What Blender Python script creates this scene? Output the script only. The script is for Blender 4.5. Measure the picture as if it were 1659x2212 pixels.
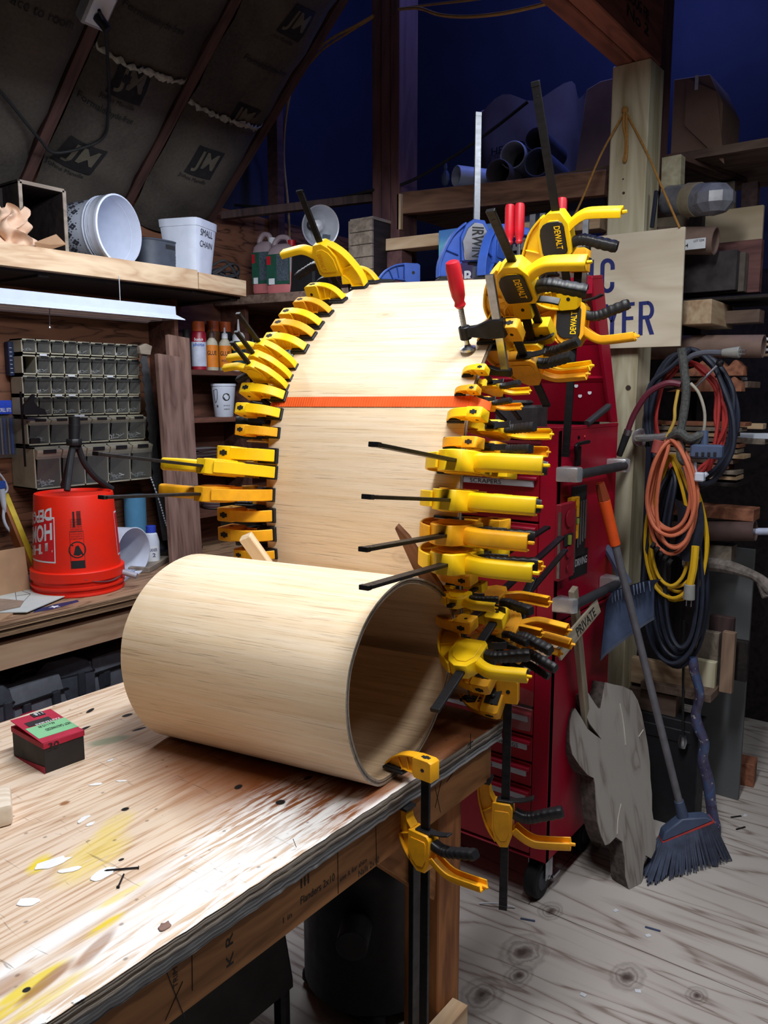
import bpy, bmesh, math, random
from mathutils import Vector as V, Matrix as M
random.seed(7)
PI = math.pi
C = bpy.context.scene.collection
for o in list(bpy.data.objects): bpy.data.objects.remove(o)

# ---------------------------------------------------------------- camera
EYE = V((0, 0, 1.62)); FPX = 1750.0; PITCH = math.radians(8.32); YAW = math.radians(36.8)
FH = V((math.cos(YAW), math.sin(YAW), 0)); RT = V((math.sin(YAW), -math.cos(YAW), 0))
FW = FH*math.cos(PITCH) - V((0, 0, 1))*math.sin(PITCH); UP = FH*math.sin(PITCH) + V((0, 0, 1))*math.cos(PITCH)
cam = bpy.data.cameras.new('camera'); camo = bpy.data.objects.new('camera', cam); C.objects.link(camo)
cam.sensor_fit = 'VERTICAL'; cam.sensor_height = 24; cam.lens = FPX/2212*24; cam.clip_start = .02
m = M.Identity(4)
for i in range(3): m[i][0] = RT[i]; m[i][1] = UP[i]; m[i][2] = -FW[i]; m[i][3] = EYE[i]
camo.matrix_world = m
SC = bpy.context.scene; SC.camera = camo
# ---------------------------------------------------------------- world, table lamp, added fills, exposure
w = bpy.data.worlds.new('world'); SC.world = w; w.use_nodes = True
w.node_tree.nodes['Background'].inputs[0].default_value = (.6, .68, 1, 1)
w.node_tree.nodes['Background'].inputs[1].default_value = .042
def area(name, loc, sx, sy, energy, col=(1, .97, .93), aim=(0, 0, -1), rz=0):
    l = bpy.data.lights.new(name, 'AREA'); l.shape = 'RECTANGLE'; l.size = sx; l.size_y = sy; l.energy = energy; l.color = col
    o = bpy.data.objects.new(name, l); C.objects.link(o); o.location = loc
    o.rotation_euler = V(aim).to_track_quat('-Z', 'Y').to_euler()
    if rz: o.rotation_euler.z += rz
    return o
area('shop_lamp_table', (1.0, .55, 2.72), 1.2, .16, 38, (.965, .985, 1))
area('bench_fill', (1.75, 1.95, 2.42), 1.2, .14, 17, (.88, .93, 1), aim=(.05, .35, -1))  # unseen fill added to brighten the bench and left wall
area('aisle_fill', (2.15, -.25, 2.74), 1.2, .16, 12, (.92, .96, 1))  # unseen fill added to brighten the floor and chest side at right
pl_ = bpy.data.lights.new('blue_haze_fill', 'POINT'); pl_.energy = 36; pl_.color = (.20, .29, 1); pl_.shadow_soft_size = .2  # unseen blue fill added to imitate flare haze around the gable
po = bpy.data.objects.new('blue_haze_fill', pl_); C.objects.link(po); po.location = (3.3, 1.35, 3.95)
SC.view_settings.view_transform = 'Standard'; SC.view_settings.look = 'None'; SC.view_settings.gamma = 1
SC.view_settings.use_curve_mapping = False; SC.view_settings.exposure = .25

# ---------------------------------------------------------------- places seen by the lens, put at a chosen plane
def ray(x, y): return FW + RT*((x-829.5)/FPX) - UP*((y-1106)/FPX)
def az(x, y, z): r = ray(x, y); return EYE + r*((z-EYE.z)/r.z)
def ax(x, y, X): r = ray(x, y); return EYE + r*(X/r.x)
def ay(x, y, Y): r = ray(x, y); return EYE + r*(Y/r.y)
def apl(x, y, p, n): r = ray(x, y); return EYE + r*((V(p)-EYE).dot(V(n))/r.dot(V(n)))
def prj(p):
    v = V(p)-EYE; d = v.dot(FW); return (829.5+FPX*v.dot(RT)/d, 1106-FPX*v.dot(UP)/d)
def ryr(x0, y0, x1, y1, Y):       # a rectangle standing in the plane Y: x0,x1,z0,z1
    ym = (y0+y1)/2; xm = (x0+x1)/2
    return ay(x0, ym, Y).x, ay(x1, ym, Y).x, ay(xm, y1, Y).z, ay(xm, y0, Y).z
def rxr(x0, y0, x1, y1, X):       # in the plane X: y left, y right, z0, z1
    ym = (y0+y1)/2; xm = (x0+x1)/2
    return ax(x0, ym, X).y, ax(x1, ym, X).y, ax(xm, y1, X).z, ax(xm, y0, X).z

# ---------------------------------------------------------------- materials
def S(r, g, b): 
    f = lambda c: (c/12.92 if c <= .04045 else ((c+.055)/1.055)**2.4)
    return (f(r/255), f(g/255), f(b/255), 1)
MC = {}
class N:
    def __init__(s, name):
        s.m = bpy.data.materials.new(name); s.m.use_nodes = True; s.t = s.m.node_tree; s.b = s.t.nodes['Principled BSDF']
    def n(s, typ, **k):
        x = s.t.nodes.new(typ)
        for a, v in k.items():
            if a.startswith('i_'): x.inputs[a[2:].replace('_', ' ')].default_value = v
            else: setattr(x, a, v)
        return x
    def l(s, a, b): s.t.links.new(a, b)
    def coords(s, sc, uv=False, loc=(0, 0, 0)):
        tc = s.n('ShaderNodeTexCoord'); mp = s.n('ShaderNodeMapping'); mp.inputs['Scale'].default_value = sc; mp.inputs['Location'].default_value = loc
        s.l(tc.outputs['UV' if uv else 'Object'], mp.inputs[0]); return mp.outputs[0]
    def noise(s, co, scale=1, detail=4, dist=0, rough=.55):
        x = s.n('ShaderNodeTexNoise', i_Scale=scale, i_Detail=detail, i_Distortion=dist, i_Roughness=rough); s.l(co, x.inputs['Vector']); return x.outputs['Fac']
    def math(s, op, a, b=None, c=None):
        x = s.n('ShaderNodeMath', operation=op)
        for i, q in enumerate((a, b, c)):
            if q is None: continue
            if isinstance(q, (int, float)): x.inputs[i].default_value = q
            else: s.l(q, x.inputs[i])
        return x.outputs[0]
    def ramp(s, f, st, interp='LINEAR'):
        x = s.n('ShaderNodeValToRGB'); r = x.color_ramp; r.interpolation = interp
        while len(r.elements) < len(st): r.elements.new(.5)
        for e, (p, c) in zip(r.elements, st): e.position = p; e.color = c if len(c) == 4 else (*c, 1)
        s.l(f, x.inputs[0]); return x.outputs[0]
    def mix(s, f, a, b, mode='MIX'):
        x = s.n('ShaderNodeMix', data_type='RGBA', blend_type=mode)
        for i, q in ((0, f), (6, a), (7, b)):
            if isinstance(q, (int, float)): x.inputs[i].default_value = q
            elif isinstance(q, tuple): x.inputs[i].default_value = q
            else: s.l(q, x.inputs[i])
        return x.outputs[2]
    def bump(s, h, st=.2, d=.002):
        x = s.n('ShaderNodeBump', i_Strength=st, i_Distance=d); s.l(h, x.inputs['Height']); s.l(x.outputs[0], s.b.inputs['Normal'])
    def fin(s, col=None, rough=.6, metal=0, spec=.5, **k):
        if col is not None:
            if isinstance(col, tuple): s.b.inputs['Base Color'].default_value = col
            else: s.l(col, s.b.inputs['Base Color'])
        if isinstance(rough, (int, float)): s.b.inputs['Roughness'].default_value = rough
        else: s.l(rough, s.b.inputs['Roughness'])
        s.b.inputs['Metallic'].default_value = metal; s.b.inputs['Specular IOR Level'].default_value = spec
        for a, v in k.items(): s.b.inputs[a.replace('_', ' ')].default_value = v
        return s.m
def g1(v): return (v, v, v, 1)
def plain(name, rgb, rough=.5, metal=0, var=.12, sc=25, spec=.5, bump=0, **k):
    if name in MC: return MC[name]
    n = N(name); co = n.coords((sc, sc, sc)); f = n.noise(co, 1, 4)
    c = S(*rgb); c2 = tuple(max(0, q*(1-var*2.2)) for q in c[:3])+(1,)
    col = n.ramp(f, [(.3, c2), (.65, c)])
    if bump: n.bump(f, bump, .002)
    r = n.ramp(f, [(.3, g1(min(1, rough+.12))), (.7, g1(rough))])
    MC[name] = n.fin(col, r, metal, spec, **k); return MC[name]
AXS = {'X': lambda a, b: (a, b, b), 'Y': lambda a, b: (b, a, b), 'Z': lambda a, b: (b, b, a)}
def wood(name, c1, c2, axis='X', along=2.2, across=38, rough=.7, knots=True, spec=.3, bump=.15):
    if name in MC: return MC[name]
    n = N(name); co = n.coords(AXS[axis](along, across)); co2 = n.coords(AXS[axis](along*.8, across*.25))
    rnd = n.n('ShaderNodeObjectInfo').outputs['Random']
    f1 = n.noise(co, 1, 5, .3); f2 = n.noise(co2, 1, 3, .6)
    f3 = n.math('FRACT', n.math('MULTIPLY', f2, 5.0)); f3 = n.math('PINGPONG', f3, .5)
    f = n.math('ADD', n.math('MULTIPLY', f1, .65), n.math('MULTIPLY', f3, .55))
    a, b = S(*c1), S(*c2); mid = tuple((x*.55+y*.45) for x, y in zip(a, b))
    col = n.ramp(f, [(.25, b), (.48, mid), (.72, a)])
    hs = n.n('ShaderNodeHueSaturation'); n.l(col, hs.inputs['Color']); n.l(n.math('MULTIPLY_ADD', rnd, .3, .85), hs.inputs['Value'])
    col = hs.outputs[0]
    if knots:
        vo = n.n('ShaderNodeTexVoronoi', i_Scale=1); n.l(n.coords(AXS[axis](2.2, 6)), vo.inputs['Vector'])
        k = n.ramp(vo.outputs['Distance'], [(.04, g1(1)), (.10, g1(0))]); col = n.mix(n.math('MULTIPLY', k, .75), col, tuple(q*.25 for q in b[:3])+(1,))
    n.bump(f, bump, .002)
    MC[name] = n.fin(col, rough, 0, spec); return MC[name]

YEL = plain('yellow_plastic', (255, 206, 8), .42, var=.05, sc=18)
YEL2 = plain('worn_yellow_plastic', (250, 176, 12), .5, var=.10, sc=30)
BLK = plain('black_plastic', (26, 26, 30), .45, var=.2)
RUB = plain('black_rubber', (20, 20, 24), .7, var=.2)
BSTEEL = plain('blackened_steel', (38, 38, 42), .38, .6, var=.25, sc=40)
STEEL = plain('bright_steel', (190, 195, 205), .28, 1, var=.15, sc=40)
CHROME = plain('chrome', (225, 228, 234), .22, .75, var=.04)
ALU = plain('spun_aluminium', (214, 218, 226), .32, .55, var=.08)
BLUE = plain('blue_plastic', (40, 82, 175), .5, var=.12)
REDM = plain('red_enamel', (168, 4, 44), .3, var=.08, sc=6)
REDP = plain('red_plastic', (200, 20, 40), .4, var=.1)
WHT = plain('white_plastic', (205, 212, 228), .45, var=.04)
OFFW = plain('white_print', (225, 228, 235), .6, var=.06)
PAPER = plain('grey_paper', (190, 194, 190), .85, var=.05, sc=8)
KRAFT = plain('kraft_paper', (176, 140, 108), .85, var=.12, sc=8)
CARD = plain('cardboard', (140, 110, 94), .9, var=.1, sc=8)
INK = plain('black_ink', (22, 22, 26), .7, var=.1)
NAVY = plain('navy_paint', (22, 34, 110), .6, var=.08)
GREYP = plain('dark_grey_plastic', (62, 68, 80), .55, var=.12)
SLATE = plain('slate_blue_plastic', (74, 88, 118), .5, var=.12)
ORANGE = plain('orange_plastic', (240, 88, 24), .5, var=.08)
PINE = wood('pine', (210, 186, 154), (170, 136, 104))
PINEY = wood('pine_across', (214, 186, 150), (170, 132, 96), 'Y')
PINEZ = wood('pale_pine_upright', (212, 206, 180), (168, 156, 124), 'Z', 1.4, 30)
FIR = wood('fir', (196, 138, 84), (140, 88, 48), 'X')
FIRZ = wood('fir_upright', (184, 122, 74), (112, 66, 36), 'Z', 1.6, 40)
OLDZ = wood('old_timber_upright', (84, 64, 62), (50, 36, 38), 'Z', 1.5, 30)
OLDX = wood('old_timber', (120, 92, 80), (66, 48, 46), 'X')
OLDY = wood('old_timber_across', (124, 104, 92), (84, 66, 58), 'Y')
WALN = wood('brown_hardwood', (150, 120, 108), (92, 66, 58), 'X', 2, 40)
REDWD = wood('reddish_lumber', (158, 104, 78), (110, 66, 50), 'X')
GREYW = wood('weathered_board', (150, 138, 124), (104, 92, 82), 'X')
DARKW = wood('dark_stained_wood', (48, 40, 40), (24, 19, 20), 'X', knots=False)

# ---------------------------------------------------------------- mesh helpers
def rot_to(d):      # matrix whose Z axis is d
    return V(d).to_track_quat('Z', 'Y').to_matrix().to_4x4()
def FR(o, x, z):    # frame from origin, x axis, approximate z axis
    x = V(x).normalized(); z = V(z); y = z.cross(x).normalized(); z = x.cross(y).normalized(); m = M.Identity(4)
    for i in range(3): m[i][0] = x[i]; m[i][1] = y[i]; m[i][2] = z[i]; m[i][3] = o[i]
    return m
def smooth_path(pts, n=5, closed=False):
    p = [V(q) for q in pts]; out = []; k = len(p)
    for i in range(k if closed else k-1):
        a, b, c, d = (p[(i-1) % k], p[i], p[(i+1) % k], p[(i+2) % k]) if closed else (p[max(0, i-1)], p[i], p[i+1], p[min(k-1, i+2)])
        for j in range(n):
            t = j/n; out.append(.5*((2*b)+(c-a)*t+(2*a-5*b+4*c-d)*t*t+(3*b-a-3*c+d)*t**3))
    if not closed: out.append(p[-1])
    return out
class MB:
    def __init__(s): s.v = []; s.f = []; s.m = []
    def add(s, vs, fs, mi=0, T=None):
        n = len(s.v); s.v += [tuple(T @ V(v)) if T is not None else tuple(v) for v in vs]
        s.f += [[i+n for i in f] for f in fs]; s.m += [mi]*len(fs); return s
    def box(s, c, d, T=None, mi=0, tx=1, ty=1):    # tx, ty taper the +z end
        x, y, z = (q/2 for q in d); vs = []
        for k in (-1, 1):
            a, b = (1, 1) if k < 0 else (tx, ty)
            vs += [(c[0]+i*x*a, c[1]+j*y*b, c[2]+k*z) for i, j in ((-1, -1), (1, -1), (1, 1), (-1, 1))]
        return s.add(vs, [(0, 3, 2, 1), (4, 5, 6, 7), (0, 1, 5, 4), (1, 2, 6, 5), (2, 3, 7, 6), (3, 0, 4, 7)], mi, T)
    def prism(s, poly, a, b, pl='xz', T=None, mi=0, inset=None):
        k = len(poly); f = {'xz': lambda p, h: (p[0], h, p[1]), 'xy': lambda p, h: (p[0], p[1], h), 'yz': lambda p, h: (h, p[0], p[1])}[pl]
        vs = [f(p, a) for p in poly]+[f(p, b) for p in poly]
        return s.add(vs, [list(range(k))[::-1], [i+k for i in range(k)]]+[(i, (i+1) % k, (i+1) % k+k, i+k) for i in range(k)], mi, T)
    def cyl(s, p0, p1, r0, r1=None, n=12, mi=0, cap=True):
        r1 = r0 if r1 is None else r1; p0, p1 = V(p0), V(p1); R = rot_to(p1-p0).to_3x3(); vs = []
        for p, r in ((p0, r0), (p1, r1)):
            vs += [p+R @ V((r*math.cos(2*PI*i/n), r*math.sin(2*PI*i/n), 0)) for i in range(n)]
        fs = [(i, (i+1) % n, (i+1) % n+n, i+n) for i in range(n)]
        if cap: fs += [list(range(n))[::-1], [i+n for i in range(n)]]
        return s.add(vs, fs, mi)
    def lathe(s, prof, n=24, T=None, mi=0, sq=None):     # prof (r,z); sq turns rings into rounded squares
        vs = []; k = len(prof)
        for r, z in prof:
            for i in range(n):
                a = 2*PI*i/n; c, d = math.cos(a), math.sin(a)
                if sq:
                    q = (abs(c)**sq+abs(d)**sq)**(-1/sq); c *= q; d *= q
                vs.append((r*c, r*d, z))
        fs = [(j*n+i, j*n+(i+1) % n, (j+1)*n+(i+1) % n, (j+1)*n+i) for j in range(k-1) for i in range(n)]
        if prof[0][0] > 1e-6: fs.append(list(range(n))[::-1])
        if prof[-1][0] > 1e-6: fs.append([(k-1)*n+i for i in range(n)])
        return s.add(vs, fs, mi, T)
    def open_lathe(s, prof, n=24, T=None, mi=0, sq=None):
        k0 = len(s.f); s.lathe(prof, n, T, mi, sq)
        while len(s.f[-1]) == n and n > 4: s.f.pop(); s.m.pop()
        return s
    def tube(s, pts, r, n=8, sm=5, closed=False, mi=0, rf=None):
        p = smooth_path(pts, sm, closed) if sm else [V(q) for q in pts]; k = len(p); vs = []
        t0 = (p[1]-p[0]).normalized(); up = V((0, 0, 1)) if abs(t0.z) < .9 else V((1, 0, 0)); u = (up-t0*up.dot(t0)).normalized()
        for i in range(k):
            a = p[(i-1) % k] if (closed or i) else p[0]; b = p[(i+1) % k] if (closed or i < k-1) else p[-1]
            t = (b-a); t = t.normalized() if t.length > 1e-9 else t0; u = u-t*u.dot(t)
            u = u.normalized() if u.length > 1e-6 else V((1, 0, 0)); w_ = t.cross(u)
            rr = (rf(i/(k-1)) if rf else 1)*r
            vs += [p[i]+(u*math.cos(2*PI*j/n)+w_*math.sin(2*PI*j/n))*rr for j in range(n)]
        fs = [(i*n+j, i*n+(j+1) % n, ((i+1) % k)*n+(j+1) % n, ((i+1) % k)*n+j) for i in range(k if closed else k-1) for j in range(n)]
        if not closed: fs += [list(range(n))[::-1], [(k-1)*n+j for j in range(n)]]
        return s.add(vs, fs, mi)
    def sweep(s, path, prof, sm=4, mi=0, sc=None, T=None):   # path of (x,z); prof of (y, offset)
        p = [V((q[0], 0, q[1])) for q in path]; p = smooth_path(p, sm) if sm else p; k = len(p); n = len(prof); vs = []
        for i in range(k):
            t = (p[min(k-1, i+1)]-p[max(0, i-1)]).normalized(); nn = V((-t.z, 0, t.x)); q = sc(i/(k-1)) if sc else 1
            vs += [p[i]+V((0, 1, 0))*a*q+nn*b*q for a, b in prof]
        fs = [(i*n+j, i*n+(j+1) % n, (i+1)*n+(j+1) % n, (i+1)*n+j) for i in range(k-1) for j in range(n)]
        return s.add(vs, fs+[list(range(n))[::-1], [(k-1)*n+j for j in range(n)]], mi, T)
    def sphere(s, c, r, n=12, sq=(1, 1, 1), mi=0, T=None):
        m_ = n//2; vs = [(c[0], c[1], c[2]-r*sq[2])]
        for j in range(1, m_):
            a = -PI/2+PI*j/m_; vs += [(c[0]+r*sq[0]*math.cos(a)*math.cos(2*PI*i/n), c[1]+r*sq[1]*math.cos(a)*math.sin(2*PI*i/n), c[2]+r*sq[2]*math.sin(a)) for i in range(n)]
        vs.append((c[0], c[1], c[2]+r*sq[2])); e = len(vs)-1
        fs = [(0, 1+(i+1) % n, 1+i) for i in range(n)]+[(e, e-n+i, e-n+(i+1) % n) for i in range(n)]
        fs += [(1+j*n+i, 1+j*n+(i+1) % n, 1+(j+1)*n+(i+1) % n, 1+(j+1)*n+i) for j in range(m_-2) for i in range(n)]
        return s.add(vs, fs, mi, T)
    def grid(s, fn, nu, nv, mi=0):
        vs = [fn(i/nu, j/nv) for i in range(nu+1) for j in range(nv+1)]
        return s.add(vs, [(i*(nv+1)+j, i*(nv+1)+j+1, (i+1)*(nv+1)+j+1, (i+1)*(nv+1)+j) for i in range(nu) for j in range(nv)], mi)
    def mesh(s, name, mats, bevel=0, ang=35, seg=1, recalc=True):
        me = bpy.data.meshes.new(name); bm = bmesh.new(); vs = [bm.verts.new(v) for v in s.v]
        for f, mi in zip(s.f, s.m):
            try: q = bm.faces.new([vs[i] for i in f]); q.material_index = mi; q.smooth = True
            except ValueError: pass
        if recalc: bmesh.ops.recalc_face_normals(bm, faces=bm.faces)
        lim = math.radians(ang)
        if bevel:
            es = [e for e in bm.edges if len(e.link_faces) == 2 and e.calc_face_angle(0) > lim]
            try: bmesh.ops.bevel(bm, geom=es, offset=bevel, segments=seg, affect='EDGES', clamp_overlap=True, profile=.6)
            except Exception: pass
        for e in bm.edges:
            if len(e.link_faces) == 2 and e.calc_face_angle(0) > lim: e.smooth = False
        bm.to_mesh(me); bm.free()
        for q in (mats if isinstance(mats, (list, tuple)) else [mats]): me.materials.append(q)
        return me
    def build(s, name, mats, parent=None, mw=None, bevel=0, ang=35, seg=1, label=None, cat=None, group=None, kind=None, recalc=True):
        return link(name, s.mesh(name, mats, bevel, ang, seg, recalc), parent, mw, label, cat, group, kind)
def W(o):
    m = o.matrix_basis.copy()
    while o.parent: o = o.parent; m = o.matrix_basis @ m
    return m
def props(o, label=None, cat=None, group=None, kind=None):
    if label: o['label'] = label
    if cat: o['category'] = cat
    if group: o['group'] = group
    if kind: o['kind'] = kind
    return o
def link(name, me, parent=None, mw=None, label=None, cat=None, group=None, kind=None):
    o = bpy.data.objects.new(name, me); C.objects.link(o)
    if parent:
        o.parent = parent
        if mw is not None: o.matrix_basis = W(parent).inverted() @ mw
    elif mw is not None: o.matrix_basis = mw
    return props(o, label, cat, group, kind)
def tr(x, y, z): return M.Translation((x, y, z))
def rz(a): return M.Rotation(math.radians(a), 4, 'Z')
def rx(a): return M.Rotation(math.radians(a), 4, 'X')
def ry(a): return M.Rotation(math.radians(a), 4, 'Y')
def thing(name, label, cat, mw, group=None, kind=None):
    if not isinstance(mw, M): mw = tr(*mw)
    return link(name, None, None, mw, label, cat, group, kind)
def board(name, p0, p1, wd, th, mt, label=None, cat=None, up=(0, 0, 1), parent=None, bevel=.0015, group=None, kind=None):
    """a board whose length runs p0-p1, width wd across, thickness th along up"""
    p0, p1 = V(p0), V(p1)
    return MB().box((0, 0, 0), ((p1-p0).length, wd, th)).build(name, mt, parent, FR((p0+p1)/2, p1-p0, up), bevel, label=label, cat=cat, group=group, kind=kind)
TX = {}
def text2d(s, bold=0, res=3):
    k = (s, bold)
    if k not in TX:
        cu = bpy.data.curves.new('letters', 'FONT'); cu.body = s; cu.size = 1; cu.offset = bold; cu.resolution_u = res
        o = bpy.data.objects.new('letters', cu); C.objects.link(o); dg = bpy.context.evaluated_depsgraph_get(); dg.update()
        me = bpy.data.meshes.new_from_object(o.evaluated_get(dg)); vs = [v.co.copy() for v in me.vertices]; fs = [list(p.vertices) for p in me.polygons]
        bpy.data.objects.remove(o); bpy.data.meshes.remove(me)
        if vs:
            x0 = min(v.x for v in vs); x1 = max(v.x for v in vs); y0 = min(v.y for v in vs); y1 = max(v.y for v in vs)
            vs = [((v.x-x0)/(x1-x0), (v.y-y0)/(y1-y0)) for v in vs]
        TX[k] = (vs, fs)
    return TX[k]
def letters(s, fn, mt, parent, bold=.012, name='lettering', label=None):
    """lettering whose unit box (u,v) is laid on a surface by fn"""
    vs, fs = text2d(s, bold); b = MB(); b.add([fn(u, v) for u, v in vs], fs)
    return b.build(name, mt, parent, recalc=False, label=label)
def flat(o, u, v): o, u, v = V(o), V(u), V(v); return lambda a, b: o+u*a+v*b
# ================================================================ the setting
def ply_contour(name, c1, c2, axis, seam=None, freq=11, sc=(1.1, 7), rough=.65, extra=None):
    """rotary-cut plywood face: contour grain lines"""
    n = N(name); a, b = sc
    co = n.coords(AXS[axis](a, b)); f = n.noise(co, 1, 3, .35); g = n.math('PINGPONG', n.math('MULTIPLY', f, freq), .5)
    fine = n.noise(n.coords(AXS[axis](6, 120)), 1, 4)
    h = n.math('ADD', n.math('MULTIPLY', g, 1.3), n.math('MULTIPLY', fine, .45))
    A, B = S(*c1), S(*c2); mid = tuple(x*.7+y*.3 for x, y in zip(A, B))
    col = n.ramp(h, [(.22, B), (.36, mid), (.6, A)])
    pat = n.noise(n.coords((1.6, 1.6, 1.6)), 1, 3); col = n.mix(n.ramp(pat, [(.4, g1(0)), (.75, g1(.35))]), col, B)
    if extra: col = extra(n, col)
    n.bump(h, .25, .0015); return n.fin(col, rough, 0, .3)
def knots_at(n, col, spots, dark, z=None):
    co = n.n('ShaderNodeTexCoord').outputs['Object']
    for (x, y, r, st) in spots:
        mp = n.n('ShaderNodeMapping'); mp.inputs['Location'].default_value = (-x/(r*st), -y/r, 0); mp.inputs['Scale'].default_value = (1/(r*st), 1/r, 0); n.l(co, mp.inputs[0])
        ln = n.n('ShaderNodeVectorMath', operation='LENGTH'); n.l(mp.outputs[0], ln.inputs[0])
        d = n.math('ADD', ln.outputs['Value'], n.math('MULTIPLY_ADD', n.noise(n.coords((30, 30, 30)), 1, 3), .5, -.25))
        ring = n.ramp(d, [(.10, g1(.95)), (.3, g1(.6)), (.42, g1(.15)), (.55, g1(.5)), (.66, g1(.1)), (.85, g1(.3)), (1, g1(0))]); col = n.mix(ring, col, S(*dark))
    return col
kn = []
for q in ((1355, 2110, .05), (1130, 2057, .07), (1120, 2108, .04), (1040, 2150, .06), (1190, 1968, .04), (1505, 2150, .03)):
    p_ = az(q[0], q[1], 0); kn.append((p_.x, p_.y, q[2], 1.4))
FLOORM = ply_contour('floor_plywood', (200, 192, 186), (144, 128, 120), 'Y', freq=10, sc=(.55, 5), extra=lambda n, c: knots_at(n, c, kn, (74, 58, 54)))
floor = MB().box((2.2, .3, -.05), (7.6, 6.4, .06)).build('floor', DARKW, kind='structure')
sh = MB()
for i in range(-1, 4):
    for j in range(-3, 3):
        x0, x1 = 2.19+(j-1)*1.22, 2.19+j*1.22; y0, y1 = -2.6+i*2.44+(1.22 if j % 2 else 0), -2.6+(i+1)*2.44+(1.22 if j % 2 else 0)
        x0, x1, y0, y1 = max(-1.6, x0), min(6, x1), max(-2.9, y0), min(3.05, y1)
        if x1-x0 > .05 and y1-y0 > .05:
            MB().box(((x0+x1)/2, (y0+y1)/2, -.009), (x1-x0-.003, y1-y0-.003, .018)).build('plywood_panel', FLOORM, floor)
LWM = ply_contour('wall_plywood', (132, 88, 66), (66, 40, 30), 'X', freq=9, sc=(1.3, 9))
wl = MB().box((2.2, 3.075, 1.25), (7.6, .05, 2.5)).build('wall_left', LWM, kind='structure')
HAZEW = plain('haze_blue_wall', (34, 38, 64), .8, var=.15, sc=2)  # blue flare haze put into the wall colour
MB().box((3.5, 3.22, 3.6), (1.66, .06, 2.7)).build('wall_left.001', HAZEW, kind='structure'); MB().box((3.5, 1.9, 4.72), (1.66, 2.7, .06)).build('ceiling.002', HAZEW, kind='structure')
MB().box((4.25, 1.9, 1.1), (.06, 2.7, 2.2)).build('wall_back.002', DARKW, kind='structure')
wb = MB().box((4.25, 1.9, 3.7), (.06, 2.7, 3.0)).build('wall_back', HAZEW, kind='structure')
MB().box((5.9, -.9, 2.2), (.06, 4.0, 4.4)).build('wall_back.001', DARKW, kind='structure')
MB().box((2.2, -3.0, 2.2), (7.6, .06, 4.4)).build('wall_right', DARKW, kind='structure')
MB().box((-1.6, 0, 2.2), (.06, 6.1, 4.4)).build('wall_front', DARKW, kind='structure')
# roof: slope rising from the left wall plate, with rafters and paper-faced insulation between them
RS = .90; RZ0 = 2.40; RY0 = 3.05
def roof(x, d, h): # d along the slope from the eave, h towards the room
    L = math.hypot(1, RS); return V((x, RY0-d/L - h*RS/L, RZ0+d*RS/L - h/L))
deck = MB(); deck.add([roof(x, d, h) for x in (-1.6, 2.70) for d in (-.15, 3.3) for h in (-.16, -.13)], [(0, 1, 3, 2), (4, 6, 7, 5), (0, 4, 5, 1), (2, 3, 7, 6), (0, 2, 6, 4), (1, 5, 7, 3)])
ceil = deck.build('ceiling', DARKW, kind='structure')
RIDGE = roof(0, 3.3, -.15)
MB().add([(x, y, z) for x in (-1.6, 6) for (y, z) in ((RIDGE.y, RIDGE.z), (-3, RIDGE.z-1.6), (RIDGE.y, RIDGE.z+.04), (-3, RIDGE.z-1.56))], [(0, 1, 3, 2), (4, 6, 7, 5), (0, 4, 5, 1), (2, 3, 7, 6), (0, 2, 6, 4), (1, 5, 7, 3)]).build('ceiling.001', DARKW, kind='structure')
RAFM = wood('rafter_timber', (92, 66, 60), (52, 36, 36), 'X', knots=False)
raf = [.92, 1.34, 1.765, 2.22, 2.67]
for x in raf:
    board('rafter', roof(x, -.05, -.06), roof(x, 3.2, -.06), .042, .15, RAFM, up=roof(0, 0, 1)-roof(0, 0, 0), parent=ceil)
def batt_mat():
    n = N('insulation_paper'); f = n.noise(n.coords((3, 3, 3)), 1, 5, .4); g = n.noise(n.coords((90, 90, 90)), 1, 3)
    col = n.ramp(n.math('ADD', n.math('MULTIPLY', f, .7), n.math('MULTIPLY', g, .3)), [(.3, S(54, 50, 48)), (.7, S(88, 81, 74))])
    n.bump(f, .6, .02); return n.fin(col, .9, 0, .2)
BATT = batt_mat(); FGL = plain('fibreglass_fluff', (165, 162, 150), .95, var=.25, sc=60)
def batt(x0, x1, d0, d1, b=.075):
    def fn(u, v):
        x = x0+(x1-x0)*u; d = d0+(d1-d0)*v
        h = .008+b*(1-(2*u-1)**4)*(.72+.28*math.sin(PI*v)) + .010*math.sin(d*9+x*5)*math.sin(u*PI)+.008*math.sin(d*23+u*6)*(1 if v < .35 else .3)
        if v > .92: h -= (v-.92)*.15
        return roof(x, d, h)
    b_ = MB().grid(fn, 10, 26); b_.build('insulation_batt', BATT, ceil, recalc=False); return fn
seam = {1: 1.0, 2: .62, 3: .55, 4: .42, 0: .8, 5: .5}
BF = {}
for i in range(len(raf)-1):
    a, b = raf[i]+.03, raf[i+1]-.03; s = seam[i]
    BF[i, 0] = batt(a, b, -.03, s, .085); BF[i, 1] = batt(a, b, s-.02, 2.9, .07)
    rr_ = random.Random(i); jj = [(rr_.uniform(-.006, .006), rr_.uniform(.004, .016)) for _ in range(41)]
    MB().grid(lambda u, v: V(BF[i, 0](u, 1))+V((0, -.006-.006*math.sin(PI*v), -.010))+(roof(0, jj[int(u*40+.5)][0]+(v-.5)*2*jj[int(u*40+.5)][1], 0)-roof(0, 0, 0)), 40, 4).build('torn_fibreglass_edge', FGL, ceil, recalc=False)
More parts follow.
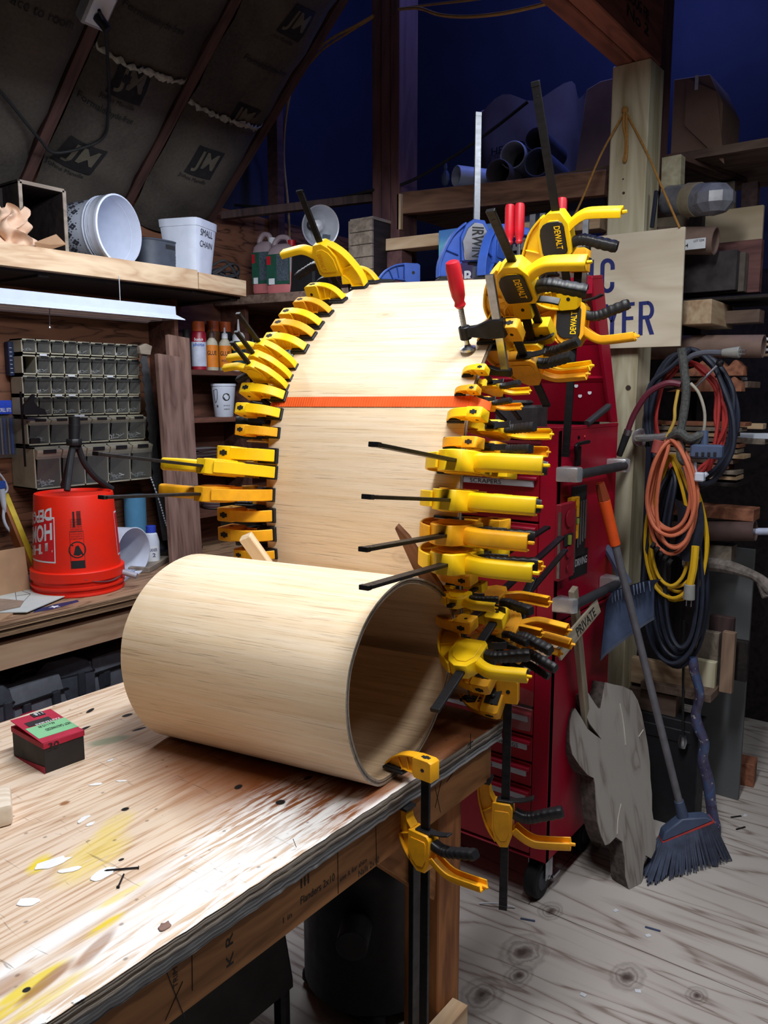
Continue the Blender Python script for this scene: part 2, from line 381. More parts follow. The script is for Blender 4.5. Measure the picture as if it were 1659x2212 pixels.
def roof_print(bay, piece, s, u0, u1, v0, v1, mt, lift=.004, bold=.0, name='printed_words', skew=0):
    f = BF[bay, piece]
    def fn(a, b):
        u = u0+(u1-u0)*(a+skew*(b-.5)); v = v0+(v1-v0)*b; p = V(f(min(1, max(0, u)), min(1, max(0, v)))); return p+(roof(0, 0, lift)-roof(0, 0, 0))
    if s is None:
        b_ = MB(); b_.grid(fn, 8, 6); b_.build(name, mt, ceil, recalc=False)
    else: letters(s, fn, mt, ceil, bold, name)
PRINT = plain('printed_dark_ink', (24, 23, 26), .9, var=.2, sc=30); PRL = plain('paper_in_print', (92, 86, 74), .9, var=.1)
def logo(bay, piece, u0, u1, v0, v1):
    roof_print(bay, piece, None, u0, u1, v0, v1, PRINT, name='printed_logo', skew=.12)
    roof_print(bay, piece, 'JM', u0+(u1-u0)*.1, u1-(u1-u0)*.14, v0+(v1-v0)*.14, v1-(v1-v0)*.12, PRL, .007, .02, skew=.12)
    roof_print(bay, piece, 'Johns Manville', u0-.05, u1-.06, v0-(v1-v0)*.24, v0-(v1-v0)*.06, PRINT)
def find(bay, px, py):       # (piece, u, v) on a batt under a point of the photograph
    best = None
    for pc in (0, 1):
        for i in range(41):
            for j in range(61):
                q = prj(BF[bay, pc](i/40, j/60)); d = (q[0]-px)**2+(q[1]-py)**2
                if best is None or d < best[0]: best = (d, pc, i/40, j/60)
    return best[1:]
for bay, px, py, hv, hu in ((2, 176, 342, .13, .17), (2, 284, 180, .055, .17), (3, 445, 352, .14, .17), (3, 520, 256, .06, .15), (3, 642, 55, .055, .15)):
    pc, u, v = find(bay, px, py); hv = .06/(seam[bay] if pc == 0 else 2.9-seam[bay])
    logo(bay, pc, u-hu, u+hu, v-hv, v+hv)
for bay, px, py, s in ((2, 220, 238, 'Formaldehyde-free'), (2, 340, 52, 'Formaldehyde-free'), (3, 575, 150, 'Formaldehyde-free'), (2, 180, 85, 'R-19'), (1, 90, 30, 'Face to room')):
    pc, u, v = find(bay, px, py); k = .016/(seam[bay] if pc == 0 else 2.9-seam[bay]); hu = .30 if len(s) > 5 else .1
    roof_print(bay, pc, s, max(.02, u-hu), min(.98, u+hu), v-k, v+k, PRINT)
# timber frame
p1 = thing('timber_post', 'thick pale square pine post with the hanging sign on it', 'post', (2.97, 1.105, 0), kind='structure')
MB().box((0, 0, 1.375), (.14, .135, 2.75)).build('post_shaft', PINEZ, p1, bevel=.004)
KN = plain('dark_knot', (62, 46, 36), .8, var=.2)
for px, py, r in ((1357, 838, .010), (1347, 417, .005), (1346, 387, .003)):
    q = ax(px, py, 2.8995); MB().cyl(q, q+V((.001, 0, 0)), r, n=12).build('knot', KN, p1, mw=M.Identity(4))
OLDZ2 = wood('purple_brown_timber', (104, 72, 70), (70, 46, 52), 'Z', 1.5, 30)
q = ax(1431, 60, 3.1)
p1b = MB().box((3.1, q.y, 3.1), (.09, .05, 1.5)).build('timber_post', OLDZ2, None, bevel=.004, label='dark brown upright timber rising behind the pale post and overhead beam', cat='post', kind='structure')
BEAMM = wood('reddish_beam', (150, 92, 74), (104, 62, 52), 'X', 1.6, 30)
bm_ = thing('roof_beam', 'doubled reddish brown beam overhead resting on the pale post', 'beam', (1.6, 1.1, 2.75), kind='structure')
for dy in (-.033, .033): MB().box((-.3, dy, .12), (3.4, .062, .24)).build('beam_plank', BEAMM, bm_, bevel=.004)
q = ay(1385, 30, 1.034)
for s_, dz in (('DOUG FIR', 0), ('No 2', -.045)): letters(s_, flat(V((q.x-1.6-.12, -.0655, q.z-2.75+dz)), (.2, 0, 0), (0, 0, .035)), INK, bm_, .015, 'grade_stamp')
c2 = rxr(806, 20, 866, 430, 3.0)
p2 = thing('timber_post', 'dark square timber post at the loft edge behind the ply arch', 'post', (3.06, (c2[0]+c2[1])/2, 0), kind='structure')
for i, dy in enumerate((-.05, 0, .05)): MB().box((0, dy, 2.3), (.14, .048, 4.6)).build('post_plank', OLDZ2, p2, bevel=.003)
q = ax(597, 440, 3.1)
board('wall_stud', (3.1, q.y, 2.2), (3.1, q.y, 3.05), .07, .045, OLDZ2, 'dim brown wall stud standing behind the curved yellow cable', 'stud', up=(1, 0, 0), kind='structure')
y0, y1 = 2.13, 1.175
board('loft_rail', ax(870, 441, 3.03), ax(1312, 396, 3.03), .045, .09, OLDY_ if False else wood('loft_rail_wood', (158, 120, 96), (104, 76, 62), 'X'), 'long brown loft beam between the two posts under the paper sack', 'beam', kind='structure')
board('loft_rail', ax(846, 532, 3.0), ax(1306, 482, 3.0), .09, .05, PINE, 'pale lower rail between the posts behind the red clamp handles', 'beam', kind='structure')
board('loft_joist', ax(862, 430, 3.0)+V((0, -.005, -.13)), ax(862, 430, 3.0)+V((0, -.005, .02)), .02, .02, PINE, 'short pale strip fixed to the dark post beside the loft beam', 'strip', up=(1, 0, 0), kind='structure')
board('loft_rail', ay(470, 468, 3.0)+V((0, -.03, 0)), ax(806, 428, 3.05), .04, .035, OLDZ, 'old brown rail running from the roof to the dark post', 'beam', kind='structure')
MB().box((3.55, 1.75, 2.455), (1.0, 1.1, .02)).build('loft_floor', OLDY, None, label='old loft floor under the sack and pipes above the rail', cat='loft floor', kind='structure')
# back storage ledge behind the arch
board('back_ledge', ax(545, 622, 2.95)+V((0, 0, -.09)), V((2.95, 1.2, 2.02)), .5, .04, OLDY, 'dark ledge board carrying the jugs and lamp', 'shelf', kind='structure')
board('ledge_post', ax(822, 520, 3.0)+V((0, 0, 0)), ax(822, 640, 3.0), .10, .10, PINEZ, 'short pale upright block under the dark post', 'post', up=(1, 0, 0), kind='structure')
board('ledge_post', ax(863, 545, 3.0), ax(863, 640, 3.0), .08, .08, OLDZ2, 'short brown upright under the pale rail left of the blue box', 'post', up=(1, 0, 0), kind='structure')
# ================================================================ the table
def table_mat():
    n = N('stained_table_ply'); co = n.coords((1.1, 17, 1)); f = n.noise(co, 1, 3, .3); g = n.math('PINGPONG', n.math('MULTIPLY', f, 9), .5); fine = n.noise(n.coords((9, 210, 1)), 1, 5)
    h = n.math('ADD', n.math('MULTIPLY', g, .8), n.math('MULTIPLY', fine, .8))
    col = n.ramp(h, [(.25, S(164, 126, 98)), (.45, S(202, 172, 144)), (.68, S(222, 200, 178))])
    obj = n.n('ShaderNodeTexCoord').outputs['Object']
    def blob(x, y, rx_, ry_, ang, edge=.5, nz=.5):
        mp = n.n('ShaderNodeMapping', vector_type='TEXTURE'); mp.inputs['Location'].default_value = (x, y, 0); mp.inputs['Rotation'].default_value = (0, 0, math.radians(ang)); mp.inputs['Scale'].default_value = (rx_, ry_, 1); n.l(obj, mp.inputs[0])
        sep = n.n('ShaderNodeSeparateXYZ'); n.l(mp.outputs[0], sep.inputs[0])
        d = n.math('SQRT', n.math('ADD', n.math('POWER', sep.outputs[0], 2), n.math('POWER', sep.outputs[1], 2)))
        d = n.math('ADD', d, n.math('MULTIPLY_ADD', nse, nz, -nz/2)); return n.ramp(d, [(1-edge, g1(1)), (1.05, g1(0))])
    nse = n.noise(n.coords((9, 26, 1)), 1, 5, .3); brk = n.noise(n.coords((13, 120, 1)), 1, 6, .6)
    mk = lambda m_, lo, hi: n.math('MULTIPLY', m_, n.ramp(brk, [(lo, g1(0)), (hi, g1(1))]))
    P = lambda x, y: (lambda q: (q.x, q.y))(az(x, y, .9))
    # orange-brown shade painted into the top around and under the roll
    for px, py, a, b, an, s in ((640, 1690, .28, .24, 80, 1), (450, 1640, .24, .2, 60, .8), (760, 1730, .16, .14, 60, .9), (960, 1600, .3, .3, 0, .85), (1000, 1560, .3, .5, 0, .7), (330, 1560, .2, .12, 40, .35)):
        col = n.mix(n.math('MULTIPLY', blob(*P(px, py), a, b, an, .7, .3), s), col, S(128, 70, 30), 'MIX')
    # white paint dragged along the near edge
    for px, py, a, b, an, lo, s in ((600, 1880, .30, .08, 4, .44, .9), (430, 1960, .34, .07, 4, .46, .85), (430, 1930, .30, .035, 3, .34, 1), (120, 2030, .26, .022, 4, .3, 1), (620, 1820, .28, .02, 2, .40, .9), (330, 2020, .40, .10, 2, .50, .8), (560, 1790, .22, .12, 10, .44, .95), (700, 1760, .12, .012, 14, .3, .8), (240, 2010, .5, .018, 2, .3, .6), (420, 1840, .1, .05, 10, .45, .7), (840, 1720, .2, .012, 1, .3, .7)):
        col = n.mix(n.math('MULTIPLY', mk(blob(*P(px, py), a, b, an, .7, .6), lo, lo+.12), s), col, S(238, 236, 234))
    for px, py, a, b, an, s in ((85, 1868, .035, .02, 30, .95), (200, 1850, .10, .05, 25, .5), (250, 1780, .05, .03, 20, .4), (260, 1935, .05, .010, 0, .6), (225, 2000, .04, .010, 5, .9), (60, 2130, .07, .012, 5, .9), (20, 2180, .06, .01, 5, .8), (95, 2160, .08, .012, 5, .6)):
        col = n.mix(n.math('MULTIPLY', mk(blob(*P(px, py), a, b, an, .5, .6), .3, .45), s), col, S(226, 200, 44))
    for px, py, a, b, an, s in ((205, 2050, .05, .012, 20, .6), (100, 2120, .05, .01, 12, .7), (140, 1735, .012, .008, 0, .9), (10, 2130, .04, .02, 0, .5)):
        col = n.mix(n.math('MULTIPLY', blob(*P(px, py), a, b, an, .4, .5), s), col, S(142, 88, 40))
    for px, py, a, b, an in ((270, 1748, .009, .007, 0), (515, 1700, .012, .008, 20), (605, 1733, .011, .010, 10), (665, 1680, .010, .006, 0), (195, 1535, .016, .006, 30), (180, 1575, .02, .006, 10), (275, 1545, .014, .008, 0), (300, 1575, .02, .006, -10), (50, 1555, .02, .005, 40), (57, 2138, .006, .005, 0), (262, 1857, .006, .004, 0)):
        col = n.mix(blob(*P(px, py), a, b, an, .25, .9), col, S(24, 22, 22))
    col = n.mix(n.math('MULTIPLY', blob(*P(235, 1600), .05, .02, -20, .4, .4), .75), col, S(140, 152, 124))
    sp = n.n('ShaderNodeTexVoronoi', i_Scale=1); n.l(n.coords((24, 30, 1)), sp.inputs['Vector']); col = n.mix(n.math('MULTIPLY', n.ramp(sp.outputs['Distance'], [(.05, g1(1)), (.11, g1(0))]), .55), col, S(70, 50, 40))
    scr = n.noise(n.coords((60, 5, 1)), 1, 4, 1.5); col = n.mix(n.ramp(scr, [(.30, g1(.5)), (.335, g1(0))]), col, S(84, 64, 54))
    n.bump(h, .2, .001); return n.fin(col, .6, 0, .3)
def edge_mat(name, c1, c2, hi):
    n = N(name); f = n.noise(n.coords((.5, .5, 240)), 1, 3); g = n.noise(n.coords((22, 22, 160)), 1, 5, .3)
    col = n.ramp(f, [(.36, S(*c2)), (.5, S(*c1)), (.66, S(*hi))]); col = n.mix(n.ramp(g, [(.56, g1(0)), (.72, g1(.5))]), col, S(*hi)); n.bump(n.math('ADD', f, g), .7, .003); return n.fin(col, .8, 0, .2)
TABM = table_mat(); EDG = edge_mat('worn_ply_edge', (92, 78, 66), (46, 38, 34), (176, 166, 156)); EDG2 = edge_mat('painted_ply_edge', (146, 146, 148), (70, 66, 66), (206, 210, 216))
EDG3 = edge_mat('aged_ply_edge', (128, 100, 76), (66, 50, 40), (180, 150, 118))
TX0, TX1, TY0, TY1 = .02, 1.535, .816, 1.70
tb = thing('work_table', 'paint stained plywood work table with thick worn edges under the roll', 'table', (0, 0, 0))
def slab(z0, z1, mats, name, dy=0):
    """a top layer with a slightly chewed front edge"""
    b = MB(); n = 90; rnd = random.Random(3+int(z0*1000)); j = [rnd.uniform(-.0011, .0011) for _ in range(n+1)]
    for z in (z1, z0): b.v += [(TX0+(TX1-TX0)*i/n, TY0+dy+j[i]+(.0 if z == z1 else rnd.uniform(-.001, .001)), z) for i in range(n+1)]
    o = len(b.v); b.v += [(TX0, TY1, z1), (TX1, TY1, z1), (TX0, TY1, z0), (TX1, TY1, z0)]
    k = n+1
    b.f.append(list(range(k))+[o+1, o]); b.m.append(0)
    b.f.append(list(range(k, 2*k))[::-1]+[o+2, o+3]); b.m.append(1)
    for i in range(n): b.f.append((i, i+k, i+k+1, i+1)); b.m.append(1)
    b.f += [(n, n+k, o+3, o+1), (0, o, o+2, k), (o, o+1, o+3, o+2)]; b.m += [1]*3
    return b.build(name, mats, tb)
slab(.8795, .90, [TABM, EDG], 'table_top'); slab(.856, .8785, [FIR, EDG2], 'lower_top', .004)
APR = wood('apron_fir', (176, 122, 76), (122, 80, 46), 'X', 2, 40)
ap = board('apron', (TX0+.02, .852, .81), (TX1-.022, .852, .81), .038, .092, APR, parent=tb)
board('apron', (TX0+.02, 1.66, .81), (TX1-.022, 1.66, .81), .038, .092, APR, parent=tb)
board('apron', (TX1-.05, .88, .81), (TX1-.05, 1.63, .81), .038, .09, APR, parent=tb)
def leg(x, y): return MB().box((x, y, .43), (.092, .092, .852)).build('leg', FIRZ, tb, bevel=.003)
leg(1.41, .919); leg(1.41, 1.595); leg(.10, .919); leg(.10, 1.595)
board('brace', (1.18, .90, .745), (1.38, .90, .56), .04, .07, FIR, parent=tb)
q = ay(1000, 2165, .845)
board('stretcher', (.12, .852, q.z-.045), (q.x, .852, q.z-.045), .04, .09, PINE, parent=tb)
# writing and pencil marks on the apron
def apw(s, px, py, w_, h_, rotd=0):
    q = ay(px, py, .8325); u = V((math.cos(math.radians(rotd))*w_, 0, math.sin(math.radians(rotd))*w_)); v = V((-math.sin(math.radians(rotd))*h_, 0, math.cos(math.radians(rotd))*h_)); letters(s, flat(q, u, v), INK, tb, .0, 'pencil_note')
apw('Nails 2x10', 775, 1895, .06, .012); apw('use it for shim', 735, 1905, .075, .010); apw('III', 650, 1920, .02, .016); apw('Flanders 2x10', 650, 1955, .085, .014); apw('1 in', 612, 1995, .02, .010); apw('K R', 505, 2080, .05, .014, 90); apw('TRIM', 385, 2130, .03, .008, 90)
for (x0, y0, x1, y1) in ((729, 1790, 731, 1930), (812, 1785, 814, 1870), (415, 2055, 416, 2140), (640, 1830, 633, 1812), (360, 2100, 400, 2200), (940, 1700, 952, 1755), (955, 1680, 940, 1745), (965, 1690, 985, 1660), (357, 2205, 395, 2120)):
    MB().tube([ay(x0, y0, .8325), ay(x1, y1, .8325)], .0006, 4, 0).build('pencil_line', INK, tb)
q = ay(1016, 1605, .815); MB().box((q.x, q.y-.0005, q.z+.004), (.0015, .001, .034)).box((q.x, q.y-.0005, q.z), (.022, .001, .0015)).build('pencil_line', INK, tb)
# drips, chips and scraps on the top
def blobdisc(px, py, rx_, ry_, ang, mt, name, h=.0012, jag=.25, seed=1):
    c = az(px, py, .9); r = random.Random(seed+px); k = 14; ca, sa = math.cos(math.radians(ang)), math.sin(math.radians(ang)); pts = []
    for i in range(k):
        a = 2*PI*i/k; q = 1+r.uniform(-jag, jag); x, y = rx_*q*math.cos(a), ry_*q*math.sin(a); pts.append((c.x+x*ca-y*sa, c.y+x*sa+y*ca))
    return MB().prism(pts, .9002, .9002+h, 'xy').build(name, mt, tb, bevel=h*.4)
PW = plain('white_paint_film', (236, 236, 236), .5, var=.04)
for px, py, a, b, an in ((222, 1888, .020, .011, 10), (180, 1770, .014, .006, 15), (196, 1780, .008, .005, 0), (60, 1950, .010, .016, 35), (110, 1866, .028, .012, -20), (150, 1880, .016, .006, -30), (85, 2206, .012, .008, 0), (208, 1695, .012, .005, -40), (262, 1688, .010, .003, -50), (170, 2160, .008, .004, 0)): blobdisc(px, py, a, b, an, PW, 'paint_drip')
blobdisc(356, 2003, .011, .008, 10, WALN, 'wood_chip', .002); blobdisc(238, 1643, .008, .004, 0, OFFW, 'wood_chip', .001)
def nail(px, py, ang, L, label):
    c = az(px, py, .9)+V((0, 0, .0022)); d = V((math.cos(math.radians(ang)), math.sin(math.radians(ang)), 0)); t = thing('nail', label, 'nail', c)
    MB().cyl(-d*L/2, d*L*.42, .0014, n=8).cyl(d*L*.42, d*L/2, .0014, .0002, 8).build('shank', BSTEEL, t); MB().cyl(-d*(L/2+.0012), -d*L/2, .0026, n=12).build('head', BSTEEL, t)
nail(262, 1880, 136, .05, 'grey nail lying by the yellow and white paint spill on the table')
nail(262, 1904, 40, .034, 'thin dark nail beside the white paint drip, nearer the table edge')
# pale block at the left edge
q = az(30, 1790, .9)
MB().prism([(0, 0), (.035, .012), (.02, .09), (-.14, .09), (-.12, -.03)], 0, .038, 'xy').build('wood_block', wood('fresh_pine', (244, 232, 214), (206, 184, 158), 'X', 3, 60), None, tr(q.x-.030, q.y+.022, .9008) @ rz(-38), .008, seg=2, label='pale rounded pine block at the left side of the table top', cat='wood block')
# red and black nail box, lid ajar
c0, c1, c2_ = az(98, 1672, .9), az(184, 1640, .9), az(34, 1630, .9)
ux = (c1-c0); uy = (c2_-c0); Lx, Ly = ux.length, uy.length
nb = thing('nail_box', 'small red and black cardboard box of nails with a torn half open lid', 'box', FR(c0, ux, (0, 0, 1)))
NBR = plain('red_card', (176, 18, 56), .6, var=.1); NBK = plain('black_card', (30, 26, 28), .6, var=.2); NBG = plain('green_card', (128, 190, 140), .6, var=.05)
MB().box((Lx/2, Ly/2, .027), (Lx, Ly, .054)).build('tray', NBK, nb, bevel=.001)
MB().box((Lx/2, Ly/2, .0555), (Lx+.003, Ly+.003, .012)).build('lid_rim', NBR, nb, bevel=.001)
MB().prism([(-.001, .0), (-.0014, .014), (Ly*.98, .0)], -.0012, -.0006, 'yz').build('side_print', NBR, nb)
lid = nb
LT = FR(V((-.002, 0, .0565)), (1, 0, -.02), (-.03, -.09, 1))
lo = MB().box((Lx/2, Ly/2, .006), (Lx+.002, Ly+.001, .0016), None).build('lid_panel', NBR, nb, nb.matrix_basis @ LT, .0004)
MB().box((Lx*.52, Ly*.36, .0072), (Lx*.98, Ly*.42, .0008)).build('green_label', NBG, lo); MB().box((Lx*.45, Ly*.68, .0072), (Lx*.6, Ly*.16, .0008)).build('picture_label', NBK, lo)
MB().box((Lx*.62, Ly*.93, .0074), (Lx*.3, Ly*.14, .0012)).build('end_flap', NBK, lo)
letters('HOT GALVANIZED', flat((Lx*.97, Ly*.38, .008), (-Lx*.62, 0, 0), (0, -Ly*.08, 0)), INK, lo); letters('4d x 1-1/2 IN', flat((Lx*.7, Ly*.53, .008), (-Lx*.4, 0, 0), (0, -Ly*.07, 0)), INK, lo); letters('1 LB', flat((Lx*.74, Ly*.98, .0083), (-Lx*.2, 0, 0), (0, -Ly*.09, 0)), OFFW, lo)
letters('FASTENERS', flat((Lx*.9, Ly*.62, .0083), (-Lx*.6, 0, 0), (0, -Ly*.05, 0)), OFFW, lo); letters('30', flat((.008, -.0024, .046), (.022, 0, 0), (0, 0, .013)), INK, nb)
# ================================================================ the bent plywood
AA = math.radians(95); AX_ = V((math.cos(AA), math.sin(AA), 0)); PD = V((AX_.y, -AX_.x, 0)); OO = V((1.123, .845, 0)); ZZ = V((0, 0, 1))
ARCH = [(1.0, .903), (.80, .903), (.66, .9035), (.54, .911), (.455, .933), (.402, .967), (.360, 1.018), (.337, 1.068), (.324, 1.115), (.314, 1.17), (.309, 1.21), (.306, 1.25), (.304, 1.31), (.305, 1.37), (.309, 1.435), (.317, 1.50), (.332, 1.57), (.362, 1.635), (.402, 1.69), (.45, 1.745), (.52, 1.808), (.60, 1.86), (.70, 1.905), (.80, 1.93), (.90, 1.94), (.96, 1.938)]
ROLL = [(.283, 1.062), (.247, 1.005), (.206, .955), (.150, .918), (.095, .9045), (.045, .9012), (.0, .904), (-.030, .918), (-.060, .945), (-.088, .987), (-.108, 1.037), (-.116, 1.09), (-.111, 1.141), (-.095, 1.18), (-.060, 1.225), (-.012, 1.257), (.050, 1.276), (.109, 1.276), (.18, 1.254), (.236, 1.222), (.275, 1.186), (.298, 1.14), (.310, 1.10), (.322, 1.06), (.345, 1.005), (.385, .955), (.44, .925)]
def curve2(pts, n): return [(p.x, p.z) for p in smooth_path([V((a, 0, b)) for a, b in pts], n)]
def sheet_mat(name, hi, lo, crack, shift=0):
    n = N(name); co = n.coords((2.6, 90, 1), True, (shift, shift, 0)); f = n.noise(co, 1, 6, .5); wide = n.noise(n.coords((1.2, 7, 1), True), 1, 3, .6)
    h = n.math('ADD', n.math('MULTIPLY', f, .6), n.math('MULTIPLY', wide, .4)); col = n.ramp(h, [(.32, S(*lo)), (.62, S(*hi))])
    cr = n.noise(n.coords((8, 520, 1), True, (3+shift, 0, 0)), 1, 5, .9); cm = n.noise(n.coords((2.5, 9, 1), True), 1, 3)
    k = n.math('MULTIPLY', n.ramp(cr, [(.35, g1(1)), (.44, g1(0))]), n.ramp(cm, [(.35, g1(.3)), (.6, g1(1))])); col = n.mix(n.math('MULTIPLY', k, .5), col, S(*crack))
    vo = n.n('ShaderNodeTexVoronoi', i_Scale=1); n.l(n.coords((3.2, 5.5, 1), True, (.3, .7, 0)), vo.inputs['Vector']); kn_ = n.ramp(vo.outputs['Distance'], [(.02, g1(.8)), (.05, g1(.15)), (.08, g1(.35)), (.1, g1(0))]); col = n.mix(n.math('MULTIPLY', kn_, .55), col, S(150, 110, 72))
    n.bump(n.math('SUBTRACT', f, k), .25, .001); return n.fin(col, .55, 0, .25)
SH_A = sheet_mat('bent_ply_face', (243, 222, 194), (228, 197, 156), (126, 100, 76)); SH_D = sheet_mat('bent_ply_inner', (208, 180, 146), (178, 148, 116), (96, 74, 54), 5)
PE1 = plain('ply_edge_light', (176, 164, 150), .8, var=.15, sc=90); PE2 = plain('ply_edge_dark', (120, 108, 98), .8, var=.2, sc=90)
def sheet(name, pts, n, t0, t1, w0, w1, mats, parent, left=0, twist=None):
    """one ply of a bent lamination: offset band t0..t1 behind the outer curve, from w0 to w1 across"""
    c = curve2(pts, n); k = len(c); me = bpy.data.meshes.new(name); vs = []; uv = []; fs = []; mi = []; L = 0; arc = [0]
    for i in range(1, k): L += math.dist(c[i], c[i-1]); arc.append(L)
    nw = 6
    for t in (t0, t1):
        for i in range(k):
            a, b = c[max(0, i-1)], c[min(k-1, i+1)]; d = V((b[0]-a[0], 0, b[1]-a[1])).normalized(); nn = V((d.z, 0, -d.x))
            s_, z_ = c[i][0]+nn.x*t, c[i][1]+nn.z*t
            for j in range(nw+1):
                w_ = w0+(w1-w0)*j/nw; tw = twist(z_)*(1-j/nw) if twist else 0
                vs.append(OO+PD*(s_+left*j/nw)+ZZ*(z_+tw)+AX_*w_); uv.append((w_, arc[i]))
    B = k*(nw+1); q = nw+1
    for i in range(k-1):
        for j in range(nw):
            a = i*q+j; fs.append((a, a+1, a+q+1, a+q)); mi.append(0); fs.append((B+a, B+a+q, B+a+q+1, B+a+1)); mi.append(1)
        fs.append((i*q, i*q+q, B+i*q+q, B+i*q)); mi.append(2); fs.append((i*q+nw, B+i*q+nw, B+i*q+q+nw, i*q+q+nw)); mi.append(2)
    for j in range(nw): fs.append((j, B+j, B+j+1, j+1)); mi.append(2); e = (k-1)*q+j; fs.append((e, e+1, B+e+1, B+e)); mi.append(2)
    me.from_pydata([tuple(v) for v in vs], [], fs); ul = me.uv_layers.new(name='UVMap')
    for lp in me.loops: ul.data[lp.index].uv = uv[lp.vertex_index]
    for m_ in mats: me.materials.append(m_)
    for p, x in zip(me.polygons, mi): p.material_index = x; p.use_smooth = x < 2
    bm = bmesh.new(); bm.from_mesh(me); bmesh.ops.recalc_face_normals(bm, faces=bm.faces)
    for e in bm.edges:
        if len(e.link_faces) == 2 and e.calc_face_angle(0) > .6: e.smooth = False
    bm.to_mesh(me); bm.free(); return link(name, me, parent)
TWIST = lambda z: -.022*max(0, (z-1.6)/.33)
rl = thing('plywood_roll', 'pale bent plywood drum lying on the table, open end to the right', 'plywood roll', (0, 0, 0))
ar = thing('plywood_arch', 'tall bent plywood sheet rising behind the roll, clamped along both edges', 'plywood sheet', (0, 0, 0))
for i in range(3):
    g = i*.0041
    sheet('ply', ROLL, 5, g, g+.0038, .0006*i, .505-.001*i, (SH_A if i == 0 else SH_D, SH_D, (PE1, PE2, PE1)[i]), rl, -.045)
    sheet('ply', ARCH, 5, g, g+.0038, .0008*(2-i), .528-.001*i, (SH_A if i == 0 else SH_D, SH_D, (PE2, PE1, PE2)[i]), ar, .012, TWIST)
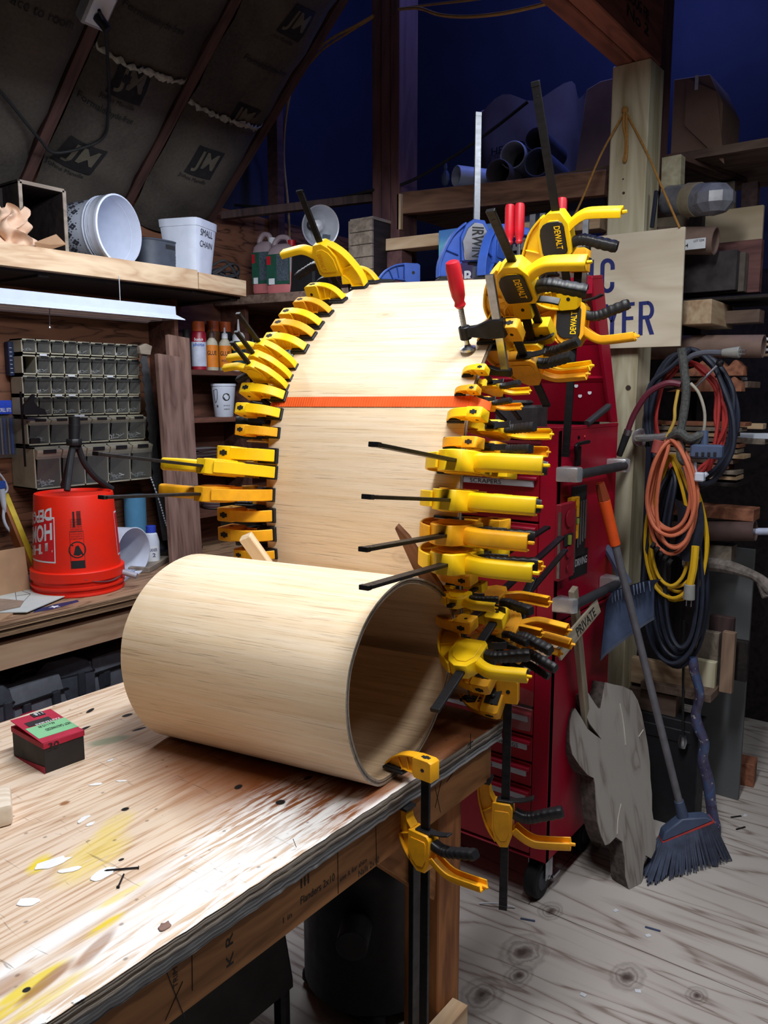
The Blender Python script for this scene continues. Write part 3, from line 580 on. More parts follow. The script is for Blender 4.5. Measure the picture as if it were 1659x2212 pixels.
# ================================================================ clamps
# local frame: bar along Z, jaws reach along +X, handles along -X; jaw above the work (z>0), trigger body below (z<0)
RR = [(-.012, -.009), (-.009, -.012), (.009, -.012), (.012, -.009), (.012, .009), (.009, .012), (-.009, .012), (-.012, .009)]
def clamp_proto(yel, style):
    d = {}; parts = []
    jaw = MB().prism([(-.021, .006), (-.021, .050), (-.014, .054), (.018, .054), (.022, .050), (.022, .012), (.018, .006)], -.0135, .0135)
    jaw.prism([(.02, .050), (.046, .046), (.070, .032), (.088, .012), (.088, .006), (.056, .006), (.046, .015), (.02, .013)], -.0045, .0045)
    jaw.sweep([(.016, .0525), (.046, .0468), (.071, .0325), (.0895, .010)], [(-.0115, -.0022), (.0115, -.0022), (.0115, .0022), (-.0115, .0022)], 4)
    jaw.sweep([(.021, .012), (.046, .014), (.057, .006), (.089, .006)], [(-.0105, -.0018), (.0105, -.0018), (.0105, .0018), (-.0105, .0018)], 0)
    for x0, z0, x1, z1 in ((.034, .012, .040, .046), (.050, .012, .062, .038)): jaw.sweep([(x0, z0), (x1, z1)], [(-.009, -.0012), (.009, -.0012), (.009, .0012), (-.009, .0012)], 0)
    d['fixed_jaw'] = jaw.mesh('fixed_jaw', yel, .0016)
    slot = MB().box((0, 0, .0545), (.018, .0075, .0008)).box((0, 0, .0545), (.006, .012, .0009)).cyl((-.002, -.0139, .03), (-.002, .0139, .03), .0042, n=12); d['jaw_slot'] = slot.mesh('jaw_slot', INK)
    pad = MB().box((.069, 0, .0035), (.048, .030, .007)).box((.069, 0, .009), (.040, .024, .006)); d['jaw_pad'] = pad.mesh('jaw_pad', BLK, .0015)
    d['body_pad'] = MB().box((.069, 0, -.0035), (.048, .030, .007)).box((.069, 0, -.009), (.040, .024, .006)).mesh('body_pad', BLK, .0015)
    body = MB().prism([(.040, -.046), (-.018, -.046), (-.027, -.056), (-.027, -.112), (-.014, -.136), (.012, -.138), (.030, -.124), (.042, -.098)], -.0155, .0155)
    body.prism([(.036, -.046), (.050, -.030), (.054, -.010), (.089, -.010), (.086, -.045), (.060, -.098), (.030, -.126)], -.0045, .0045)
    body.sweep([(.0905, -.010), (.087, -.046), (.061, -.099), (.028, -.130)], [(-.012, -.0022), (.012, -.0022), (.012, .0022), (-.012, .0022)], 4)
    body.sweep([(.036, -.046), (.050, -.031), (.055, -.011), (.089, -.011)], [(-.011, -.0018), (.011, -.0018), (.011, .0018), (-.011, .0018)], 0)
    body.sweep([(.045, -.060), (.074, -.070)], [(-.010, -.0012), (.010, -.0012), (.010, .0012), (-.010, .0012)], 0)
    for s in (-1, 1): body.prism([(.030, -.060), (-.014, -.060), (-.018, -.066), (-.018, -.104), (-.008, -.122), (.010, -.124), (.026, -.112), (.034, -.094), (.034, -.064)], s*.0155, s*.0175)
    d['body'] = body.mesh('body', yel, .0016)
    U = [(-.0135, -.009), (-.0135, .004), (-.0095, .009), (.0095, .009), (.0135, .004), (.0135, -.009), (.0105, -.009), (.0105, .003), (-.0105, .003), (-.0105, -.009)]
    d['handle'] = MB().sweep([(-.018, -.100), (-.034, -.112), (-.052, -.121), (-.072, -.123), (-.130, -.116)], U, 3).box((-.133, 0, -.115), (.012, .005, .006)).mesh('handle', yel, .0012)
    tr_ = MB().sweep([(-.018, -.068), (-.036, -.074), (-.054, -.072), (-.080, -.062), (-.112, -.050)], [(a*.86, b*.8) for a, b in RR], 8, sc=lambda t: 1+(.055*(1 if int(t*44) % 2 else -1) if t > .32 else 0)); d['trigger'] = tr_.mesh('trigger', BLK, 0, 60)
    d['release_lever'] = MB().sweep([(.006, -.044), (-.018, -.042), (-.040, -.037), (-.056, -.030)], [(-.008, -.002), (.008, -.002), (.008, .002), (-.008, .002)], 3).box((0, 0, -.044), (.034, .020, .006)).mesh('release_lever', BLK, .001)
    bar = MB().box((0, 0, -.5), (.0195, .0075, 1)); bar.box((0, 0, -1.0), (.0195, .0095, .02)); bar.cyl((0, -.0042, -.95), (0, .0042, -.95), .004, n=8); d['bar'] = bar.mesh('bar', BSTEEL, .0008)
    if style == 'badge':
        pr = [(.028, -.054), (-.010, -.054), (-.016, -.056), (-.019, -.062), (-.019, -.108), (-.016, -.117), (-.009, -.121), (.014, -.121), (.024, -.117), (.031, -.109), (.034, -.098), (.034, -.062), (.032, -.056)]
        d['side_badge'] = MB().prism(pr, -.0198, -.0172).prism(pr, .0172, .0198).mesh('side_badge', BLK, .0012)
    return d
CP = {(y, st): clamp_proto((YEL, YEL2)[y], st) for y in (0, 1) for st in ('plain', 'badge')}
BLUEP = clamp_proto(BLUE, 'plain')
CHILD = {'jaw_slot': 'fixed_jaw', 'jaw_pad': 'fixed_jaw', 'body_pad': 'body'}
LETM = {}
def clamp(mw, scale, L, label, y=0, style='plain', gj=0, gb=0, group='trigger clamps gripping the bent plywood', proto=None, name='trigger_clamp', cat='clamp', bx=1, word='DEWALT', barmat=None, zs=1):
    """mw: frame of the work point; L bar length below the work; gj, gb gaps of jaw and body from the work"""
    p = proto or CP[y, 'badge' if style == 'badge' else 'plain']; t = thing(name, label, cat, mw @ M.Scale(scale, 4) @ M.Diagonal((1, 1, zs, 1)), group); made = {}
    for k in ('bar', 'fixed_jaw', 'body', 'handle', 'trigger', 'release_lever', 'side_badge', 'jaw_slot', 'jaw_pad', 'body_pad'):
        if k not in p: continue
        o = bpy.data.objects.new(k, p[k]); C.objects.link(o); o.parent = made[CHILD[k]] if k in CHILD else t; made[k] = o
        if k == 'bar': o.location.z = gj/scale+.052; o.scale = (min(1, .95/scale), min(1, .85/scale), L/scale+.052+gj/scale)
        elif k == 'fixed_jaw': o.location.z = gj/scale
        elif k not in CHILD: o.location.z = -gb/scale; o.scale.x = bx if k == 'body' else 1
        if barmat and k == 'bar': o.material_slots[0].link = 'OBJECT'; o.material_slots[0].material = barmat
    words = [(-1, .0203), (1, .0203)] if style == 'badge' else ([(-1, .0178), (1, .0178)] if style == 'embossed' else [])
    host = made.get('side_badge', made['body'])
    for s, yy in words:
        k = (s, style, word, y)
        if k not in LETM:
            fn = flat((.002, yy*s, -.112), (0, 0, .046), (-s*.0 - .013, 0, 0)) if s < 0 else flat((-.011, yy*s, -.112), (0, 0, .046), (.013, 0, 0))
            o = letters(word, fn, YEL if style == 'badge' else YEL2, host, .02); LETM[k] = o.data
        else:
            o = bpy.data.objects.new('lettering', LETM[k]); C.objects.link(o); o.parent = host
        o.location = (0, 0, 0)
    return t
# curves of the arch / roll edges in world space
def edge_curve(pts, side, roll=False):
    c = curve2(pts, 16); out = []
    w_ = 0 if side == 'R' else (.50 if roll else .528); sh_ = 0 if side == 'R' else (-.045 if roll else .012)
    for i in range(len(c)):
        a, b = c[max(0, i-1)], c[min(len(c)-1, i+1)]; d = PD*(b[0]-a[0])+ZZ*(b[1]-a[1]); d.normalize()
        p = OO+PD*(c[i][0]+sh_)+ZZ*(c[i][1]+(TWIST(c[i][1]) if side == 'R' and not roll else 0))+AX_*w_; out.append((p, d))
    return out
EC = {s: edge_curve(ARCH[3:], s) for s in 'LR'}
# combined face in the lower right, where the roll sheet lies over the arch
EC['B'] = [(p+PD*(-.0), d) for p, d in edge_curve(ARCH[2:13], 'R')]
def on_edge(side, px, py, front, scale, inn, L, label, tip=None, tilt=0, yawd=0, t=.0062, **k):
    """clamp on an edge at the point whose picture is nearest (px,py); its pad reaches inn over the sheet.
    front: trigger body on the visible face. tip: where the bar end is seen (sets bar length, tilt and slew)"""
    p, d = min(EC[side], key=lambda e: (prj(e[0])[0]-px)**2*.25+(prj(e[0])[1]-py)**2)
    inw = AX_ if side != 'L' else -AX_; n = PD*(-d.dot(ZZ))+ZZ*d.dot(PD); p = p-n*.0062
    R0 = FR(p+inw*(inn-.092*scale), inw, -n if front else n)
    def fr(ti, ya): return R0 @ M.Rotation(math.radians(ti), 4, 'X') @ M.Rotation(math.radians(ya), 4, 'Y')
    if tip:
        best = None
        for ti in range(-24, 25, 2):
            for ya in range(-10, 11, 2):
                R_ = fr(ti, ya)
                for q in range(5, 62, 2):
                    e = prj(R_ @ V((0, 0, -q/100))); c_ = (e[0]-tip[0])**2+(e[1]-tip[1])**2+.8*ti*ti+14*ya*ya
                    if best is None or c_ < best[0]: best = (c_, ti, ya, q/100)
        tilt, yawd, L = best[1:]
    return clamp(fr(tilt, yawd), scale, L, label, gj=t, gb=t, **k)
# right edge, from the top down
on_edge('R', 1142, 590, 1, 1.15, .04, .40, 'large yellow clamp with black side badge at the arch top, its bar standing highest', (1147, 175), style='badge')
on_edge('R', 1072, 682, 1, 1.15, .03, .155, 'yellow clamp with black side badge whose short black bar leans up left of it', (1060, 455), style='badge')
on_edge('R', 1165, 580, 0, 1.15, .03, .44, 'clamp with long black bar hanging straight down in front of the red chest lid', (1220, 990), y=1, style='badge')
on_edge('R', 1068, 690, 0, .95, .03, .14, 'yellow clamp whose block shows two holes just below the leaning badge clamp', (1140, 745))
on_edge('R', 1060, 735, 0, .95, .03, .20, 'clamp behind the red handled bar clamp, its bar slanting down across the red lid', (1180, 872), y=1)
on_edge('R', 1044, 808, 0, .56, .035, .09, 'upper of the two small clamps above the orange strap on the right edge', (1120, 905))
on_edge('R', 1033, 850, 0, .54, .038, .09, 'lower of the two small clamps, gripping right at the orange strap end', (1095, 905), y=1)
on_edge('R', 1014, 905, 0, .84, .042, .13, 'yellow clamp just below the right end of the orange strap')
on_edge('R', 1003, 958, 0, .84, .045, .13, 'yellow clamp with scribbled jaw, second below the strap on the right edge', y=1)
on_edge('R', 999, 1008, 1, 1.28, .052, .215, 'clamp facing out whose bar rises to the left, highest of the four pointing bars', (810, 950))
on_edge('R', 996, 1078, 1, 1.28, .06, .20, 'clamp facing out with a level bar, second of the four pointing bars', (800, 1082))
on_edge('R', 993, 1135, 1, 1.24, .058, .20, 'worn orange clamp facing out, third of the four pointing bars', (785, 1181), y=1)
on_edge('R', 991, 1190, 1, 1.28, .062, .19, 'bright clamp facing out, lowest of the four pointing bars above the roll', (796, 1272))
on_edge('R', 989, 1238, 0, .86, .05, .24, 'orange jawed clamp under the four pointing bars, at the roll crest', (1185, 1140), y=1)
on_edge('R', 990, 1272, 1, .66, .03, .08, 'smallest yellow clamp facing out beside the brown wedge stick', (968, 1312))
on_edge('B', 986, 1330, 0, .92, .055, .28, 'clamp reaching inside the roll mouth with its black pad on the inner face', (1212, 1160), y=1, t=.016)
on_edge('B', 988, 1352, 1, 1.0, .03, .17, 'yellow clamp inside the roll mouth, its black bar pointing down to the loose ply end', (942, 1532), t=.016)
on_edge('B', 993, 1400, 0, .75, .03, .30, 'small jawed clamp half hidden below the clamp in the roll mouth', (1222, 1195), y=1, t=.016)
kb = [on_edge('B', 1000, 1432, 0, 1.0, .035, .30, 'orange clamp with square black top, upper of two near the table end', (1150, 1250), y=1, t=.016),
      on_edge('B', 1012, 1480, 0, 1.0, .035, .30, 'orange clamp with square black top, lower of two near the table end', (1140, 1290), y=1, t=.016)]
for o in kb: MB().box((0, -.0142, .030), (.032, .0018, .036)).sphere((0, -.0150, .030), .006, 10).build('block_cap', BLK, o)
on_edge('B', 1025, 1518, 0, .85, .03, .12, 'lowest orange clamp, its jaw resting close to the table top', y=1, t=.016)
# left edge, from the top down
on_edge('L', 735, 600, 1, 1.05, .035, .15, 'large yellow clamp with embossed side, topmost on the left edge, black bar up', (648, 418), style='embossed')
on_edge('L', 782, 592, 0, 1.0, .03, .16, 'yellow jaw peeking out behind the topmost left clamp')
for q in ((700, 645, .98, 0, 'first of the five close yellow jaws under the topmost left clamp'), (676, 676, .9, 1, 'second of the five close jaws, with orange inside, on the upper left edge'), (658, 702, .98, 0, 'third of the five close yellow jaws on the upper left edge'), (644, 728, .98, 1, 'fourth of the five close yellow jaws on the upper left edge'), (632, 755, .98, 0, 'lowest of the five close yellow jaws, just above the three little upright bars')):
    on_edge('L', q[0], q[1], 0, q[2], .035, .2, q[4], y=q[3])
for px, py, s, tp in ((606, 792, 'upper', (520, 683)), (600, 815, 'middle', (510, 713)), (594, 838, 'lowest', (502, 738))):
    on_edge('L', px, py, 1, .68, .03, .155, 'small yellow clamp with a thin bar rising left, %s of the three like it' % s, tp)
for px, py, sc_, y_, s in ((588, 858, .98, 0, 'yellow jaw just above the left end of the orange strap'), (580, 896, .98, 0, 'yellow jaw just below the left end of the orange strap'), (574, 936, .92, 1, 'pale worn jaw second below the strap on the left edge'), (570, 984, 1.25, 0, 'long scuffed yellow jaw above the two handles pointing left')):
    on_edge('L', px, py, 0, sc_, .034, .2, s, y=y_)
on_edge('L', 568, 1022, 1, 1.12, .034, .235, 'big clamp with yellow handle pointing left, upper of the pair before the leaning boards', (202, 985))
on_edge('L', 565, 1068, 1, 1.12, .028, .235, 'big clamp with rounded orange handle pointing left, lower of the pair', (216, 1071), y=1)
for px, py, sc_, s in ((563, 1112, 1.2, 'upper orange jaw below the left pointing handles'), (562, 1152, 1.2, 'orange jaw with a smeared sticker, above the pale wedge'), (560, 1194, .9, 'small orange jaw lowest on the left edge, behind the pale wedge')):
    on_edge('L', px, py, 0, sc_, .03, .2, s, y=1)
# two large clamps on the table edge
q = ay(920, 1660, .778)
clamp(FR(V((q.x, .778, .884)), (.06, 1, 0), ZZ), 1.0, .62, 'large yellow clamp holding the roll rim down to the table edge', y=1, gj=.040, gb=.036, bx=.72, zs=.82, group='large clamps at the table edge')
q = ay(1094, 1640, .80)
clamp(FR(V((q.x, .80, .82)), (-.35, 1, 0), ZZ), 1.12, .36, 'large yellow clamp on a long black bar beyond the table corner', gj=.125, gb=.050, bx=.6, y=1, group='large clamps at the table edge')
# blue clamps standing at the far end of the arch top
def top_pt(f, i): # f across from the right edge, i index from the end
    p, d = EC['R'][i]; p2 = EC['L'][i][0]; return p+(p2-p)*f, d
WB = 'IRWIN'
DB = (-PD*.72+AX_*.7).normalized()
p, d = top_pt(.56, -6)
bl = clamp(FR(p+PD*.03+ZZ*.002, DB, -ZZ), 1.25, .46, 'big blue and silver clamp standing on the arch top with a tall bare steel bar', gj=.014, gb=.003, proto=BLUEP, group='blue clamps on the arch top', barmat=STEEL)
b_ = MB(); pr = [(.034, -.050), (-.012, -.050), (-.02, -.06), (-.02, -.112), (-.008, -.130), (.012, -.132), (.028, -.118), (.04, -.09)]
sb = MB().prism(pr, -.0205, -.0178).prism(pr, .0178, .0205).build('side_badge', STEEL, bl, bevel=.001)
for s in (-1, 1): letters(WB, flat((.018 if s < 0 else -.010, s*.0208, -.122), (0, 0, .066), (-.028 if s < 0 else .028, 0, 0)), INK, sb, .02)
p, d = top_pt(.97, -6)
clamp(FR(p+PD*.03+ZZ*.002, DB, ZZ), 1.15, .10, 'blue clamp jaw sitting alone on the middle of the arch top', gj=.003, gb=.03, proto=BLUEP, group='blue clamps on the arch top')
p, d = top_pt(.46, -4)
clamp(FR(p+PD*.05+ZZ*.002, -PD, -ZZ), 1.1, .10, 'blue clamp half hidden behind the leaning black bar on the arch top', gj=.014, gb=.003, proto=BLUEP, group='blue clamps on the arch top')
# bar clamps with red handles: bar along Z, arms along +X, screw through the lower arm
def f_clamp(mw, label, L=.30, scale=1, hl=.10):
    t = thing('screw_clamp', label, 'clamp', mw @ M.Scale(scale, 4), 'red handled screw clamps')
    MB().box((0, 0, L/2-.10), (.018, .008, L)).build('bar', STEEL, t, bevel=.0006)
    MB().prism([(-.014, -.010), (.014, -.010), (.03, -.004), (.085, .006), (.085, -.008), (.03, -.022), (-.014, -.026)], -.007, .007).cyl((.075, 0, .0), (.075, 0, .008), .012, n=14).build('fixed_arm', BSTEEL, t, mw=W(t) @ tr(0, 0, -.075), bevel=.001)
    arm = MB().prism([(-.016, -.012), (.016, -.014), (.06, -.008), (.088, -.010), (.088, .010), (.05, .014), (.016, .026), (-.016, .026)], -.009, .009); arm.cyl((.078, 0, -.014), (.078, 0, .014), .013, n=12)
    arm.build('sliding_arm', BSTEEL, t, bevel=.001)
    sc_ = MB().cyl((.078, 0, -.034), (.078, 0, .055), .0055, n=10)
    for i in range(12): sc_.cyl((.078, 0, .010+i*.0036), (.078, 0, .0124+i*.0036), .0064, n=10)
    sc_.build('screw', STEEL, t)
    MB().lathe([(.004, 0), (.017, .003), (.017, .008), (.008, .012), (.006, .016)], 18, tr(.078, 0, -.042)).build('swivel_pad', STEEL, t)
    MB().lathe([(0, 0), (.008, .0), (.0125, .006), (.0105, .014), (.0145, .026), (.0160, .045), (.0160, hl-.012), (.014, hl-.003), (.008, hl), (0, hl)], 18, tr(.078, 0, .055)).build('grip', REDP, t)
    return t
p, d = min(EC['R'], key=lambda e: abs(prj(e[0])[1]-745)); n_ = PD*(-d.dot(ZZ))+ZZ*d.dot(PD)
f_clamp(FR(p-AX_*(-.0)+n_*.040-AX_*.035, AX_, n_+ZZ*.9-AX_*.05), 'screw clamp with scuffed red handle leaning on the right edge above the strap', .22)
# three standing behind the badge clamps on the arch top
for px, py, lb, tl in ((1097, 600, 'screw clamp with red handle, left of the two between the badge clamps', .12), (1118, 590, 'screw clamp with red handle and silver screw, right of the two between the badge clamps', -.05), (1208, 572, 'screw clamp with red handle farthest right, behind the tallest clamp', .02)):
    p = apl(px, py, OO+PD*.86, PD); p.z = max(p.z, 1.93)
    f_clamp(FR(V((p.x, p.y, 1.962))-AX_*.066, AX_, ZZ+AX_*tl), lb, .24, .82, .125)
# orange strap round the sheet
sp = [(OO+PD*(s_-.0018)+ZZ*z_) for s_, z_ in ((.3545, 1.622),)]
STR = plain('orange_webbing', (238, 92, 22), .75, var=.06)
st = thing('ratchet_strap', 'orange webbing strap pulled flat across the arch', 'strap', (0, 0, 0))
pR, dR = min(EC['R'], key=lambda e: abs(prj(e[0])[1]-868)); pL, dL = min(EC['L'], key=lambda e: abs(prj(e[0])[1]-869)); nn_ = PD*(-dR.dot(ZZ))+ZZ*dR.dot(PD)
k = 150; b = MB(); dirs = (pL-pR)
for i in range(k+1):
    u = i/k; r_ = .0013+(.0007 if i % 2 else 0); c = pR+dirs*(u*1.02-.01)
    for v in (-.0125, .0125): b.v.append(tuple(c+dR*v+nn_*r_))
for i in range(k): b.f.append((2*i, 2*i+1, 2*i+3, 2*i+2)); b.m.append(0)
b.build('webbing', STR, st, ang=10)
for p_, sgn in ((pR, -1), (pL, 1)):
    b = MB(); e = AX_*sgn
    for i in range(7):
        u = i/6; c = p_+e*(.004+.03*math.sin(u*PI/2)) + nn_*(.0015-.035*u)
        for v in (-1, 1): b.v.append(tuple(c+dR*v*(.0125-.004*u)+ZZ*(.003*u)))
    for i in range(6): b.f.append((2*i, 2*i+1, 2*i+3, 2*i+2)); b.m.append(0)
    b.build('wrapped_end', STR, st)
# wedges in the crotch between roll and arch
def px_board(name, label, a, b, w_, th, mt, up): return board(name, a, b, w_, th, mt, label, 'wedge', up=up)
a = OO+PD*.262+AX_*.10; f0 = apl(862, 1132, OO+PD*.20, PD); f1 = apl(985, 1318, OO+PD*.288, PD)
WD = f0-f1; tp = FR(f1, WD, AX_); L_ = WD.length
MB().prism([(0, -.004), (0, .034), (L_*.55, .032), (L_*.98, .012), (L_, .004), (L_*.86, -.004)], -.006, .006).build('wedge_stick', wood('wedge_walnut', (140, 96, 66), (86, 54, 36), 'X', 2, 50, knots=False), None, tp @ ry(0), .001, label='brown pointed stick wedged between roll and arch', cat='wedge')
f0 = apl(530, 1158, OO+PD*.20, PD); f1 = apl(585, 1235, OO+PD*.255, PD)
board('wedge_stick', f1, f0, .030, .022, wood('fresh_pine_stick', (236, 216, 186), (196, 168, 132), 'X', 2, 60, knots=False), 'pale pine stick wedged behind the roll at its left end', 'wedge', up=PD*-1+ZZ*.6)
# ================================================================ bench and left wall
def ppm(p): return FPX/(V(p)-EYE).dot(FW)
def stand(px, yb, yt, wpx, Y, z=None):
    """base point, radius and height of an upright round thing seen at px between yb and yt in plane Y"""
    p = ay(px, yb, Y); s = ppm(p); return V((p.x, p.y, p.z if z is None else z)), wpx/2/s, ay(px, yt, Y).z-(p.z if z is None else z)
BTM = ply_contour('bench_ply', (160, 128, 100), (100, 74, 56), 'X', freq=9, sc=(1.2, 9))
wbn = thing('workbench', 'long wall bench with plywood top along the left wall', 'bench', (0, 2.45, 0))
MB().box((1.65, .30, .8895), (3.3, .60, .021)).build('bench_top', [BTM], wbn, bevel=.0015); MB().box((1.65, .302, .866), (3.3, .596, .024)).build('lower_top', EDG3, wbn, bevel=.0015)
MB().box((1.65, -.0012, .889), (3.3, .0012, .018)).build('top_edge', EDG3, wbn)
BAP = wood('bench_apron_pine', (222, 190, 160), (184, 144, 114), 'X', 1.6, 26)
board('apron', (0, 2.51, .782), (3.3, 2.51, .782), .038, .094, BAP, parent=wbn)
for x in (.1, 1.1, 2.7): MB().box((x, .09, .43), (.09, .09, .85)).build('leg', FIRZ, wbn)
MB().box((1.6, .30, .478), (3.2, .56, .02)).build('lower_shelf', DARKW, wbn)
for px, py, rd in ((112, 1320, 0), (170, 1312, 0)): pass
q = az(118, 1311, .9); star = []
MB().prism([(q.x-.085, q.y-.012), (q.x-.02, q.y-.025), (q.x+.09, q.y-.005), (q.x+.10, q.y+.022), (q.x+.02, q.y+.03), (q.x-.06, q.y+.018)], .9001, .9006, 'xy').build('blue_sticker', plain('navy_print', (40, 44, 92), .6, var=.2, sc=60), wbn, mw=M.Identity(4))
MB().prism([(q.x+(.02 if i % 2 == 0 else .008)*math.cos(.3+i*PI/5), q.y+(.02 if i % 2 == 0 else .008)*math.sin(.3+i*PI/5)) for i in range(10)], .9006, .901, 'xy').build('star_print', OFFW, wbn, mw=M.Identity(4))
# tool cases on the low shelf
def case(px, yb, yt, wpx, Y, label, mt, shape=0, handle=True, dp=.16):
    b, r, h = stand(px, yb, yt, wpx, Y, .488); w_ = 2*r/.62
    t = thing('tool_case', label, 'tool case', tr(b.x, b.y+dp/2, .488) @ rz(-8 if shape else 4), 'black tool cases under the bench')
    if shape == 1: MB().prism([(-w_/2, 0), (w_/2, 0), (w_/2, h*.55), (w_*.40, h*.85), (w_*.2, h), (-w_*.2, h), (-w_*.42, h*.75), (-w_/2, h*.4)], -dp/2, dp/2).build('shell', mt, t, bevel=.014, seg=2)
    else: MB().box((0, 0, h/2), (w_, dp, h), tx=.86, ty=.7).build('shell', mt, t, bevel=.012, seg=2)
    MB().box((w_*.28, -dp*.5+.004, h*.4), (.03, .02, h*.5)).build('latch', GREYP, t, bevel=.004); MB().box((-w_*.2, -dp*.5+.006, h*.4), (.03, .02, h*.4)).build('latch', GREYP, t, bevel=.004)
    MB().box((0, -dp*.47, h*.6), (w_*.98, .012, .006)).build('seam_rib', BLK, t)
    if handle: MB().tube([(-w_*.2, 0, h-.005), (-w_*.16, 0, h+.022), (w_*.16, 0, h+.022), (w_*.2, 0, h-.005)], .009, 8, 3).build('handle', BLK, t)
    return t
CASE = plain('case_charcoal', (128, 134, 148), .5, var=.12); CASE2 = plain('case_black', (88, 94, 108), .55, var=.15)
case(5, 1560, 1480, 46, 2.56, 'rounded black case at the far left under the bench, cut by the frame', CASE2, 1)
case(85, 1545, 1475, 92, 2.56, 'charcoal case with a low handle, second from the left under the bench', CASE)
case(145, 1530, 1420, 95, 2.62, 'tall humped black case in the middle under the bench', CASE2, 1, False, .2)
case(205, 1510, 1428, 40, 2.62, 'narrow upright black case behind the humped one under the bench', CASE)
case(250, 1500, 1410, 70, 2.62, 'black case with domed handle nearest the roll under the bench', CASE)
b, r, h = stand(55, 1562, 1535, 50, 2.52, .488)
MB().box((0, 0, .025), (.16, .08, .05), tx=.9, ty=.8).box((.02, 0, .055), (.06, .05, .014)).build('red_tool', plain('pinkish_red_plastic', (170, 34, 64), .45), None, tr(b.x, b.y, .488), .006, label='red plastic tool lid lying in front of the cases under the bench', cat='tool')
# upside down red bucket
RBK = plain('red_orange_bucket', (238, 40, 16), .42, var=.06, sc=9)
f = az(172, 1291, .9); dv = V((f.x, f.y, 0)).normalized(); bc = f+dv*.158; s = ppm(bc); bh = ay(168, 1062, bc.y).z-.9
bk = thing('bucket', 'red plastic bucket standing upside down on the bench, hose fitting on top', 'bucket', bc)
rt, rb = 81/s*.985, 88/s
prof = [(rb*1.06, 0), (rb*1.075, .004), (rb*1.065, .012), (rb*1.02, .013), (rb*1.02, .024), (rb*1.085, .026), (rb*1.085, .034), (rb*1.03, .036), (rb*1.03, .052), (rb*1.09, .054), (rb*1.09, .086), (rb*1.075, .088), (rb*1.005, .089)]
H_ = bh
rad = lambda z: rb*1.005+(rt-rb*1.005)*(z-.089)/(H_-.089)
prof += [(rad(H_*.6), H_*.6), (rt, H_-.006), (rt*.985, H_), (rt*.94, H_), (rt*.92, H_-.008), (0, H_-.010)]
MB().open_lathe(prof, 56).build('shell', RBK, bk)
azc = math.atan2(-bc.y, -bc.x)           # angle towards the camera
def on_bucket(a0, a1, z0, z1, d=.0008):
    return lambda u, v: (lambda a, z: V(((rad(z)+d)*math.cos(a), (rad(z)+d)*math.sin(a), z)))(azc+a0+(a1-a0)*u, z0+(z1-z0)*v)
def bucket_panel(a0, a1, z0, z1, mt, name, d): return MB().grid(on_bucket(a0, a1, z0, z1, d), 14, 4).build(name, mt, bk, recalc=False)
zz = lambda py: ay(168, py, bc.y-.12).z-.9
RD2 = plain('sticker_red', (214, 22, 34), .5, var=.05)
pn = bucket_panel(-1.45, -.50, .125, H_*.80, OFFW, 'square_sticker', .0005); bucket_panel(-1.43, -.525, .131, H_*.80-.006, RD2, 'sticker_field', .0009)
pn2 = bucket_panel(1.20, 1.9, .125, H_*.80, OFFW, 'square_sticker', .0005); bucket_panel(1.22, 1.88, .131, H_*.80-.006, RD2, 'sticker_field', .0009)
def slant(a0, a1, z0, z1, sh): return lambda u, v: on_bucket(0, 1, 0, 1, .0014)(a0+(a1-a0)*u, z0+(z1-z0)*v+sh*u)
for s_, z_, h_ in (('THE', .135, .036), ('HOME', .178, .062), ('DEPOT', .248, .045)): letters(s_[::1], (lambda a0, a1, z0, z1, sh: (lambda u, v: slant(a0, a1, z0, z1, sh)(1-u, 1-v)))(-1.55, -.57, z_, z_+h_, .03), OFFW, pn, .03)
bucket_panel(.02-.17, .30-.13, .105, H_*.66, INK, 'warning_label', .0004); wf = bucket_panel(.03-.17, .29-.13, .133, H_*.655, RBK, 'label_field', .0008)
for i in range(9): letters('WARNING CHILDREN CAN FALL INTO BUCKET AND DROWN'[(i*4) % 12:][:20], (lambda z: (lambda u, v: on_bucket(.045-.17, .275-.13, z, z+.006, .0012)(1-u, 1-v)))(.208+i*.0085), INK, wf, .0)
cz = .172; ring = MB()
for i in range(20):
    a, b_ = 2*PI*i/20, 2*PI*(i+1)/20
    f4 = lambda a, r_: on_bucket(0, 1, 0, 1, .0013)(.01+r_*math.cos(a)/rb, cz+r_*math.sin(a)); ring.add([f4(a, .026), f4(b_, .026), f4(b_, .030), f4(a, .030)], [(0, 1, 2, 3)])
fig = [(-.014, -.018), (.004, -.022), (.018, -.012), (.012, .0), (.004, .016), (-.006, .012), (-.010, -.004)]
ring.add([on_bucket(0, 1, 0, 1, .0013)(.01+x/rb, cz+y) for x, y in fig], [list(range(7))]); ring.add([on_bucket(0, 1, 0, 1, .0014)(.01+x/rb, cz+y) for x, y in ((-.021, .017), (-.017, .021), (.021, -.017), (.017, -.021))], [(0, 1, 2, 3)])
ring.build('no_child_symbol', INK, wf, recalc=False)
bc_ = MB()
for i in range(12): bc_.add([on_bucket(0, 1, 0, 1, .001)(.03+.1*(j in (1, 2)), H_*.72+i*.0042+.0024*(j in (2, 3))) for j in range(4)], [(0, 1, 2, 3)])
bc_.build('barcode', INK, bk, recalc=False); bucket_panel(-.06, -.015, H_*.70, H_*.70+.055, INK, 'printed_mark', .0008)
MB().tube([(rb*1.08*math.cos(azc+a), rb*1.08*math.sin(azc+a), .065-.02*math.sin((a-.12)/1.2*PI) if a > .1 else .065) for a in (.12, .4, .7, 1.0, 1.25)]+[((rb*1.30)*math.cos(azc+1.22), (rb*1.30)*math.sin(azc+1.22), .045)], .0022, 6, 5).build('wire_bail', STEEL, bk)
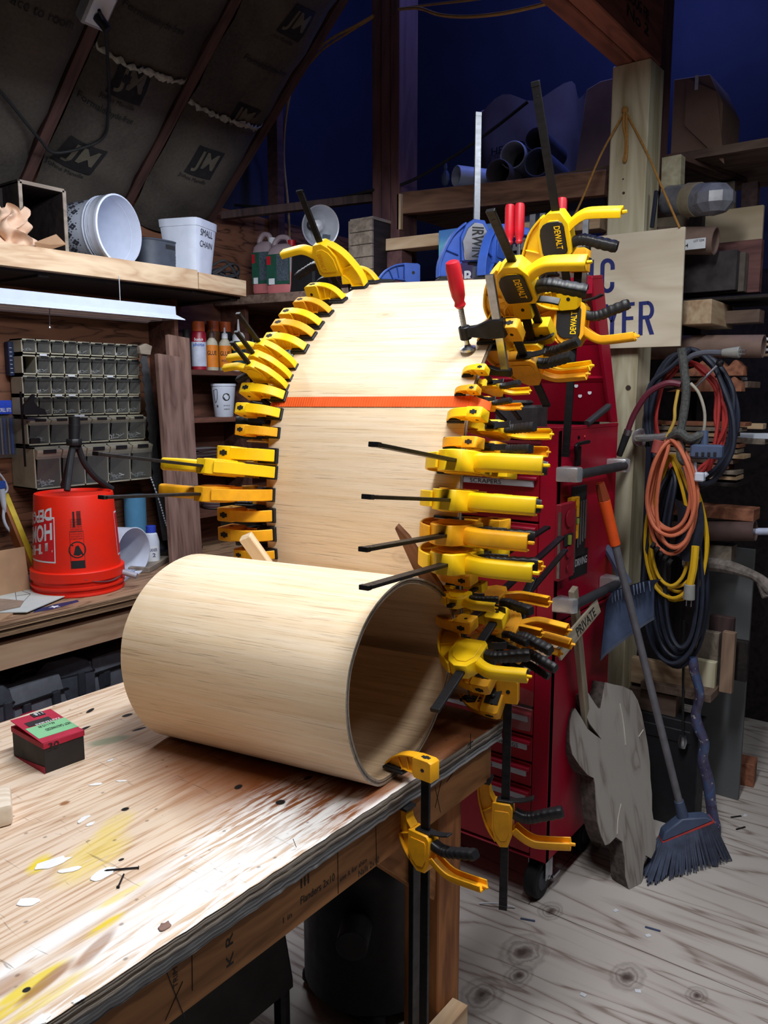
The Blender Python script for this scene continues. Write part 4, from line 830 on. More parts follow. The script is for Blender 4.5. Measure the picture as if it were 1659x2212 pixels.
hp = V(((rb*1.22)*math.cos(azc+1.28), (rb*1.22)*math.sin(azc+1.28), .052)); MB().cyl(hp+V((-.03, .03, .012)), hp+V((.012, -.03, -.008)), .011, n=12).build('bail_grip', plain('clear_grey_plastic', (170, 168, 178), .35), bk)
# black hose fitting standing on the bucket
ht = thing('hose_splitter', 'black hose Y fitting with two rubber hoses standing on the upturned bucket', 'hose', bc+V((0, 0, bh-.010)))
rel = lambda px, py, dd=0: ay(px, py, bc.y+dd)-bc-V((0, 0, bh-.010))
top = rel(160, 900); mid = rel(160, 955)
MB().cyl(top, top+V((0, 0, -.035)), .020, n=18).cyl(top+V((0, 0, -.03)), mid, .0215, .018, 18).cyl(mid+V((0, 0, .012)), mid+V((0, 0, -.012)), .028, n=8).cyl(mid, rel(162, 970), .017, n=12).build('coupling', BLK, ht, bevel=.001)
MB().tube([rel(158, 962), rel(152, 1000, -.02), rel(147, 1040, -.05), rel(145, 1060, -.06)], .0115, 10, 6).build('hose', RUB, ht); MB().tube([rel(168, 962), rel(182, 1000), rel(205, 1030), rel(225, 1045), rel(242, 1056)], .0115, 10, 6).build('hose', RUB, ht)
MB().tube([rel(156, 965), rel(146, 1010, .03), rel(136, 1050, .06)], .010, 8, 6).build('hose', RUB, ht)
# six stacked units of tip-out bins
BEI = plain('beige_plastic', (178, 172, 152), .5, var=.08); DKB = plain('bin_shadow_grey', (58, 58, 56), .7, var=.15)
def clearm():
    n = N('smoky_clear_plastic'); n.fin(S(120, 122, 120), .22, 0, .6, Alpha=.26); return n.m
CLR = clearm()
SCR = []
for k_ in range(3):
    rr = random.Random(k_); b_ = MB()
    for i in range(16):
        p = V((rr.uniform(-.4, .4), rr.uniform(-.25, .25), rr.uniform(0, .28))); d = V((rr.uniform(-1, 1), rr.uniform(-.6, .6), rr.uniform(-.7, .7))).normalized()*.14; b_.cyl(p-d, p+d, .022, n=5); b_.cyl(p+d, p+d*1.15, .045, n=6)
    SCR.append(b_.mesh('screws', plain('zinc_screws', (226, 228, 232), .3, .3)))
def bin_unit(px0, y0, px1, y1, Y, n, label, dp, contents, wlabels=(), openbin=None):
    x0, x1, z0, z1 = ryr(px0, y0, px1, y1, Y); w_, h = x1-x0, z1-z0
    t = thing('bin_unit', label, 'storage bins', (x0, Y, z0), 'stacked tip-out bin units'); cw = w_/n; th = .0055
    fr = MB().box((w_/2, dp/2, th/2), (w_, dp, th)).box((w_/2, dp/2, h-th/2), (w_, dp, th))
    MB().box((w_/2, dp-.008, h/2), (w_-.01, .003, h-.01)).box((w_/2, dp/2, .007), (w_-.01, dp-.02, .002)).build('interior_shade', RUB, t)  # black sheet added for the shade inside the bins
    for i in range(n+1): fr.box((min(max(i*cw, th/2), w_-th/2), dp/2, h/2), (th, dp, h))
    fr.build('frame', BEI, t)
    for i in range(n):
        cx = (i+.5)*cw
        if openbin == i: continue
        bn = MB().prism([(-.004, .008), (-.022 if dp > .1 else -.012, h-.016), (-.019 if dp > .1 else -.009, h-.016), (-.001, .008)], cx-cw/2+.004, cx+cw/2-.004, 'yz').build('bin', CLR, t)
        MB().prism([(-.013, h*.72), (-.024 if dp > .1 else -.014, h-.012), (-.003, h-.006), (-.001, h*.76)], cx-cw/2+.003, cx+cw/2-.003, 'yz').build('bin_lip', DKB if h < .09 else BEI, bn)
        MB().box((cx, -.014 if dp <= .1 else -.023, h*.9), (cw*.5, .003, h*.09)).build('finger_slot', BLK, bn)
        if i in contents:
            o = link('screws', SCR[(i+n) % 3], bn); s_ = min(cw*.95, .085); o.location = (cx, .012+.2*s_, .01); o.scale = (s_, s_*.5, s_*.75)
    for i in wlabels: MB().box(((i+.5)*cw, -.003, h+.002), (cw*.5, .002, .008)).build('paper_label', OFFW, t)
    return t
bin_unit(46, 738, 300, 768, 2.96, 9, 'top unit of the wall bins with nine small bins', .08, (0, 4, 6, 7))
bin_unit(47, 771, 300, 811, 2.96, 9, 'second wall bin unit from the top, its left bin missing', .08, (1, 4, 5), (1,), 0)
bin_unit(48, 813, 302, 853, 2.96, 9, 'third wall bin unit from the top, screws showing', .08, (1, 2, 3, 4, 5, 7), (3, 6))
bin_unit(50, 855, 303, 896, 2.96, 9, 'fourth wall bin unit from the top, behind the black bracket', .08, (1, 2, 3, 4, 6, 7, 8), (2, 3))
bin_unit(58, 899, 313, 956, 2.93, 6, 'fifth wall bin unit with six larger bins', .11, (0, 4, 5), (2,))
bin_unit(74, 960, 326, 1046, 2.885, 5, 'lowest wall bin unit with five big bins', .16, (0, 3, 4))
# black bracket tool hung before the bins
bt = thing('black_bracket', 'black metal bracket and clip hanging in front of the bin units', 'bracket', ay(50, 1010, 2.865))
R_ = lambda px, py: ay(px, py, 2.865)-ay(50, 1010, 2.865)
a, b_ = R_(43, 846), R_(56, 1008); MB().box(((a.x+b_.x)/2, 0, (a.z+b_.z)/2), (b_.x-a.x, .01, a.z-b_.z)).build('upright_bar', BSTEEL, bt, bevel=.001)
MB().prism([(R_(x, y).x, R_(x, y).z) for x, y in ((48, 896), (50, 875), (70, 851), (74, 852), (72, 868), (82, 880), (95, 884), (100, 896))], -.008, .008).build('curved_arm', BLK, bt, bevel=.002)
a, b_ = R_(64, 947), R_(86, 958); MB().box(((a.x+b_.x)/2, 0, (a.z+b_.z)/2), (b_.x-a.x, .014, a.z-b_.z)).build('clip', BLK, bt, bevel=.002)
# blue ruler block, drill bit pack
x0, x1, z0, z1 = ryr(24, 738, 41, 812, 3.0); t = thing('folding_rule', 'dark blue ruler block hanging left of the bins', 'rule', ((x0+x1)/2, 3.03, z0)); MB().box((0, 0, (z1-z0)/2), (x1-x0, .03, z1-z0)).build('rule_body', plain('navy_plastic', (34, 46, 82), .5), t, bevel=.002)
for i in range(7): MB().box((-.25*(x1-x0), -.0155, (z1-z0)*(.1+i*.12)), (.010, .001, .002)).build('rule_mark', OFFW, t)
x0, x1, z0, z1 = ryr(-14, 865, 34, 990, 3.0); t = thing('drill_bit_pack', 'hanging blue card pack of drill bits at the left edge', 'tool pack', ((x0+x1)/2, 3.02, z0)); w_ = x1-x0; h = z1-z0
MB().box((0, 0, h*.88), (w_, .006, h*.24)).build('header_card', plain('bright_blue_card', (28, 70, 200), .45), t, bevel=.001); MB().box((0, -.008, h*.37), (w_, .016, h*.74)).build('clear_pouch', CLR, t, bevel=.003)
letters('POINT DRILL BITS', flat((-w_*.45, -.0036, h*.80), (w_*.9, 0, 0), (0, 0, h*.07)), OFFW, t)
for i in range(6): MB().cyl((-w_*.4+i*w_*.16, -.006, h*.06), (-w_*.4+i*w_*.16, -.006, h*.7), .004+.001*(i % 3), n=7).build('drill_bit', [STEEL, BLUE][i % 2], t)
# plug and white cord, yellow level, card and drawings
pp = lambda pts, Y: [ay(x, y, Y) for x, y in pts]
t = thing('plug_cable', 'white plug and looping white cord by the left edge', 'cord', ay(8, 1090, 2.95))
MB().tube([p-ay(8, 1090, 2.95) for p in pp(((-6, 1018), (8, 1035), (16, 1055), (8, 1066), (-6, 1060)), 2.95)], .004, 8).build('upper_cord', WHT, t); MB().tube([p-ay(8, 1090, 2.95) for p in pp(((8, 1100), (8, 1120), (16, 1140), (35, 1160), (52, 1172)), 2.95)], .0055, 8).build('cord', WHT, t)
MB().cyl((-.005, 0, .06), (0, 0, 0), .013, .010, 10).cyl((0, 0, 0), (.002, 0, -.03), .010, .006, 10).build('plug', WHT, t, bevel=.001); MB().box((-.006, 0, .075), (.03, .02, .03)).build('socket_end', BLUE, t, bevel=.003)
a, b_ = ay(6, 1072, 3.0), ay(72, 1232, 2.86); a.z = a.z; t = thing('spirit_level', 'yellow spirit level leaning against the wall behind the bucket', 'level', b_)
d = (a-b_); MB().box((0, 0, 0), (d.length, .022, .055)).build('yellow_rail', plain('lemon_paint', (222, 190, 40), .5), t, mw=FR((a+b_)/2, d, (0, -1, .3)), bevel=.001); MB().box((0, .016, 0), (d.length*.98, .012, .045)).build('brown_side', plain('orange_brown_paint', (150, 84, 34), .55), t, mw=FR((a+b_)/2, d, (0, -1, .3)), bevel=.001)
a, b_, c_ = ay(-20, 1170, 2.78), ay(62, 1200, 2.78), az(62, 1248, .9)
MB().box((0, 0, 0), (.30, .006, .165)).build('card_panel', KRAFT, None, FR(V((b_.x-.155, 2.78, .9845)), (1, .05, 0), (0, .12, 1)), .001, label='brown cardboard panel leaning at the left behind the papers', cat='cardboard')
def sheetstack(name, label, pxs, mt, z0, th, cat, seed=0, curl=0.0):
    P_ = [az(x, y, .9) for x, y in pxs]; t = thing(name, label, cat, P_[0]); b_ = MB().prism([(p.x-P_[0].x, p.y-P_[0].y) for p in P_], z0-.9, z0-.9+th, 'xy'); b_.build('sheets', mt, t); return t
sheetstack('paper_stack', 'dark edged lower stack of papers under the drawing at the bench edge', ((-60, 1290), (20, 1265), (62, 1308), (0, 1345), (-60, 1360)), KRAFT, .9005, .006, 'papers')
t = sheetstack('drawing_sheet', 'pale grey pencil drawing of a box lying on the bench edge', ((-90, 1262), (12, 1224), (148, 1290), (58, 1328), (-40, 1330)), PAPER, .907, .003, 'drawing')
for pts in (((0, 1262), (30, 1270), (66, 1283), (50, 1300), (20, 1306), (-5, 1306)), ((32, 1272), (36, 1300)), ((66, 1283), (36, 1287)), ((-5, 1290), (20, 1306), (34, 1312)), ((15, 1277), (22, 1279))): MB().tube([az(x, y, .9104)-W(t).translation for x, y in pts], .0008, 4, 0).build('pencil_line', INK, t)
sheetstack('paper_stack', 'crumpled tan paper lying on the lower left of the drawing', ((-60, 1300), (10, 1302), (52, 1306), (44, 1318), (-50, 1338)), plain('tan_paper', (150, 128, 110), .85), .911, .003, 'papers')
# things behind the bucket
c = ay(258, 1195, 2.78); c.z = .9; s = ppm(c); r = 52/s
t = thing('round_tub', 'white round tub lying on its side behind the bucket', 'tub', V((c.x-.005, c.y-.03, .9+r*.98)))
TT = FR((0, 0, 0), (1, .25, 0), (0, 0, 1)) @ M.Rotation(PI/2, 4, 'X')
MB().open_lathe([(0, -.10), (r*.9, -.10), (r*.95, -.06), (r, .05), (r*1.02, .055), (r*.98, .056), (r*.92, -.05), (r*.87, -.085), (0, -.09)], 36, TT).build('shell', WHT, t)
c, r, h = stand(296, 1190, 1068, 46, 2.97, .9); t = thing('paper_towel_roll', 'blue paper roll standing behind the white tub', 'paper roll', c); MB().lathe([(r*.99, 0), (r, .002), (r, h-.002), (r*.98, h), (.02, h), (.019, h-.03)], 32).build('roll', plain('light_blue_paper', (84, 142, 182), .9, var=.05), t)
c, r, h = stand(328, 1192, 1135, 34, 2.80, .9); t = thing('glue_bottle', 'small white bottle with blue cap beside the blue roll', 'bottle', c)
MB().lathe([(r*.9, 0), (r, .004), (r, h*.6), (r*.75, h*.8), (r*.5, h*.84), (r*.5, h*.86)], 22).build('body', WHT, t, bevel=0); MB().lathe([(r*.62, h*.84), (r*.62, h*.99), (r*.55, h), (0, h)], 18).build('cap', plain('royal_blue_plastic', (44, 70, 190), .4), t)
a0 = math.atan2(-c.y, -c.x); cyl_fn = lambda r_, a, z, wa, hz: (lambda u, v: V((r_*math.cos(a-wa/2+wa*u), r_*math.sin(a-wa/2+wa*u), z+hz*v)))
MB().grid(cyl_fn(r*1.01, a0, h*.06, 1.9, h*.45), 10, 2).build('label', OFFW, t, recalc=False); letters('CLEANER', cyl_fn(r*1.025, a0, h*.38, 1.4, h*.08), NAVY, t); letters('1 2', cyl_fn(r*1.025, a0, h*.24, .9, h*.10), NAVY, t)
P_ = [az(x, y, .9) for x, y in ((256, 1192), (318, 1194), (300, 1232), (262, 1262))]; o_ = P_[3]
MB().prism([(p.x-o_.x, p.y-o_.y) for p in P_], .001, .014, 'xy').build('note_pad', plain('bluish_paper', (178, 190, 214), .85), None, tr(*o_), label='bluish pad of handwritten notes between bucket and roll', cat='note pad')
nt = bpy.data.objects['note_pad']
for i in range(8): letters('cut list 3/4 ply x 12 notes here'[i*2:i*2+22], flat((P_[0]-o_)*(.12+.1*i)*1+(P_[3]-P_[0])*.0+V((.0, -.03*0, .0145))+V((.01, -.05-.008*i, 0)), (.13, .02, 0), (-.001, .006, 0)), INK, nt, 0)
t = thing('metal_tray', 'shallow grey metal tray behind the roll at the bench back', 'tray', az(345, 1200, .9)+V((0, .04, 0)))
MB().open_lathe([(.0, .004), (.14, .004), (.17, .03), (.175, .03), (.145, 0), (0, 0)], 20, M.Scale(.75, 4, (0, 1, 0)), sq=4).build('tray_shell', plain('grey_zinc', (120, 126, 128), .45, .6), t)
t = az(388, 1196, .9)+V((0, .10, 0)); b_ = MB().sphere((0, 0, .02), .10, 16, (1.3, .8, .45)); b_.lathe([(.02, .0), (.17, .012), (.16, .02), (.05, .03)], 20); b_.build('cloth_hat', RUB, None, tr(*t), label='black cloth hat lying behind the roll by the leaning boards', cat='hat')
board('wood_offcut', az(300, 1238, .9)+V((0, 0, .012)), az(345, 1212, .9)+V((0, 0, .012)), .09, .022, GREYW, 'brown wood offcut lying on the bench by the roll', 'offcut')
# leaning boards, saw, bead chain
A_, B_ = ay(393, 1200, 2.70), ay(362, 768, 2.80); board('leaning_board', V((A_.x, 2.70, .908)), B_, .135, .022, WALN, 'shorter brown cracked board leaning right of the bins', 'board', up=(.15, -1, -.2), group='boards leaning on the wall')
A_, B_ = ay(412, 1200, 2.75), ay(383, 727, 2.845); board('leaning_board', V((A_.x, 2.75, .908)), B_, .13, .022, WALN, 'taller brown board leaning just behind the cracked one', 'board', up=(.15, -1, -.2), group='boards leaning on the wall')
o_ = ay(330, 1000, 2.90); RS_ = lambda x, y: ay(x, y, 2.90)-o_
pl = [(300, 758), (315, 757), (341, 925), (337, 955), (366, 1166), (352, 1168), (330, 1030)]
L1 = [(332-5*0, 1030), (326, 990), (312, 890), (305, 820)]; teeth = []
for i in range(26): u = i/25; teeth.append((330-27*u+(2.5 if i % 2 else -1), 1030-260*u))
t = thing('hand_saw', 'grey hand saw blade hanging upright right of the bins', 'saw', o_)
MB().prism([(RS_(x, y).x, RS_(x, y).z) for x, y in pl[1:6]+teeth], -.002, .002).build('blade', plain('dull_saw_steel', (98, 100, 104), .4, .5, var=.2), t)
MB().prism([(RS_(x, y).x, RS_(x, y).z) for x, y in ((300, 765), (298, 748), (312, 742), (326, 748), (322, 768))], -.012, .012).build('saw_handle', GREYW, t, bevel=.003)
b_ = MB(); pa = smooth_path([ay(326, 1032, 2.87), ay(345, 1085, 2.86), ay(358, 1130, 2.85), ay(371, 1166, 2.84)], 8)
for i, p in enumerate(pa): b_.sphere(p, .0042, 8)
b_.tube(pa, .0012, 5, 0); b_.build('bead_chain', OFFW, None, label='white bead chain slanting down right of the bins', cat='chain')
# open wall shelves with cans and bottles
cs = thing('wall_cubby', 'brown open wall shelves holding glue bottles and tubs', 'shelves', (2.335, 3.05, 1.0)); CUB = wood('red_brown_shelf', (112, 72, 58), (66, 42, 36), 'X', knots=False)
ZS1, ZS2 = 1.7240, 1.5115
for z in (ZS1, ZS2, 1.30, 1.08): MB().box((.5, -.10, z-1.0-.011), (1.0, .20, .022)).build('shelf_board', CUB, cs, bevel=.001)
for x in (0, .42, 1.0): MB().box((x, -.09, .45), (.02, .18, 1.25)).build('upright', CUB, cs, bevel=.001)
MB().box((.5, -.004, .45), (1.0, .008, 1.25)).build('back_panel', CUB, cs)
def bottle(px, yb, yt, wpx, Y, z, label, name, cat, bodym, capm, labm, words, style, grp):
    c, r, h = stand(px, yb, yt, wpx, Y, z); t = thing(name, label, cat, c, grp); a0 = math.atan2(-c.y, -c.x)
    if style == 'can':
        MB().lathe([(r*.9, 0), (r, .003), (r, h*.76), (r*.93, h*.79), (r*.80, h*.81)], 24).build('body', bodym, t); MB().lathe([(r*.86, h*.79), (r*.88, h*.82), (r*.86, h*.98), (r*.80, h), (0, h)], 20).build('cap', capm, t)
    elif style == 'tube':
        MB().lathe([(r, 0), (r, h*.68), (r*.7, h*.74), (r*.3, h*.76)], 20).build('body', bodym, t); MB().cyl((0, 0, h*.75), (0, 0, h), r*.28, r*.1, 10).build('nozzle', capm, t)
    else:
        MB().lathe([(r*.95, 0), (r, .004), (r, h*.55), (r*.85, h*.66), (r*.45, h*.74), (r*.42, h*.76)], 22).build('body', bodym, t); MB().lathe([(r*.5, h*.75), (r*.46, h*.86), (r*.18, h*.88), (r*.12, h), (0, h)], 14).build('nozzle_cap', capm, t)
    if labm: MB().grid(cyl_fn(r*1.015, a0, h*.08, 2.6, h*.50), 12, 2).build('label', labm, t, recalc=False)
    for s_, z_, hh, wa, mt in words: letters(s_, cyl_fn(r*1.03, a0, h*z_, wa, h*hh), mt, t, .02)
ORG = plain('orange_label', (222, 126, 24), .5); CRM = plain('cream_plastic', (190, 182, 160), .5); CAPO = plain('orange_cap', (196, 88, 36), .5); DRED = plain('dark_red_can', (150, 20, 44), .35)
G = 'glue and spray cans on the top wall shelf'
bottle(405, 797, 712, 17, 2.93, ZS1, 'dark spray can with 77 on it, partly behind the tall leaning board', 'spray_can', 'can', DARKW, RUB, None, (('77', .66, .10, 1.3, OFFW), ('SPRAY', .4, .05, 1.4, OFFW)), 'can', G)
bottle(431, 797, 695, 32, 2.91, ZS1, 'red spray can with orange cap and pale photo label', 'spray_can', 'can', DRED, CAPO, plain('pale_photo_label', (190, 196, 214), .45), (('photo', .47, .09, 1.5, BLUE), ('Scotch', .60, .06, 1.2, OFFW)), 'can', G)
bottle(462, 795, 694, 30, 2.99, ZS1, 'orange capped can standing behind the first glue bottle', 'spray_can', 'can', plain('brown_can', (120, 72, 30), .5), CAPO, None, (), 'can', G)
bottle(488, 795, 696, 30, 2.99, ZS1, 'black can with orange cap behind the second glue bottle', 'spray_can', 'can', RUB, CAPO, None, (), 'can', G)
bottle(459, 798, 706, 27, 2.90, ZS1, 'glue bottle with orange label and dark nozzle beside the red can', 'glue_bottle', 'bottle', CRM, plain('brown_nozzle', (84, 64, 56), .5), ORG, (('GLUE', .35, .1, 1.5, INK),), 'bottle', G)
bottle(487, 797, 708, 28, 2.90, ZS1, 'glue bottle with orange label and white nozzle, right of the other', 'glue_bottle', 'bottle', CRM, OFFW, ORG, (('GLUE', .35, .1, 1.5, INK), ('WOOD', .2, .06, 1.2, INK)), 'bottle', G)
bottle(517, 798, 690, 27, 2.90, ZS1, 'white caulk tube with green label and long nozzle', 'caulk_tube', 'tube', OFFW, OFFW, plain('dark_green_label', (20, 66, 64), .5), (('SILICONE', .42, .06, 1.8, OFFW), ('MAX', .3, .07, 1.0, YEL)), 'tube', G)
bottle(547, 797, 722, 28, 2.95, ZS1, 'pale bottle with yellow band behind the thin clamp bars', 'glue_bottle', 'bottle', plain('pale_green_plastic', (150, 158, 130), .5), BLK, plain('mauve_label', (140, 116, 130), .5), (), 'bottle', G)
bottle(570, 797, 735, 24, 2.97, ZS1, 'short brown bottle farthest right on the top wall shelf', 'glue_bottle', 'bottle', KRAFT, CAPO, ORG, (), 'bottle', G)
c, r, h = stand(484, 895, 829, 54, 2.90, ZS2); t = thing('yogurt_tub', 'white plastic tub with black round print on the second wall shelf', 'tub', c)
MB().open_lathe([(0, .002), (r*.70, 0), (r*.74, .004), (r*.95, h*.92), (r, h*.93), (r, h), (r*.95, h), (r*.70, .006)], 32).build('shell', WHT, t)
a0 = math.atan2(-c.y, -c.x); tubr = lambda z: r*(.74+.21*z/(h*.92))+.0008
tf = lambda a, z: V((tubr(z)*math.cos(a0+a), tubr(z)*math.sin(a0+a), z))
MB().add([tf(.25+.34*math.cos(i*PI/8), h*.60+.30*r*math.sin(i*PI/8)) for i in range(16)], [list(range(16))]).build('round_print', INK, t, recalc=False)
letters('YOGURT', lambda u, v: tf(-.02+.54*u, h*.57+h*.07*v)*1.006, OFFW, t); letters('plain whole milk', lambda u, v: tf(.0+.6*u, h*.32+h*.05*v)*1.003, INK, t, 0); letters('no stabilizers 32 oz', lambda u, v: tf(.0+.6*u, h*.22+h*.05*v)*1.003, INK, t, 0)
MB().tube([tf(-.95, h*.8), tf(-.55, h*.82), tf(-.6, h*.55), tf(-.85, h*.45), tf(-.95, h*.8)], .0012, 5, 4).tube([tf(-.62+.1*math.cos(i*PI*.8+.3), h*.33+.007*math.sin(i*PI*.8+.3)) for i in range(6)], .001, 4, 0).build('sketch_print', INK, t)
rr = random.Random(5); SP = [plain('sandpaper_%s' % k_, c_, .95, var=.1) for k_, c_ in (('plum', (92, 58, 66)), ('grey', (120, 112, 112)), ('brown', (104, 78, 68)))]
for i in range(14):
    z = 1.302+i*.0052; c = ay(437+rr.uniform(-3, 3), 960, 2.92); MB().box((0, 0, 0), (.12+rr.uniform(-.01, .02), .12, .0022)).build('sandpaper_sheet', SP[i % 3], None, tr(c.x, 2.945, z) @ rz(rr.uniform(-9, 9)), label='%s sandpaper sheet in the stack on the third wall shelf' % ('plum', 'grey', 'brown')[i % 3], cat='sandpaper', group='stack of sandpaper sheets')
for i in range(6):
    c = ay(470, 978, 2.91); MB().lathe([(.005, 0), (.075, 0), (.075, .004), (.005, .004)], 26).build('sanding_disc', SP[(i+1) % 2], None, tr(c.x+.02+rr.uniform(-.01, .01), 2.935, 1.085+i*.0062) @ rz(30*i), label='sanding disc, %s in the pile on the lowest wall shelf' % ('lowest', 'second from the bottom', 'third from the bottom', 'third from the top', 'second from the top', 'topmost')[i], cat='sanding disc', group='pile of sanding discs')
# ---------------------------------------------------------------- upper shelf
SHZ = 2.094
us = thing('upper_shelf', 'long pine fronted shelf on the left wall above the shop light', 'shelf', (0, 2.62, 0))
board('front_board', (.2, 2.64, 2.06), (2.25, 2.64, 2.075), .04, .074, PINE, parent=us); board('front_board', (2.255, 2.64, 2.072), (2.515, 2.64, 2.066), .04, .066, PINE, parent=us)
MB().box((1.36, .225, SHZ-.012), (2.3, .41, .02)).build('shelf_board', GREYW, us); MB().box((1.36, .225, SHZ-.055), (2.3, .38, .03)).build('under_frame', DARKW, us)
for x in (.7, 1.6, 2.48): board('cross_brace', (x, 2.66, 2.04), (x, 3.05, 2.04), .04, .05, DARKW, parent=us)
# crumpled paper bag
c = ay(25, 555, 2.70); rr = random.Random(11); b_ = MB(); n_ = 18
def crump(u, v):
    a = 2*PI*u; zz_ = v; r_ = .085*(1-.45*zz_)*(1+.22*math.sin(5*a+7*zz_)+.16*math.sin(11*a-9*zz_)+.12*math.sin(17*zz_+3*a)); return V((r_*1.25*math.cos(a)+.02*math.sin(9*zz_), r_*math.sin(a), .145*zz_+.012*math.sin(7*a)))
b_.grid(crump, 72, 30); b_.build('paper_bag', plain('pinkish_kraft', (206, 172, 146), .85, var=.06), None, tr(c.x-.01, 2.73, SHZ), ang=60, label='crumpled brown paper bag at the left end of the upper shelf', cat='paper bag')
bb = MB(); bb.add([(0, 0, 0), (.07, -.02, .035), (.12, .0, .01), (.03, .03, -.03), (.055, .0, .0)], [(0, 1, 4), (1, 2, 4), (2, 3, 4), (3, 0, 4)]); bb.build('bag_flap', KRAFT, bpy.data.objects['paper_bag'], tr(c.x+.05, 2.64, SHZ+.03), ang=10)
# dark open wooden crate
x0, x1, z0, z1 = ryr(47, 403, 141, 548, 2.70); t = thing('wooden_crate', 'dark open fronted wooden crate beside the white bucket', 'crate', ((x0+x1)/2, 2.70, SHZ)); w_ = x1-x0; h = z1-SHZ
for n_, bx_ in (('side', ((-w_/2, .14, h/2), (.014, .28, h))), ('side', ((w_/2, .14, h/2), (.014, .28, h))), ('top', ((0, .14, h), (w_+.014, .28, .014))), ('bottom', ((0, .14, .007), (w_-.014, .28, .014))), ('back', ((0, .275, h/2), (w_, .012, h)))): MB().box(*bx_).build(n_, DARKW, t, bevel=.001)
for sx in (-1, 1): MB().box((sx*w_/2, -.0015, h/2), (.013, .003, h)).build('front_edge', GREYW, t)
MB().box((0, -.0015, h), (w_, .003, .012)).build('front_edge', GREYW, t)
x0, x1, z0, z1 = ryr(-30, 403, 44, 480, 2.78); MB().box((0, 0, (z1-SHZ)/2), (x1-x0, .2, z1-SHZ)).box((0, -.101, (z1-SHZ)*.5), ((x1-x0)*.9, .004, .01)).build('wooden_box', DARKW, None, tr((x0+x1)/2, 2.90, SHZ), .002, label='dark plank box left of the open crate behind the paper bag', cat='box')
# white bucket lying on its side
c = ay(244, 495, 2.70); s = ppm(c); r = 72/s; ctr = V((c.x, 2.665, SHZ+r*1.02))
wbk = thing('white_bucket', 'white bucket lying on its side with patterned wrap, open end forward', 'bucket', ctr)
TT = M.Rotation(PI/2, 4, 'X')                 # +z of the lathe points to -Y
TT = rz(15) @ TT
pr_ = [(0, -.30), (r*.82, -.30), (r*.84, -.296), (r*.95, -.05), (r*.96, -.045), (r*1.0, -.042), (r*1.0, -.012), (r*1.02, -.008), (r*1.02, .004), (r*.97, .006), (r*.95, -.03), (r*.82, -.285), (0, -.285)]
MB().open_lathe(pr_, 48, TT).build('shell', WHT, wbk)
for i in range(3): MB().open_lathe([(r*(.956+.004*i), -.034-.013*i), (r*1.0, -.034-.013*i), (r*1.0, -.037-.013*i), (r*.94, -.037-.013*i)], 48, TT).build('rib', WHT, wbk)
pat = MB(); wr = lambda a, z, d=.0012: TT @ V(((r*.84+(r*.11)*(z+.296)/.246+d)*math.cos(a), (r*.84+(r*.11)*(z+.296)/.246+d)*math.sin(a), z))
for k_ in range(26):
    a = 2*PI*k_/26
    for j in range(4):
        z = -.28+.048*j+(.024 if k_ % 2 else 0)
        for dx, dz in ((-1, 0), (1, 0), (0, 1), (0, -1)):
            ca, cz_ = a+dx*.055, z+dz*.0095; pat.add([wr(ca+.045*math.cos(q), cz_+.0075*math.sin(q)) for q in [i*PI/3 for i in range(6)]], [list(range(6))])
        for dx, dz in ((-1, 1), (1, 1), (-1, -1), (1, -1)): pat.add([wr(a+dx*.09+.02*math.cos(q), z+dz*.017+.004*math.sin(q)) for q in [i*PI/2 for i in range(4)]], [list(range(4))])
pat.build('printed_pattern', plain('dark_print', (52, 54, 66), .7), wbk, recalc=False)
# grey woven basket
c = ay(335, 578, 2.70); x0, x1, z0, z1 = ryr(288, 512, 379, 580, 2.70); r = 46/ppm(c); h = z1-SHZ
t = thing('plastic_basket', 'dark grey woven plastic basket with handle slot', 'basket', (ay(336, 578, 2.79).x, 2.80, SHZ))
def bsk(u, v):
    a = 2*PI*u; q = (abs(math.cos(a))**3+abs(math.sin(a))**3)**(-1/3); k_ = r*(.92+.10*v)*q*1.05; wv = (.0022*(1 if (int(u*96)+int(v*18)) % 2 else 0)) if v < .68 else .001
    return V(((k_+wv)*math.cos(a), (k_*.8+wv)*math.sin(a), h*v))
b_ = MB().grid(bsk, 96, 26); b_.build('woven_wall', GREYP, t, recalc=False, ang=20)
MB().tube([bsk(i/24, 1) for i in range(24)], .004, 8, 2, True).build('rim', GREYP, t)
sf = lambda u, v: bsk(u, v)*1.006+V((0, 0, 0))
MB().grid(lambda u, v: sf(.76+.09*u, .76+.13*v), 8, 2).build('handle_slot', INK, t, recalc=False)
# white bin with handwriting
c = ay(427, 592, 2.66); h = ay(413, 470, 2.665).z-SHZ
wbx = thing('storage_bin', 'tall white plastic bin labelled by hand for small chain', 'bin', tr(c.x+.035, 2.665+.085, SHZ) @ rz(20)); w0 = d0 = .136
MB().open_lathe([(0, 0), (.5*.98, 0), (.5, .006), (.5*1.30, h-.03), (.5*1.34, h-.03), (.5*1.37, h), (.5*1.27, h), (.5*.94, .012), (0, .012)], 40, M.Diagonal((w0, d0, 1, 1)), sq=9).build('shell', WHT, wbx, ang=40)
fy = lambda z: -d0/2*(1+.30*z/(h-.036))-.002
for s_, z_, hh in (('SMALL', h*.72, .026), ('CHAIN', h*.53, .024)): letters(s_, (lambda z_, hh: (lambda u, v: V((-.056+.098*u, fy(z_+hh*v), z_+hh*v))))(z_, hh), INK, wbx, -.004)
